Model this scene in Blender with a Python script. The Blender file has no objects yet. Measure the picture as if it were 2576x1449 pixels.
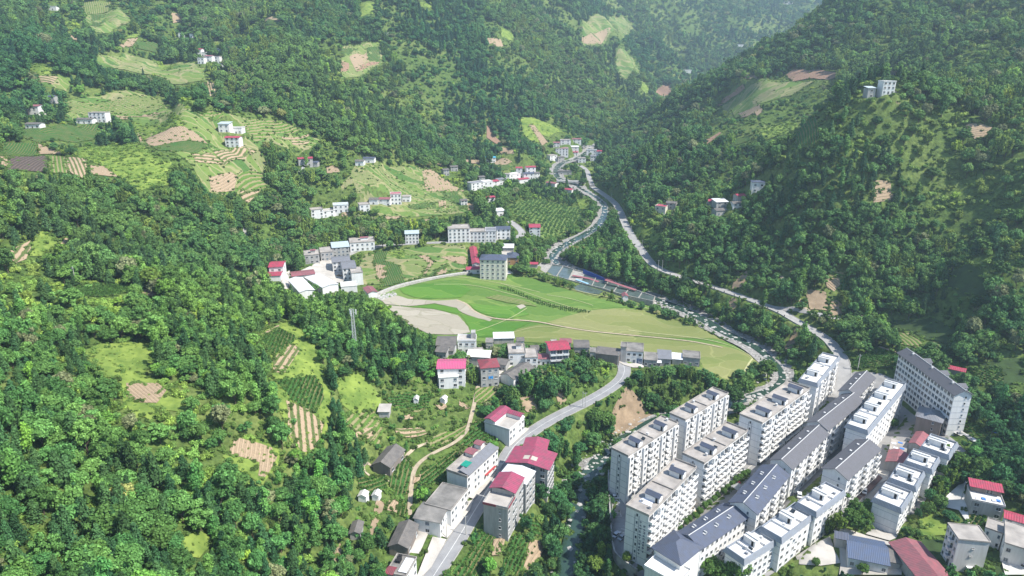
import bpy, bmesh, math, random
import numpy as np
from mathutils import Vector

SC = bpy.context.scene
COL = SC.collection
random.seed(7)
RNG = np.random.default_rng(11)
R = math.radians

# ------------------------------------------------------------------ camera, sky, sun, exposure
CAMH = 185.0
PITCH = R(19.0)
FPX = 1717.0                      # focal length in pixels of a 2576 x 1449 picture
cam_d = bpy.data.cameras.new("camera")
cam = bpy.data.objects.new("camera", cam_d)
COL.objects.link(cam)
cam.location = (0, 0, CAMH)
cam.rotation_euler = (math.pi / 2 - PITCH, 0, 0)
cam_d.sensor_width = 36.0
cam_d.lens = 36.0 * FPX / 2576.0
cam_d.clip_start = 1.0
cam_d.clip_end = 30000.0
SC.camera = cam

SUN_EL = R(52.0)
SUN_AZ = math.atan2(0.93, -0.36)  # measured from +Y towards +X
wd = bpy.data.worlds.new("World")
SC.world = wd
wd.use_nodes = True
nt = wd.node_tree
sky = nt.nodes.new("ShaderNodeTexSky")
sky.sky_type = 'NISHITA'
sky.sun_disc = False
sky.sun_elevation = SUN_EL
sky.sun_rotation = SUN_AZ
sky.altitude = 600
sky.air_density = 1.0
sky.dust_density = 0.5
sky.ozone_density = 1.2
nt.links.new(sky.outputs[0], nt.nodes["Background"].inputs[0])
nt.nodes["Background"].inputs[1].default_value = 0.15
sun_d = bpy.data.lights.new("sun", 'SUN')
sun_d.energy = 5.0
sun_d.angle = R(0.55)
sun_d.color = (1.0, 0.95, 0.87)
sun = bpy.data.objects.new("sun", sun_d)
COL.objects.link(sun)
sdir = Vector((math.sin(SUN_AZ) * math.cos(SUN_EL), math.cos(SUN_AZ) * math.cos(SUN_EL), math.sin(SUN_EL)))
sun.rotation_euler = sdir.to_track_quat('Z', 'Y').to_euler()
sun.location = (300, 0, 600)
SC.view_settings.view_transform = 'Standard'
SC.view_settings.look = 'None'
SC.view_settings.gamma = 1.0
SC.view_settings.use_curve_mapping = False
SC.view_settings.exposure = 0.70
SC.render.engine = 'CYCLES'
cy = SC.cycles
cy.max_bounces = 5
cy.diffuse_bounces = 3
cy.glossy_bounces = 2
cy.transmission_bounces = 2
cy.volume_bounces = 0
cy.transparent_max_bounces = 4
cy.use_denoising = True

# ------------------------------------------------------------------ rays of the photograph
CP, SP = math.cos(PITCH), math.sin(PITCH)
def ray(u, v):
    x = (np.asarray(u, float) - 1288.0) / FPX
    y = (724.5 - np.asarray(v, float)) / FPX
    dx = x
    dy = CP + y * SP
    dz = -SP + y * CP
    return dx, dy, dz
def at_z(u, v, z):
    dx, dy, dz = ray(u, v)
    t = (z - CAMH) / dz
    return float(dx * t), float(dy * t), float(z)
def at_d(u, v, d):
    dx, dy, dz = ray(u, v)
    t = d / math.hypot(dx, dy)
    return float(dx * t), float(dy * t), float(CAMH + dz * t)
def project(x, y, z):
    dz = z - CAMH
    depth = y * CP - dz * SP
    up = y * SP + dz * CP
    return 1288.0 + FPX * x / depth, 724.5 - FPX * up / depth

# ------------------------------------------------------------------ height field
CZ = """1430 1449 0;1455 1300 1;1490 1170 2;1560 1100 3;1650 1055 4;1850 1000 7;1985 945 9;1880 860 11;1750 790 13;1600 735 16;1450 680 19;1395 645 21;
1450 600 24;1520 555 28;1520 510 31;1440 462 35;1400 430 38;1470 375 48;
1000 750 27;1150 800 24;1300 830 22;1500 850 19;1700 900 16.5;1880 900 14.5;1800 820 15.5;1550 750 19.5;1350 700 24;1150 700 28;1300 760 23;
1150 880 28;1200 960 27;1400 900 25;1600 900 21;1740 910 18;1570 930 20;1500 990 19;1330 1080 16;1250 1190 14;1100 1440 12;
1700 960 15;1780 1000 10;1400 1150 9;1360 1300 8;1330 1420 7;
1545 1330 8;1600 1400 8;1640 1340 8.5;1760 1240 9;1850 1150 10;2000 1150 12;2140 1010 14;2140 950 17;2210 1240 13;2330 1260 14;2300 1000 18;2480 1040 24;
2400 1240 17;2400 1290 17;2150 1400 14;2000 1430 12;2560 1400 18;2570 1200 24;2500 1150 24;
2090 880 22;1980 800 25;1850 740 27;1740 700 28;1650 680 29;1610 630 30;1570 560 34;1545 505 37;1490 470 38;
1990 870 14;2050 920 14;2150 790 28;2200 770 33;2250 690 50;2300 620 63;2330 550 79;
1850 650 42;1750 600 52;1660 530 52;1830 505 66;1910 460 80;2000 700 41;2080 740 37;2100 640 58;2150 560 77;2235 215 163;2200 330 133;2100 420 110;
2000 330 126;1900 300 117;1800 330 99;1700 370 86;1600 440 62;1620 400 76;1540 440 48;
2300 860 30;2480 900 34;2350 760 43;2540 450 107;2500 620 72;2570 780 52;2440 560 79;2450 650 72;2300 700 45;2400 800 40;
900 1400 22;850 1300 30;950 1200 25;1000 1050 30;900 1100 36;1000 950 37;930 900 46;880 870 51;750 900 56;760 1050 48;650 1180 50;650 1300 47;500 1250 58;
700 1400 38;500 1400 55;300 1400 66;100 1400 75;0 1449 80;0 1200 84;200 1100 76;370 990 69;550 1000 66;300 850 74;100 850 82;500 800 67;650 800 60;
300 745 76;100 720 86;0 710 91;450 745 70;600 790 61;800 800 50;
620 610 55;500 690 58;700 700 42;760 690 36;
100 650 88;50 620 95;200 560 96;150 500 102;400 600 74;500 550 80;620 540 68;350 480 99;200 400 113;50 400 116;500 430 102;600 440 95;580 350 118;
400 340 121;240 290 134;100 300 135;50 260 143;400 270 139;700 480 78;760 410 92;850 480 69;900 400 92;800 560 47;1000 530 51;1000 450 67;1000 400 83;
1100 480 56;1150 500 49;1200 540 44;1100 560 43;1250 470 45;1300 430 47;1230 400 56;1330 500 38;1380 560 33;1300 600 33;1150 600 38;950 630 35;1000 680 31;
800 690 34;900 600 39;1250 650 27;1300 370 76;1400 340 76;1450 345 66"""
CD = """2120 5 1020;2000 60 1060;1850 150 1090;1700 250 1100;1560 340 1090;2300 100 900;2450 50 950;2570 20 960;2400 250 650;2560 250 660;
1000 300 860;1000 200 960;1000 100 1050;1000 0 1150;700 250 760;700 150 880;700 50 1010;
450 240 640;400 215 820;300 200 860;300 100 1010;300 0 1160;100 200 780;100 100 950;0 0 1200;515 130 1010;550 40 1100;
1300 250 1060;1300 150 1200;1300 50 1350;1200 300 950;1400 250 1200;1500 300 1180;1600 250 1350;1500 150 1420;1500 50 1600;1660 215 1550;1600 100 1750;
1750 150 1900;1800 50 2150;1950 40 2400;2050 12 2600;
0 -150 1500;400 -150 1500;800 -120 1500;1200 -100 1650;1600 -60 2100;1900 -10 2900;2300 -90 1150;2576 -120 1200;-300 -100 1300;2800 -60 980;2900 400 560;2900 900 440;2800 1300 300;
-300 300 560;-300 700 300;-250 1200 190;-300 1600 110;300 1700 105;900 1700 140;1400 1700 175;2000 1700 200;2600 1700 190"""
pts = []
for s in CZ.replace("\n", "").split(";"):
    u, v, z = map(float, s.split())
    pts.append(at_z(u, v, z))
for s in CD.replace("\n", "").split(";"):
    u, v, d = map(float, s.split())
    pts.append(at_d(u, v, d))
# ground falling away behind the crest of the right-hand mountain, and the frame far outside the picture
for u, v, d, dd, dz in ((2120, 5, 1020, 170, -60), (2000, 60, 1060, 170, -60), (1850, 150, 1090, 160, -60), (1700, 250, 1100, 130, -45),
                        (2300, 100, 900, 260, 60), (2570, 20, 960, 300, 60)):
    p = at_d(u, v, d)
    k = (d + dd) / d
    pts.append((p[0] * k, p[1] * k, p[2] + dz))
pts += [(-1700, 1400, 330), (-1300, 2500, 520), (0, 2800, 500), (1200, 3300, 420), (2200, 2600, 330), (1500, 1400, 300), (-900, 300, 190), (900, 400, 170),
        (-700, 0, 170), (700, 0, 80), (0, 0, 20), (300, -50, 60), (-300, -50, 110)]
pts = np.array(pts)

def tps_fit(p, lam=2.0):
    n = len(p)
    xy = p[:, :2] / 500.0
    d2 = ((xy[:, None] - xy[None]) ** 2).sum(-1)
    K = 0.5 * d2 * np.log(d2 + 1e-9)
    A = np.zeros((n + 3, n + 3))
    A[:n, :n] = K + np.eye(n) * lam * 1e-4
    A[:n, n] = 1
    A[:n, n + 1:] = xy
    A[n:, :n] = A[:n, n:].T
    b = np.zeros(n + 3)
    b[:n] = p[:, 2]
    return xy, np.linalg.solve(A, b)
TXY, TW = tps_fit(pts)
def tps_eval(x, y):
    sh = x.shape
    q = np.stack([x.ravel(), y.ravel()], 1) / 500.0
    out = np.empty(len(q))
    n = len(TXY)
    for i in range(0, len(q), 20000):
        c = q[i:i + 20000]
        d2 = (c[:, :1] - TXY[None, :, 0]) ** 2 + (c[:, 1:] - TXY[None, :, 1]) ** 2
        out[i:i + 20000] = (0.5 * d2 * np.log(d2 + 1e-9)) @ TW[:n] + TW[n] + c @ TW[n + 1:]
    return out.reshape(sh)

def hash2(ix, iy, s):
    h = (ix.astype(np.int64) * 374761393 + iy.astype(np.int64) * 668265263 + s * 974634777) & 0xFFFFFFFF
    h = ((h ^ (h >> 13)) * 1274126177) & 0xFFFFFFFF
    h = (h ^ (h >> 16)) & 0xFFFFFF
    return h / float(0xFFFFFF)
def vnoise(x, y, scale, s=0):
    x = np.asarray(x) / scale
    y = np.asarray(y) / scale
    ix, iy = np.floor(x), np.floor(y)
    fx, fy = x - ix, y - iy
    fx = fx * fx * fx * (fx * (fx * 6 - 15) + 10)
    fy = fy * fy * fy * (fy * (fy * 6 - 15) + 10)
    a = hash2(ix, iy, s); b = hash2(ix + 1, iy, s); c = hash2(ix, iy + 1, s); d = hash2(ix + 1, iy + 1, s)
    return (a + (b - a) * fx) * (1 - fy) + (c + (d - c) * fx) * fy       # 0..1
def fbm(x, y, scale, octv=4, s=0):
    t = 0.0; a = 0.5; n = 0.0
    for k in range(octv):
        c, q = math.cos(0.7 * k + 0.3), math.sin(0.7 * k + 0.3)
        t = t + a * vnoise(c * x - q * y, q * x + c * y, scale / 2 ** k, s + k)
        n += a; a *= 0.5
    return t / n

def axis(lo, hi, f0, f1, step, grow):
    a = list(np.arange(f0, f1, step))
    s = step; v = f1
    while v < hi:
        a.append(v); s = min(s * grow, 45.0); v += s
    a.append(hi)
    s = step; v = f0 - step
    while v > lo:
        a.insert(0, v); s = min(s * grow, 45.0); v -= s
    a.insert(0, lo)
    return np.array(a)
GX = axis(-1900, 2400, -320, 330, 2.0, 1.025)
GY = axis(40, 3600, 130, 640, 2.0, 1.012)
XX, YY = np.meshgrid(GX, GY)
ZZ = tps_eval(XX, YY)
ZZ = np.minimum(ZZ, 560)
def height(x, y):
    x = np.asarray(x, float); y = np.asarray(y, float)
    i = np.clip(np.searchsorted(GX, x) - 1, 0, len(GX) - 2)
    j = np.clip(np.searchsorted(GY, y) - 1, 0, len(GY) - 2)
    fx = np.clip((x - GX[i]) / (GX[i + 1] - GX[i]), 0, 1)
    fy = np.clip((y - GY[j]) / (GY[j + 1] - GY[j]), 0, 1)
    return (ZZ[j, i] * (1 - fx) + ZZ[j, i + 1] * fx) * (1 - fy) + (ZZ[j + 1, i] * (1 - fx) + ZZ[j + 1, i + 1] * fx) * fy
def hit(u, v, lift=0.0):
    """where a ray of the photograph meets the ground"""
    u = np.atleast_1d(np.asarray(u, float)); v = np.atleast_1d(np.asarray(v, float))
    dx, dy, dz = ray(u, v)
    L = np.hypot(dx, dy)
    t = np.full(u.shape, 60.0); done = np.zeros(u.shape, bool); prev = t.copy()
    for _ in range(1400):
        x, y, z = dx * t / L, dy * t / L, CAMH + dz * t / L
        h = height(x, y) + lift
        below = z <= h
        done |= below
        if done.all() or t.max() > 3500: break
        prev = np.where(done, prev, t)
        t = np.where(done, t, t + np.maximum(0.6, 0.15 * (z - h)))
    lo, hi = prev, t
    for _ in range(18):
        m = (lo + hi) / 2
        b = CAMH + dz * m / L <= height(dx * m / L, dy * m / L) + lift
        hi = np.where(b, m, hi); lo = np.where(b, lo, m)
    return np.stack([dx * hi / L, dy * hi / L], 1)

# ------------------------------------------------------------------ picture tiles -> picture pixels
OFF = {0: (0, 0, 1.0), 1: (0, 0, 3), 2: (858.7, 0, 3), 3: (1717.3, 0, 3), 4: (0, 483, 3), 5: (858.7, 483, 3), 6: (1717.3, 483, 3),
       7: (0, 966, 3), 8: (858.7, 966, 3), 9: (1717.3, 966, 3), 44: (1475.8, 838.5, 4.8), 55: (2012.5, 838.5, 4.8),
       66: (1475.8, 1140.4, 4.8), 77: (2039.3, 1140.4, 4.8)}
def px(t, s):
    """'x,y x,y ...' measured in tile t -> list of picture pixels"""
    ox, oy, k = OFF[t]
    return [(ox + float(a.split(',')[0]) / k, oy + float(a.split(',')[1]) / k) for a in s.split()]

# ------------------------------------------------------------------ shaping the ground: relief, river, roads, pads, terraces
AMP = np.clip((ZZ - 45 - 0.012 * YY) / 70.0, 0, 1) * np.clip((np.hypot(XX, YY) - 330) / 500.0, 0, 1)
rid = 1 - np.abs(2 * fbm(XX + 0.35 * YY, 0.5 * YY - 0.3 * XX, 190, 4, 3) - 1) * 2
rid2 = 1 - np.abs(2 * fbm(XX, YY, 70, 3, 9) - 1) * 2
ZZ += AMP * (rid * 26 - 13 + rid2 * 7 - 3.5) * np.clip(np.hypot(XX, YY) / 1000.0, 0.35, 1.5)
ZZ += (fbm(XX, YY, 26, 3, 21) - 0.5) * 2.4 * np.clip((ZZ - 30) / 30, 0, 1)

def stamp(line, half, blend, cut_only=False, fill_only=False):
    """press a poly-line (x, y, z, k*half) into the ground"""
    global ZZ
    best = np.full(XX.shape, 1e9); tz = np.zeros(XX.shape)
    for (x0, y0, z0), (x1, y1, z1) in zip(line[:-1], line[1:]):
        m = half + blend + 3
        i0, i1 = np.searchsorted(GX, (min(x0, x1) - m, max(x0, x1) + m))
        j0, j1 = np.searchsorted(GY, (min(y0, y1) - m, max(y0, y1) + m))
        if i1 <= i0 or j1 <= j0: continue
        X, Y = XX[j0:j1, i0:i1], YY[j0:j1, i0:i1]
        ddx, ddy = x1 - x0, y1 - y0
        t = np.clip(((X - x0) * ddx + (Y - y0) * ddy) / (ddx * ddx + ddy * ddy + 1e-9), 0, 1)
        d = np.hypot(X - x0 - t * ddx, Y - y0 - t * ddy)
        b = best[j0:j1, i0:i1]; w = d < b
        b[w] = d[w]; tz[j0:j1, i0:i1][w] = (z0 + t * (z1 - z0))[w]
    f = np.clip((half + blend - best) / blend, 0, 1)
    f = f * f * (3 - 2 * f)
    new = ZZ * (1 - f) + tz * f
    if cut_only: new = np.minimum(new, ZZ)
    ZZ = np.where(best < half + blend, new, ZZ)

def smooth_line(p, n=3, it=2):
    p = np.array(p, float)
    for _ in range(it):                        # corner cutting
        q = [p[0]]
        for a, b in zip(p[:-1], p[1:]):
            q += [a * 0.75 + b * 0.25, a * 0.25 + b * 0.75]
        q.append(p[-1]); p = np.array(q)
    return p
def ground_line(pxs, zoff=0.0, it=2, zsm=9):
    u = [a for a, b in pxs]; v = [b for a, b in pxs]
    xy = smooth_line(hit(u, v), it=it)
    z = height(xy[:, 0], xy[:, 1])
    k = np.ones(zsm) / zsm
    zp = np.convolve(np.pad(z, zsm // 2, mode='edge'), k, mode='valid')
    return np.column_stack([xy, zp + zoff])

RIVER_PX = [(1425, 1475), (1432, 1400), (1445, 1330), (1455, 1280), (1470, 1220), (1495, 1170), (1535, 1130), (1580, 1095), (1640, 1060), (1700, 1040), (1790, 1020),
            (1870, 1005), (1940, 980), (1975, 950), (1955, 912), (1900, 872), (1830, 832), (1750, 792), (1680, 762), (1600, 733), (1520, 706), (1450, 683),
            (1400, 662), (1385, 640), (1420, 612), (1480, 585), (1515, 555), (1525, 520), (1505, 493), (1470, 476), (1430, 457), (1400, 441), (1398, 425), (1425, 402), (1465, 384), (1492, 366)]
river = ground_line(RIVER_PX, -1.5, zsm=15)
river[:, 2] = np.maximum.accumulate(river[:, 2])
stamp(river, 8.0, 9.0)
ROAD_L = ground_line([(1075, 1480), (1093.7, 1449), (1142, 1376), (1185, 1302.7), (1222, 1242.7), (1258.7, 1182.7), (1282, 1139), (1305, 1112.7), (1338.7, 1089), (1378.7, 1062.7),
                      (1425, 1039), (1475, 1016), (1522, 989), (1552, 969), (1568.7, 949.7), (1572, 926), (1558, 911), (1535, 905)], 0.6)
ROAD_R = ground_line([(2108, 1000), (2122, 960), (2124, 916), (2107, 883), (2080.6, 856), (2037, 829.7), (1994, 804.7), (1964, 786), (1900, 762), (1850, 742), (1800, 727), (1717, 701),
                      (1650, 680), (1630, 655), (1612, 632), (1590, 600), (1572, 565), (1560, 530), (1545, 506), (1515, 488), (1490, 470)], 0.6)
ROAD_M = ground_line([(868, 645), (902, 629.7), (958.7, 618), (1058.7, 613), (1158.7, 608), (1275, 603), (1308, 597), (1315, 588), (1302, 573), (1282, 556)], 0.3)
ROAD_F = ground_line([(1490, 470), (1482, 450), (1478, 430), (1455, 412), (1430, 404), (1455, 392), (1480, 376), (1500, 358)], 0.4)
PATH_D = ground_line([(1202, 972.7), (1195, 1009), (1185, 1052.7), (1175, 1089), (1142, 1119), (1092, 1139), (1055, 1162.7), (1038.7, 1189), (1033.7, 1232.7), (1030, 1299)], 0.2)
DIKE = ground_line([(935, 748), (992, 724), (1075, 704), (1158.7, 690), (1207, 686)], 0.5)
PADDY_PATH = ground_line([(1148.7, 756), (1175, 766), (1192, 786), (1242, 804.7), (1342, 808), (1425, 826), (1525, 839.7), (1712, 854.7), (1817, 876)], 0.2)
for ln, h, b in ((ROAD_L, 4.2, 5), (ROAD_R, 4.4, 5), (ROAD_M, 4, 4), (ROAD_F, 4, 5), (PATH_D, 1.6, 3)):
    stamp(ln, h, b)

# terraced hillsides: real steps that follow the contour
def inpoly(x, y, P):
    x = np.asarray(x); y = np.asarray(y)
    r = np.zeros(x.shape, bool)
    n = len(P)
    for i in range(n):
        x0, y0 = P[i]; x1, y1 = P[i - 1]
        c = ((y0 > y) != (y1 > y)) & (x < (x1 - x0) * (y - y0) / (y1 - y0 + 1e-12) + x0)
        r ^= c
    return r
def wpoly(pxs):
    return hit([a for a, b in pxs], [b for a, b in pxs])
TERR = [(2, "0,1400 60,1290 300,1230 520,1220 700,1270 930,1440 950,1560 700,1600 0,1580", 2.4), (1, "80,780 500,740 1250,740 1400,810 1360,900 1560,1080 1000,1120 300,1090 80,1080", 1.6),
        (1, "1450,1150 1900,1080 2300,930 1850,870 1700,900 1800,1000 1600,1100", 1.6), (8, "330,60 700,30 950,130 970,300 840,470 600,560 480,520 400,330", 1.5),
        (1, "1560,610 1650,620 1650,740 1560,740", 4.0), (5, "0,-40 1000,-60 1010,150 500,200 0,190", 2.0), (3, "560,1000 1100,790 1160,850 850,1020 620,1080", 2.2)]
for t, s, st in TERR:
    P = wpoly(px(t, s))
    i0, i1 = np.searchsorted(GX, (P[:, 0].min(), P[:, 0].max())); j0, j1 = np.searchsorted(GY, (P[:, 1].min(), P[:, 1].max()))
    m = inpoly(XX[j0:j1, i0:i1], YY[j0:j1, i0:i1], P)
    z = ZZ[j0:j1, i0:i1]; q = z / st; fl = np.floor(q); fr = np.clip((q - fl - 0.72) / 0.28, 0, 1)
    ZZ[j0:j1, i0:i1] = np.where(m, st * (fl + fr * fr * (3 - 2 * fr)) + 0.12 * st * (q - fl), z)

# ------------------------------------------------------------------ materials
MATS = {}
def nodes(m):
    return m.node_tree.nodes, m.node_tree.links
def mat(name, col, rough=0.9, var=0.25, scale=0.5, spec=0.2, col2=None, metal=0.0, bump=0.0, detail=5.0):
    """procedural: a noise in object space mixes two tones of the thing's own colour"""
    if name in MATS: return MATS[name]
    m = bpy.data.materials.new(name); m.use_nodes = True
    N, L = nodes(m); b = N["Principled BSDF"]
    b.inputs["Roughness"].default_value = rough
    b.inputs["Specular IOR Level"].default_value = spec
    b.inputs["Metallic"].default_value = metal
    if var > 0 or col2:
        g = N.new("ShaderNodeNewGeometry"); n = N.new("ShaderNodeTexNoise")
        n.inputs["Scale"].default_value = scale; n.inputs["Detail"].default_value = detail; n.inputs["Roughness"].default_value = 0.6
        L.new(g.outputs["Position"], n.inputs["Vector"])
        r = N.new("ShaderNodeMapRange"); r.inputs[1].default_value = 0.34; r.inputs[2].default_value = 0.66
        L.new(n.outputs["Fac"], r.inputs[0])
        x = N.new("ShaderNodeMix"); x.data_type = 'RGBA'
        L.new(r.outputs[0], x.inputs[0])
        c2 = col2 or tuple(c * (1 - var) for c in col)
        x.inputs[6].default_value = (*c2, 1); x.inputs[7].default_value = (*col, 1)
        L.new(x.outputs[2], b.inputs["Base Color"])
        if bump:
            bp = N.new("ShaderNodeBump"); bp.inputs["Strength"].default_value = bump; bp.inputs["Distance"].default_value = 0.3
            L.new(n.outputs["Fac"], bp.inputs["Height"]); L.new(bp.outputs[0], b.inputs["Normal"])
    else:
        b.inputs["Base Color"].default_value = (*col, 1)
    MATS[name] = m
    return m
def row_mat(name, soil, crop, spacing=1.4, fill=0.5, wob=0.12):
    """crop rows: plants and soil alternate across the field (UV in metres)"""
    if name in MATS: return MATS[name]
    m = bpy.data.materials.new(name); m.use_nodes = True
    N, L = nodes(m); b = N["Principled BSDF"]; b.inputs["Roughness"].default_value = 1.0; b.inputs["Specular IOR Level"].default_value = 0.05
    uv = N.new("ShaderNodeUVMap"); uv.uv_map = "rows"
    n = N.new("ShaderNodeTexNoise"); n.inputs["Scale"].default_value = 0.5; n.inputs["Detail"].default_value = 4
    L.new(uv.outputs[0], n.inputs["Vector"])
    s = N.new("ShaderNodeSeparateXYZ"); L.new(uv.outputs[0], s.inputs[0])
    a = N.new("ShaderNodeMath"); a.operation = 'MULTIPLY_ADD'; L.new(n.outputs["Fac"], a.inputs[0]); a.inputs[1].default_value = wob * spacing * 3; L.new(s.outputs[0], a.inputs[2])
    k = N.new("ShaderNodeMath"); k.operation = 'MULTIPLY'; L.new(a.outputs[0], k.inputs[0]); k.inputs[1].default_value = 2 * math.pi / spacing
    si = N.new("ShaderNodeMath"); si.operation = 'SINE'; L.new(k.outputs[0], si.inputs[0])
    n2 = N.new("ShaderNodeTexNoise"); n2.inputs["Scale"].default_value = 0.13; n2.inputs["Detail"].default_value = 3; L.new(uv.outputs[0], n2.inputs["Vector"])
    ad = N.new("ShaderNodeMath"); ad.operation = 'MULTIPLY_ADD'; L.new(n2.outputs["Fac"], ad.inputs[0]); ad.inputs[1].default_value = 2.2; L.new(si.outputs[0], ad.inputs[2])
    r = N.new("ShaderNodeMapRange"); L.new(ad.outputs[0], r.inputs[0]); lo = 1.1 - (fill - 0.5) * 2.4
    r.inputs[1].default_value = lo - 0.35; r.inputs[2].default_value = lo + 0.35
    n3 = N.new("ShaderNodeTexNoise"); n3.inputs["Scale"].default_value = 1.3; n3.inputs["Detail"].default_value = 5; L.new(uv.outputs[0], n3.inputs["Vector"])
    def two(c, d):
        x = N.new("ShaderNodeMix"); x.data_type = 'RGBA'; L.new(n3.outputs["Fac"], x.inputs[0])
        x.inputs[6].default_value = (*[q * (1 - d) for q in c], 1); x.inputs[7].default_value = (*[q * (1 + d) for q in c], 1); return x
    x = N.new("ShaderNodeMix"); x.data_type = 'RGBA'; L.new(r.outputs[0], x.inputs[0])
    L.new(two(soil, 0.3).outputs[2], x.inputs[6]); L.new(two(crop, 0.5).outputs[2], x.inputs[7])
    L.new(x.outputs[2], b.inputs["Base Color"])
    bp = N.new("ShaderNodeBump"); bp.inputs["Strength"].default_value = 0.7; bp.inputs["Distance"].default_value = 0.4
    L.new(r.outputs[0], bp.inputs["Height"]); L.new(bp.outputs[0], b.inputs["Normal"])
    MATS[name] = m
    return m

SOIL = (0.36, 0.27, 0.18); SOIL2 = (0.27, 0.19, 0.125)
FM = {
    'soil': lambda: row_mat("bare soil", SOIL, (0.31, 0.235, 0.155), 1.3, 0.42),
    'rsoil': lambda: row_mat("planted soil", SOIL, (0.10, 0.13, 0.045), 2.4, 0.42),
    'red': lambda: row_mat("reddish soil", (0.31, 0.20, 0.14), (0.26, 0.17, 0.12), 1.4, 0.45),
    'dark': lambda: row_mat("dark tilled soil", (0.13, 0.10, 0.085), (0.085, 0.07, 0.06), 1.8, 0.5),
    'crop': lambda: row_mat("dark green crop", (0.15, 0.14, 0.06), (0.045, 0.115, 0.028), 1.6, 0.72),
    'lite': lambda: row_mat("young crop", (0.24, 0.22, 0.11), (0.095, 0.17, 0.035), 2.2, 0.55),
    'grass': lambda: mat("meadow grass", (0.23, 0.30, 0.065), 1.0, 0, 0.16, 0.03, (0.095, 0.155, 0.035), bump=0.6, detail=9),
    'shade': lambda: mat("shade-toned grass", (0.06, 0.10, 0.035), 1.0, 0, 0.2, 0.03, (0.04, 0.062, 0.026), bump=0.6, detail=9),  # darker meadow tone: the shade on the slope is put into its colour
    'paddy': lambda: mat("paddy", (0.17, 0.245, 0.06), 0.9, 0, 0.05, 0.1, (0.105, 0.18, 0.04), detail=8),
    'paddyy': lambda: mat("yellowing paddy", (0.25, 0.26, 0.10), 0.9, 0, 0.05, 0.1, (0.175, 0.205, 0.065), detail=8),
    'paddyg': lambda: mat("bright paddy", (0.09, 0.20, 0.03), 0.9, 0, 0.1, 0.1, (0.06, 0.15, 0.022), detail=8),
    'mud': lambda: mat("dry paddy mud", (0.36, 0.32, 0.25), 0.95, 0, 0.09, 0.1, (0.27, 0.24, 0.19), detail=9),
    'rock': lambda: mat("river gravel", (0.40, 0.385, 0.36), 0.95, 0, 0.7, 0.1, (0.13, 0.125, 0.115), bump=0.8, detail=9),
    'cliff': lambda: mat("cut earth", (0.36, 0.27, 0.18), 1.0, 0, 0.16, 0.05, (0.22, 0.165, 0.11), bump=1.0, detail=10),
    'conc': lambda: mat("concrete paving", (0.50, 0.47, 0.42), 0.85, 0, 0.16, 0.2, (0.38, 0.355, 0.32), detail=8),
    'white': lambda: mat("pale concrete", (0.68, 0.66, 0.62), 0.85, 0, 0.2, 0.2, (0.56, 0.54, 0.50), detail=8),
    'pave': lambda: mat("town paving", (0.33, 0.32, 0.305), 0.85, 0, 0.12, 0.2, (0.23, 0.225, 0.22), detail=8),
    'brick': lambda: mat("red plaza paving", (0.21, 0.135, 0.12), 0.9, 0.3, 0.5, 0.15),
}

# ------------------------------------------------------------------ small mesh helpers
def link(o, parent=None):
    COL.objects.link(o)
    if parent: o.parent = parent
    return o
def tag(o, label=None, cat=None, group=None, kind=None):
    if label: o["label"] = label
    if cat: o["category"] = cat
    if group: o["group"] = group
    if kind: o["kind"] = kind
    return o
def mesh_obj(name, V, F, m, parent=None, uv=None, smooth=False):
    me = bpy.data.meshes.new(name)
    me.from_pydata([tuple(map(float, a)) for a in V], [], [tuple(map(int, f)) for f in F])
    if m:
        for q in (m if isinstance(m, (list, tuple)) else [m]): me.materials.append(q)
    if smooth: me.polygons.foreach_set("use_smooth", [True] * len(me.polygons))
    me.update()
    return link(bpy.data.objects.new(name, me), parent)
class MB:
    """collects boxes, prisms and tubes for one mesh"""
    def __init__(s): s.V = []; s.F = []; s.M = []
    def add(s, V, F, mi=0):
        n = len(s.V); s.V += [tuple(map(float, v)) for v in V]; s.F += [tuple(n + i for i in f) for f in F]; s.M += [mi] * len(F); return s
    def box(s, x0, x1, y0, y1, z0, z1, mi=0):
        V = [(x0, y0, z0), (x1, y0, z0), (x1, y1, z0), (x0, y1, z0), (x0, y0, z1), (x1, y0, z1), (x1, y1, z1), (x0, y1, z1)]
        return s.add(V, [(3, 2, 1, 0), (4, 5, 6, 7), (0, 1, 5, 4), (1, 2, 6, 5), (2, 3, 7, 6), (3, 0, 4, 7)], mi)
    def hull(s, bot, top, mi=0):
        n = len(bot)
        F = [tuple(range(n))[::-1], tuple(range(n, 2 * n))] + [(i, (i + 1) % n, n + (i + 1) % n, n + i) for i in range(n)]
        return s.add(list(bot) + list(top), F, mi)
    def tube(s, a, b, r0, r1=None, n=6, mi=0):
        a = Vector(a); b = Vector(b); r1 = r0 if r1 is None else r1
        d = (b - a).normalized(); q = d.to_track_quat('Z', 'Y')
        ring = [q @ Vector((math.cos(2 * math.pi * i / n), math.sin(2 * math.pi * i / n), 0)) for i in range(n)]
        return s.hull([a + p * r0 for p in ring], [b + p * r1 for p in ring], mi)
    def mesh(s, name, mats):
        me = bpy.data.meshes.new(name); me.from_pydata(s.V, [], s.F)
        for m in (mats if isinstance(mats, (list, tuple)) else [mats]): me.materials.append(m)
        if any(s.M): me.polygons.foreach_set("material_index", s.M)
        me.update(); return me
    def build(s, name, mats, parent=None):
        return link(bpy.data.objects.new(name, s.mesh(name, mats)), parent)

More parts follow.
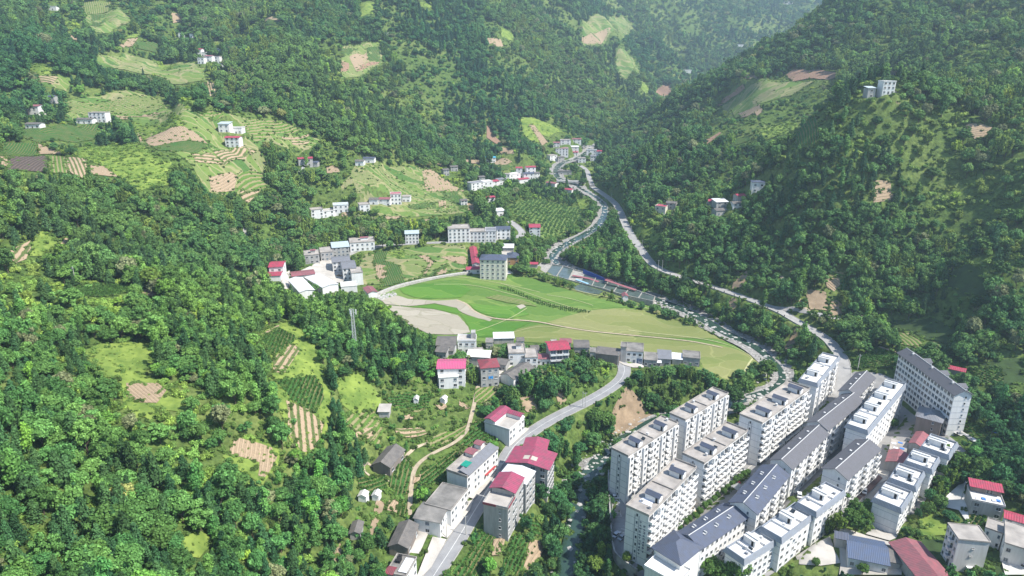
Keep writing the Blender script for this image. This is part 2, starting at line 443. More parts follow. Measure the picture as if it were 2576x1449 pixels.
# ------------------------------------------------------------------ where the buildings stand
BL = []
def bld(name, cat, label, c, H, fl, roof, wall, rc, depth=None, group=None, win=None, rise=2.0, axis='y', z=None, over=0.5, huts=0, hut='', bands=False, par=0.8, sink=3.0, tw=0.0, pad=3.0, key=None):
    BL.append(dict(name=name, cat=cat, label=label, c=c, H=H, fl=fl, roof=roof, wall=wall, rc=rc, depth=depth, group=group, win=win or {}, rise=rise, axis=axis, z=z,
                   over=over, huts=huts, hut=hut, bands=bands, par=par, sink=sink, tw=tw, pad=pad, key=key))
def frame(b):
    """footprint from the roof corners seen in the picture: near-left, near-right (and far-left)"""
    c = b['c']; H = b['H']
    if len(c) == 2:                            # small houses: the eave seen in the picture, resting on the slope
        mu, mv = (c[0][0] + c[1][0]) / 2, (c[0][1] + c[1][1]) / 2
        mid = hit(mu, mv, H)[0]; zb = float(height(*mid)); L = b['depth']
        dz = float(ray(mu, mv)[2])
        dep = mid[1] * CP - (zb + H - CAMH) * SP
        W = abs(c[1][0] - c[0][0]) / FPX * dep
        ex = Vector((1, 0))
        if dz < -0.1:
            P = [at_z(u, v, zb + H) for u, v in c]
            e2 = Vector((P[1][0] - P[0][0], P[1][1] - P[0][1]))
            if e2.length < 1.5 * W and abs(e2.y) < 0.8 * abs(e2.x): ex = e2.normalized(); W = e2.length
        if b['tw']:
            a = R(b['tw']); ex = Vector((math.cos(a), math.sin(a)))
        ey = Vector((-ex.y, ex.x))
        b['zb'] = zb; b['W'] = W; b['L'] = L; b['ex'] = ex; b['ey'] = ey; b['cx'] = Vector(mid) + ey * L / 2; b['ang'] = math.atan2(ex.y, ex.x)
        return
    zb = b['z'] if b['z'] is not None else 20.0
    for _ in range(14 if b['z'] is None else 1):
        P = [at_z(u, v, zb + H) for u, v in c]
        p0, p1 = Vector(P[0][:2]), Vector(P[1][:2])
        if len(P) > 2:
            ey = (Vector(P[2][:2]) - p0); L = ey.length; ey.normalize()
            ex = Vector((ey.y, -ey.x)); W = (p1 - p0).dot(ex)
        else:
            ex = (p1 - p0); W = ex.length; ex.normalize()
            if b['tw']:
                a = R(b['tw']); ex = Vector((ex.x * math.cos(a) - ex.y * math.sin(a), ex.x * math.sin(a) + ex.y * math.cos(a)))
            ey = Vector((-ex.y, ex.x)); L = b['depth']
        cx = p0 + ex * W / 2 + ey * L / 2
        if b['z'] is None:
            n = float(height(cx.x, cx.y)); f = p0 + ex * W / 2
            n = 0.5 * n + 0.5 * float(height(f.x, f.y))
            zb = 0.5 * zb + 0.5 * n
    b['zb'] = zb; b['W'] = W; b['L'] = L; b['ex'] = ex; b['ey'] = ey; b['cx'] = cx; b['ang'] = math.atan2(ex.y, ex.x)

OW = 'white'; 
APT = "white apartment blocks with stair huts on the roof"; SLATE = "apartment blocks with long slate roofs"; MAN = "white terraces with sloping grey parapets"
VH = "village houses beside the paddies"; RH = "houses along the near road"; FH = "scattered hillside farmhouses"; MH = "houses along the road behind the school"; TH = "houses at the foot of the right slope"
A = dict(roof='flat', wall='aptw', rc='stain', group=APT, bands=True, par=0.7)
bld('apartment_block', 'apartment block', "white apartment block nearest the river bend, two stair huts, beside the rocky bank", [(1538.3, 1129), (1580, 1149), (1664.3, 1049)], 21.5, 7, huts=2, hut='gable', win={'r': 'WbRWbWRWbRW', 'f': 's'},z=8, **A)
bld('apartment_block', 'apartment block', "white apartment block with two stair huts below the bamboo grove", [(1685, 1041.6), (1729, 1055), (1793.5, 977)], 21.5, 7, huts=2, hut='gable', win={'r': 'WbRWbWRWbRW', 'f': 's'},z=8.5, **A)
bld('apartment_block', 'apartment block', "white apartment block with blue lettering on its end wall above the parking bays", [(1575.8, 1273.7), (1630, 1301.9), (1697.7, 1157)], 22, 7, huts=2, hut='gable', win={'r': 'BBWBBBWBBBB', 'f': 's'}, key='sign',z=8.5, **A)
bld('apartment_block', 'apartment block', "middle white apartment block with stacked balconies, behind the lettered one", [(1717.5, 1142.5), (1767.5, 1169.6), (1827.9, 1064.5)], 22, 7, huts=2, hut='gable', win={'r': 'BBWBBBWBBBB', 'f': 's'},z=9.5, **A)
bld('apartment_block', 'apartment block', "white balcony apartment block with three stair huts, above the small lawn", [(1861, 1043.7), (1912, 1069.7), (1983, 961)], 22, 7, huts=3, hut='gable', win={'r': 'BBWBBBWBBBBWB', 'f': 's'},z=11, **A)
bld('apartment_block', 'apartment block', "white apartment block with sloping grey parapet beside the curve of the road", [(2010.6, 956), (2051, 974), (2069, 889.7)], 19, 6, 'mansard', 'aptw', 'bright', huts=2, hut='box', win={'r': 'RWbRWRbWR', 'f': ''}, group=APT, bands=True, z=13)
S = dict(roof='gable', wall='aptw', group=SLATE, bands=True, rise=2.6, over=0.7)
bld('apartment_block', 'apartment block', "long blue-slate roofed block with a hipped pavilion at its near end", [(1705, 1341.5), (1765, 1378), (1819.5, 1268.5)], 13.5, 4, rc='bslate', win={'r': 'wwwwwwwwww'}, key='pavilion',z=9, **S)
bld('apartment_block', 'apartment block', "blue-slate roofed block with solar heaters, second up the street", [(1837, 1263), (1905, 1290), (1919.5, 1171.7)], 15.5, 5, rc='bslate', win={'r': 'wbwwbwwbw', 'f': 's'}, key='solar',z=10, **S)
bld('apartment_block', 'apartment block', "dark slate roofed block in the middle of the street row", [(1939, 1157), (1991, 1180), (2032, 1074)], 16.5, 5, rc='slate', win={'r': 'wbwwbwwbw', 'f': 's'},z=11, **S)
bld('apartment_block', 'apartment block', "dark slate roofed block just below the last one of the row", [(2030.6, 1062), (2082, 1082), (2120.6, 992.7)], 16.5, 5, rc='slate', win={'r': 'wbwwbwwb', 'f': 's'},z=12, **S)
bld('apartment_block', 'apartment block', "topmost dark slate roofed block where the road enters town", [(2111.5, 984), (2156, 999), (2156, 938.5)], 15.5, 5, rc='slate', win={'r': 'wbwwbw', 'f': 's'},z=14, **S)
bld('apartment_block', 'apartment block', "dark slate roofed block standing alone beside the parked white car", [(2070.6, 1179), (2132, 1205), (2154, 1107.7)], 15, 5, rc='slate', win={'r': 'wbwwbwwb', 'f': 's'},z=13, **S)
bld('hip_roof_pavilion', 'pavilion', "dark blue hipped pavilion roof at the near end of the long slate block", [(1646, 1377), (1709, 1419.6), (1697, 1338)], 14.5, 4, 'hip', 'aptw', 'bslate', rise=3.0, over=0.9, z=9)
bld('roof_terrace_wing', 'building', "white flat terrace wing in front of the hipped pavilion at the bottom edge", [(1622, 1426), (1700, 1478), (1655, 1393)], 12, 4, 'flat', 'aptw', 'bright', win={'r': 'ww', 'f': ''}, par=0.7, z=8.5)
G = dict(roof='mansard', wall='aptw', rc='bright', group=MAN, bands=True, hut='box')
bld('terrace_block', 'apartment block', "long white block with four roof huts opposite the grey-roofed clinic", [(2129, 1069.8), (2181, 1088), (2231, 955)], 18, 6, huts=4, win={'r': 'wwwwwwwwwwww', 'f': ''},z=14, **G)
bld('terrace_block', 'apartment block', "lowest white flat-roofed terrace, behind the round tree at the bottom edge", [(1825.6, 1381), (1884, 1405), (1914, 1327.7)], 12, 4, huts=1, win={'r': 'wwwwwww', 'f': ''},z=10, **G)
bld('terrace_block', 'apartment block', "middle white flat-roofed terrace of the lower stepped row", [(1914, 1329), (1964, 1360), (1999, 1267.7)], 13.2, 4, huts=1, win={'r': 'wwwwww', 'f': ''},z=11, **G)
bld('terrace_block', 'apartment block', "upper white flat-roofed terrace of the lower stepped row", [(2004, 1268), (2050.6, 1295), (2075.6, 1216)], 14.2, 4, huts=1, win={'r': 'wwwwwww', 'f': ''},z=12, **G)
bld('terrace_block', 'apartment block', "nearest terrace of the right stepped row, bright roof and grey skirt", [(2197, 1256), (2267, 1281), (2227, 1216)], 12, 4, huts=1, win={'r': 'wwww', 'f': ''},z=13.5, **G)
bld('terrace_block', 'apartment block', "second terrace of the right stepped row with a plant on its roof", [(2237, 1206), (2304, 1226), (2260.6, 1169)], 12.3, 4, huts=1, win={'r': 'www', 'f': ''},z=14, **G)
bld('terrace_block', 'apartment block', "third terrace of the right stepped row, half hidden by trees", [(2277, 1162.7), (2344, 1184), (2297, 1132.7)], 12.6, 4, huts=1, win={'r': 'www', 'f': ''},z=15, **G)
bld('terrace_block', 'apartment block', "farthest terrace of the right stepped row below the grey hipped house", [(2317, 1126), (2387, 1148), (2340.6, 1095)], 12.8, 4, huts=1, win={'r': 'www', 'f': ''},z=16, **G)
bld('clinic_building', 'building', "big seven-storey white building with grey gabled roof and many windows", [(2402, 993.7), (2449, 996), (2261.5, 888.5)], 21, 7, 'gable', 'aptw', 'slate', win={'l': 'gggggggggggggggggg', 'f': 's'}, rise=2.6, over=0.8, bands=True, key='clinic', z=19)
bld('hip_roof_house', 'house', "brown-walled house with a grey hipped roof in front of the clinic", [(2306, 1046), (2368, 1065), (2316, 1022)], 9, 3, 'hip', 'brown', 'slate2', win={'f': 's'}, rise=2.2, over=0.6)
bld('red_roof_shed', 'shed', "small red-roofed shed under the hipped grey house", [(2287, 1114), (2320, 1119), (2306, 1086)], 4, 1, 'gable', 'grey', 'dred', rise=1.2, over=0.3)
bld('red_roof_shed', 'shed', "dull red gabled shed in the brown yard between the blocks", [(2229, 1160), (2282, 1159), (2238, 1131)], 4, 1, 'gable', 'grey', 'dred', rise=1.6, over=0.4)
bld('yard_shelter', 'shed', "ramshackle flat shelter with blue sheets behind the red shed", [(2238, 1131), (2280, 1131), (2243, 1104)], 3.2, 1, 'flat', 'grey', 'stain', par=0.1, over=0.3, key='tarps')
# lower right corner
bld('farmhouse', 'house', "grey house with a red lean-to roof over a cluttered white terrace", [(2446, 1258), (2527, 1273), (2434, 1222)], 6.5, 2, 'flat', 'grey', 'bright', win={'f': 'w.w'}, par=0.4, key='redback')
bld('farmhouse', 'house', "plain white four-storey house with a blank front wall, lower right corner", [(2412, 1357), (2495.6, 1371.6), (2385, 1317.5)], 13, 4, 'flat', 'white', 'stain', win={'l': 'wwbw', 'f': ''}, par=0.25, over=0.4, key='slots')
bld('farmhouse', 'house', "white house cut by the right edge with a mottled flat roof", [(2529, 1366), (2600, 1376), (2529, 1312)], 8, 2, 'flat', 'white', 'stain', win={'f': 'w.w', 'l': 'w.w'}, par=0.2)
bld('farmhouse', 'house', "white house with a narrow red roof at the right edge", [(2529, 1302), (2600, 1311), (2528, 1284)], 6, 2, 'gable', 'white', 'red', win={'f': 'w.w'}, axis='x', rise=1.0)
bld('farmhouse', 'house', "small white house squeezed between the two right-edge houses", [(2480, 1328), (2524, 1336), (2486, 1304)], 7, 2, 'flat', 'white', 'stain', win={'f': 'w.w', 'l': 'w'}, par=0.3)
bld('farmhouse', 'house', "long blue-roofed house facing the concrete yard", [(2136, 1401), (2233, 1409), (2125.8, 1345)], 4.2, 1, 'gable', 'white', 'blue', win={'f': 'w.w.w'}, axis='x', rise=2.2)
bld('farmhouse', 'house', "dark blue wing roof beside the trees, behind the long blue-roofed house", [(2103, 1352), (2132, 1362), (2100, 1336)], 4.2, 1, 'gable', 'grey', 'bslate', rise=1.5, axis='x')
bld('farmhouse', 'house', "old grey tiled annex between the blue roof and the long red roof", [(2237, 1411), (2265, 1414), (2228, 1371)], 4.0, 1, 'gable', 'grey', 'tile', axis='x', rise=1.6)
bld('red_roof_hall', 'hall', "long dull-red gabled hall running off the bottom edge", [(2322, 1468), (2400, 1462), (2240, 1366)], 4.6, 1, 'gable', 'grey', 'dred', rise=2.0, over=0.5)
bld('red_roof_shed', 'shed', "bright red shed roof behind the clinic", [(2380, 925), (2427, 936), (2383, 917)], 3.2, 1, 'gable', 'grey', 'red', axis='x', rise=0.8)
# near road
bld('river_house', 'house', "tall house with a huge magenta gabled roof and two skylights", [(1280, 1160), (1373, 1187), (1300, 1126)], 15, 5, 'gable', 'grey', 'mag', win={'r': 'ggggg', 'f': '..gg'}, rise=1.6, over=1.2, key='skylight', group=RH)
bld('river_house', 'house', "lower magenta-roofed house tucked behind the huge one", [(1316, 1132), (1369, 1140), (1326, 1103)], 12, 4, 'gable', 'grey', 'mag', win={'r': 'gg'}, rise=1.2, over=0.8, group=RH)
bld('river_house', 'house', "house with a white corrugated roof between the two magenta roofs", [(1253, 1199), (1325, 1215), (1278, 1168)], 14, 4, 'gable', 'grey', 'wmetal', win={'r': 'ggg'}, rise=1.0, over=0.3, group=RH)
bld('river_house', 'house', "blank grey house with a flat terrace and magenta roof behind it", [(1216, 1268), (1273, 1290), (1258, 1203)], 14, 4, 'flat', 'grey', 'conc', win={'r': 'g.gg.gg', 'f': 's'}, par=0.9, key='redcanopy', group=RH)
bld('road_house', 'house', "white roadside house with stepped flat roofs, red huts and green tarpaulin", [(1123.7, 1184), (1173.7, 1203), (1203.7, 1114)], 9.5, 3, 'flat', 'white', 'stain', win={'r': 'w.ww.ww.ww', 'f': ''}, par=0.8, key='roadhouse', group=RH)
bld('road_house', 'house', "old grey flat-roofed house behind the parked black car", [(1070, 1268), (1130, 1290), (1113.7, 1216)], 7, 2, 'flat', 'white', 'old', win={'r': 'ww.ww', 'f': ''}, par=0.3, group=RH)
bld('road_house', 'house', "old house with a low mossy tiled roof, nearer of the two joined ones", [(1042, 1302), (1105.4, 1316), (1066, 1264)], 6.5, 2, 'gable', 'white', 'old', win={'r': 'ww.w', 'f': 'w'}, rise=0.8, axis='x', group=RH)
bld('road_house', 'house', "long old house with a sagging brown tiled roof below the road", [(978.7, 1373), (1026, 1377), (1006, 1316)], 4.2, 1, 'gable', 'brown', 'tile', win={'r': 'w.w'}, rise=1.8, group=RH)
bld('road_house', 'house', "white house with a bright white roof sheet at the bottom edge", [(972, 1442), (1022, 1449), (1000, 1396)], 6.5, 2, 'flat', 'white', 'old', win={'r': 'w.w', 'f': 'w.w'}, par=0.5, key='whitesheet', group=RH)
bld('road_house', 'house', "house with an L-shaped magenta roof around a flat terrace by the road bend", [(1219, 1063), (1274, 1089), (1258, 1032)], 6.5, 2, 'flat', 'white', 'conc', win={'r': 'ww.ww', 'f': ''}, par=0.6, key='lroof', group=RH)
bld('tile_roof_house', 'house', "long old house with weathered grey tiled roof above the cornfield", [(938, 1168), (984, 1172), (975, 1125)], 4.0, 1, 'gable', 'brown', 'tile', win={'r': 'w.w'}, rise=2.2, group=RH)
bld('farm_shed', 'shed', "small grey shed among bushes at the foot of the left hill", [(880, 1341), (903, 1345), (889, 1314)], 3, 1, 'gable', 'grey', 'tile', rise=1.0)
bld('farm_shed', 'shed', "little grey metal shed among the vegetable gardens", [(952, 1036), (977, 1040), (957, 1022)], 3, 1, 'shed', 'grey', 'conc', rise=0.8)
for i, (t, c, lb) in enumerate(((8, "545,118 578,118", "tiny white-roofed shrine at the top of the gardens"), (8, "745,112 780,118", "tiny white shrine nearer the village in the gardens"),
                    (8, "125,845 185,850", "small white tomb left of its twin on the slope"), (8, "230,840 280,845", "small white tomb right of its twin on the slope"))):
    bld('garden_shrine', 'shrine', lb, px(t, c), 2.6, 1, 'gable', 'white', 'bright', depth=3.0, rise=0.9, over=0.25)
# village
V = dict(group=VH)
bld('village_house', 'house', "house with a bright pink roof over white lower roofs", [(1100, 927), (1169, 928), (1104, 904)], 9.5, 3, 'gable', 'white', 'pink', win={'f': 'w.w', 'r': 'w.w'}, axis='x', rise=1.4, **V)
bld('village_house', 'house', "white lean-to front of the pink-roofed house", [(1104, 951), (1155, 957), (1101, 930)], 6.2, 2, 'flat', 'white', 'bright', win={'f': 'w.w', 'r': 'w.w'}, par=0.1, **V)
bld('village_house', 'house', "tall grey house with a maroon hipped roof and blue shutters", [(1210, 926), (1254, 919), (1203, 905)], 11, 3, 'hip', 'grey', 'dred2', win={'f': 'www', 'r': 'w'}, rise=1.6, key='village3', **V)
bld('village_house', 'house', "white house with flat roof and rear stair tower beside the mud paddies", [(1151, 859), (1197, 855), (1153, 845)], 7, 2, 'flat', 'white', 'conc', win={'f': 'www'}, par=0.9, key='stair', **V)
bld('village_house', 'house', "old grey tile-roofed house at the left end of the village", [(1098, 868), (1146, 868), (1102, 846)], 5, 1, 'gable', 'white', 'tile', win={'f': 'w.w'}, axis='x', rise=1.8, **V)
bld('village_house', 'house', "low old tiled hut in front of the grey tile-roofed house", [(1108, 882), (1140, 884), (1112, 868)], 4, 1, 'gable', 'grey', 'tile', axis='x', rise=1.4, **V)
bld('village_house', 'house', "low house under a white metal canopy in the village lane", [(1174, 897), (1232, 893), (1180, 883)], 5.5, 2, 'shed', 'grey', 'bright', axis='x', rise=0.6, win={'f': 'w.w'}, **V)
bld('village_house', 'house', "flat-roofed white house with a small roof hut in the village centre", [(1280, 890), (1322, 888), (1277, 867)], 7.5, 2, 'flat', 'white', 'stain', win={'f': 'w.w', 'r': 'w'}, par=0.5, key='hutbox', **V)
bld('village_house', 'house', "white house with glazed upper floor between two red roofs", [(1322, 900), (1352, 895), (1318, 878)], 6.5, 2, 'flat', 'white', 'stain', win={'f': 'ww'}, par=0.4, **V)
bld('village_house', 'house', "tall house with a crimson roof and two balcony floors", [(1384, 880), (1432, 878), (1374, 860)], 9.5, 3, 'gable', 'grey', 'red', win={'f': 'BBB'}, axis='x', rise=1.5, over=0.8, **V)
bld('village_house', 'house', "small white house with a low red roof in front of the crimson one", [(1350, 902), (1384, 899), (1350, 889)], 4, 1, 'gable', 'white', 'dred', win={'f': 'w.w'}, axis='x', rise=1.0, **V)
bld('village_house', 'house', "long barn with mossy grey tiles below the village", [(1259, 942), (1290, 955), (1310, 914)], 4.5, 1, 'gable', 'white', 'tile', rise=2.0, win={'r': 'w.w'}, **V)
bld('village_house', 'house', "white-roofed shed on the edge of the bright paddies", [(1243, 852), (1293, 853), (1242, 839)], 3.5, 1, 'shed', 'grey', 'wmetal', axis='x', rise=0.5, **V)
bld('village_house', 'house', "old low brown-roofed house beside the crimson-roofed one", [(1445, 873), (1482, 876), (1443, 855)], 5, 1, 'gable', 'grey', 'tile', axis='x', rise=1.3, win={'f': 'w.w'}, **V)
bld('village_house', 'house', "small red-roofed house behind the crimson-roofed one", [(1410, 861), (1436, 862), (1410, 851)], 6, 2, 'gable', 'grey', 'dred', axis='x', rise=1.0, **V)
bld('village_house', 'house', "two-storey white house with dark gate where the road meets the village", [(1575, 883), (1618, 884), (1577, 862)], 7, 2, 'flat', 'white', 'old', win={'f': 'www'}, par=0.3, key='gate', **V)
bld('village_house', 'house', "narrow concrete stair tower beside the white gate house", [(1562, 873), (1576, 874), (1563, 862)], 9, 3, 'flat', 'grey', 'old', par=0.4, **V)
bld('village_house', 'house', "dark open barn left of the stair tower", [(1500, 889), (1560, 887), (1505, 876)], 4.5, 1, 'shed', 'brown', 'tile', axis='x', rise=0.9, **V)
bld('village_house', 'house', "low grey flat house right of the white gate house", [(1620, 905), (1653, 906), (1621, 886)], 4.2, 1, 'flat', 'grey', 'old', win={'f': 'w.w'}, par=0.2, **V)
bld('village_house', 'house', "house with a plain blue-grey roof in the row by the paddies", [(1656, 902), (1688, 903), (1655, 885)], 4.6, 1, 'shed', 'grey', 'slate2', axis='x', rise=1.2, win={'f': '.w'}, **V)
bld('village_house', 'house', "last low house at the right end of the village row", [(1718, 899), (1761, 900), (1718, 882)], 4.8, 1, 'flat', 'grey', 'old', win={'f': 'w.w'}, par=0.3, **V)
bld('village_house', 'house', "little shed between the last two houses of the row", [(1692, 903), (1715, 904), (1692, 890)], 3.4, 1, 'shed', 'grey', 'wmetal', axis='x', rise=0.5, **V)
for c, d, H, rc_, wl, lb in (("1096,884 1122,886", 7, 4, 'tile', 'grey', "low tiled shed left of the white metal canopy"), ("1244,914 1272,918", 7, 4, 'tile', 'grey', "brown tiled hut behind the maroon hipped house"), ("1196,888 1218,886", 6, 4.5, 'stain', 'white', "small flat house between canopy and maroon roof"), ("1338,880 1356,879", 6, 5, 'tile', 'white', "narrow tiled house behind the low red roof"),
        ("1484,886 1504,887", 6, 4, 'old', 'grey', "low flat shed left of the dark open barn"), ("1166,872 1184,871", 6, 3.5, 'tile', 'grey', "little tiled shed below the white stair-tower house"), ("1222,862 1240,862", 6, 4, 'old', 'grey', "small old shed beside the white-roofed one"), ("1302,858 1318,857", 5, 4.5, 'tile', 'white', "tiled hut at the paddy edge behind the hut-topped house"),
        ("1640,912 1662,913", 5, 3, 'wmetal', 'grey', "small white lean-to in front of the low grey house"), ("1390,864 1404,863", 5, 4, 'stain', 'white', "little flat hut behind the crimson-roofed house")):
    bld('village_house', 'house', lb, [tuple(map(float, q.split(','))) for q in c.split()], H, 1, 'flat' if rc_ in ('stain', 'old') else ('shed' if rc_ == 'wmetal' else 'gable'), wl, rc_, depth=d, win={'f': 'w.w'}, axis='x', rise=1.2, par=0.2, **V)
# school and the road behind
bld('school_building', 'school', "five-storey cream school with dark hipped roof beside the paddies", [(1207, 653), (1270.4, 659.7), (1213, 640)], 15.5, 5, 'hip', 'cream', 'bslate', win={'f': 'wwwww', 'r': 'w'}, rise=2.4, over=0.6)
bld('long_red_shed', 'shed', "long narrow crimson-roofed shed behind the school", [(1188.7, 663), (1205, 659), (1182, 622)], 5, 1, 'gable', 'white', 'red', rise=1.2)
bld('long_red_shed', 'shed', "short crimson-roofed shed beside the school front", [(1174, 678), (1207, 674), (1173, 671)], 3.6, 1, 'gable', 'white', 'red', axis='x', rise=0.9, win={'f': 'w.w'})
bld('pavilion_house', 'house', "orange-walled pavilion with a blue-grey hipped roof behind the school", [(1276, 648), (1304, 648), (1277, 636)], 6, 2, 'hip', 'orange', 'bslate', win={'f': 'w.w'}, rise=2.0)
bld('long_red_shed', 'shed', "small crimson-roofed hut beside the fish ponds", [(1325, 664), (1352, 666), (1326, 659)], 3, 1, 'gable', 'grey', 'red', axis='x', rise=0.8)
bld('white_canopy', 'shed', "white roofed shed between the school and the road", [(1266, 624), (1292, 620), (1267, 615)], 3.4, 1, 'shed', 'grey', 'wmetal', axis='x', rise=0.4)
M = dict(group=MH)
bld('road_side_building', 'building', "four-storey white building with three rows of windows on the middle road", [(1127, 577), (1182, 575), (1125, 567)], 11.5, 4, 'flat', 'white', 'stain', win={'f': 'wwwww'}, par=0.6, **M)
bld('road_side_building', 'building', "three-storey shop house right of the four-storey white building", [(1182, 584), (1220, 583), (1182, 576)], 9, 3, 'flat', 'white', 'stain', win={'f': 'wwww'}, par=0.5, **M)
bld('road_side_building', 'building', "narrow white house left of the blue-roofed one on the middle road", [(1221, 582), (1247, 580), (1221, 573)], 9.5, 3, 'flat', 'white', 'slate2', win={'f': 'www'}, par=0.4, **M)
bld('road_side_building', 'building', "white house with a dark blue canopy roof at the row's right end", [(1249, 577), (1284, 577), (1247, 569)], 9, 3, 'gable', 'white', 'bslate', win={'f': 'www'}, axis='x', rise=0.8, **M)
bld('road_side_building', 'building', "lone house with pale blue metal roof left of the row", [(1019, 589), (1053, 588), (1019, 582)], 8.5, 3, 'shed', 'white', 'pale', win={'f': 'wwww'}, axis='x', rise=0.5, **M)
bld('road_side_building', 'building', "white house with crimson canopy roof where the lane turns uphill", [(1332, 572), (1359, 571), (1331, 563)], 8, 3, 'gable', 'white', 'red', win={'f': 'w.w'}, axis='x', rise=0.8, **M)
bld('road_side_building', 'building', "flat white house with a small red canopy at the left end of the road", [(765, 643), (803, 641), (764, 632)], 7, 2, 'flat', 'grey', 'stain', win={'f': 'www'}, par=0.4, key='redtop', **M)
bld('road_side_building', 'building', "flat grey house second from the left end of the road", [(806, 636), (838, 632), (803, 624)], 7, 2, 'flat', 'grey', 'stain', win={'f': 'www'}, par=0.4, **M)
bld('road_side_building', 'building', "house with pale metal roof above the school yard", [(836, 624), (878, 620), (833, 612)], 8, 3, 'shed', 'grey', 'pale', win={'f': 'wwww'}, axis='x', rise=0.6, **M)
bld('road_side_building', 'building', "white house with two maroon canopies at the road bend", [(880, 612), (942, 607), (878, 600)], 7, 2, 'flat', 'white', 'stain', win={'f': 'wwwww'}, par=0.4, key='redtop', **M)
bld('campus_building', 'building', "grey-roofed campus building above the yard", [(836, 660), (882, 664), (834, 646)], 8, 3, 'gable', 'white', 'slate2', win={'f': 'wwww'}, axis='x', rise=1.2)
bld('campus_building', 'building', "white campus wing with a dark gabled roof", [(862, 676), (897, 680), (858, 657)], 9, 3, 'gable', 'white', 'slate2', win={'f': 'www', 'r': 'w'}, axis='x', rise=1.2)
bld('campus_building', 'building', "blank white campus block at the front of the wing", [(884, 688), (914, 690), (880, 675)], 9, 3, 'flat', 'white', 'stain', win={'f': ''}, par=0.5)
bld('campus_building', 'building', "low white flat block at the lower corner of the campus", [(858, 722), (898, 718), (857, 711)], 4.5, 1, 'flat', 'white', 'bright', par=0.3)
bld('factory_hall', 'hall', "white-roofed hall nearest the wooded spur", [(754, 735), (791.7, 730), (725, 703)], 5.5, 1, 'gable', 'white', 'wmetal', rise=1.0, over=0.4)
bld('factory_hall', 'hall', "larger white-roofed hall beside the campus yard", [(811, 723), (848, 713), (763, 695)], 5.5, 1, 'gable', 'white', 'wmetal', rise=1.0, over=0.4)
bld('factory_hall', 'hall', "low maroon-roofed link behind the two white halls", [(735, 695), (790, 685), (731, 684)], 4.5, 1, 'gable', 'grey', 'dred', axis='x', rise=0.8)
bld('factory_hall', 'hall', "two-level house with crimson roof and lower grey roof left of the halls", [(676, 672), (712, 668), (684, 658)], 8, 2, 'gable', 'white', 'red', axis='x', rise=1.2, win={'f': 'ww', 'r': 'w'})
bld('factory_hall', 'hall', "small low red-roofed shed in front of the two-level crimson house", [(668, 694), (700, 702), (674, 684)], 4, 1, 'gable', 'white', 'red', axis='x', rise=0.9)
bld('long_red_shed', 'shed', "small house with red tiled roof at the corner of the dike", [(926, 737), (947, 732), (914, 724)], 4, 1, 'gable', 'white', 'dred', rise=1.0, win={'r': 'w'})
# middle hillside row
W_ = dict(group="houses on the terraced hillside")
for c, d, H, f, rf, rcx, w, lb in (("982,489 1009,488", 8, 10, 3, 'flat', 'red', 'www', "tall white house at the right end of the hillside row"), ("953,504 980,498", 9, 6.5, 2, 'gable', 'dred', 'w.w', "maroon-roofed house in the middle of the hillside row"),
        ("904,516 930,514", 9, 6.5, 2, 'flat', 'stain', 'ww', "plain white house left of the maroon-roofed one"), ("928,505 950,499", 9, 5, 1, 'gable', 'tile', 'w', "grey tiled house behind the plain white one"),
        ("1011,497 1031,494", 8, 5, 1, 'flat', 'stain', 'ww', "low white annex at the far right of the hillside row"),
        ("838,517 876,515", 9, 6.5, 2, 'flat', 'pale', 'www', "white house with pale blue roof sheets in the hillside row"), ("782,529 813,526", 8, 8.5, 3, 'flat', 'stain', 'w.w', "narrow four-square house at the left end of the hillside row"),
        ("810,533 843,529", 8, 5.5, 2, 'flat', 'conc', 'ww', "low house right beside the narrow four-square one")):
    bld('hillside_house', 'house', lb, [tuple(map(float, q.split(','))) for q in c.split()], H, f, rf, 'white', rcx, depth=d, win={'f': w}, axis='x', rise=1.0, par=0.4, **W_)
FS = dict(group=FH)
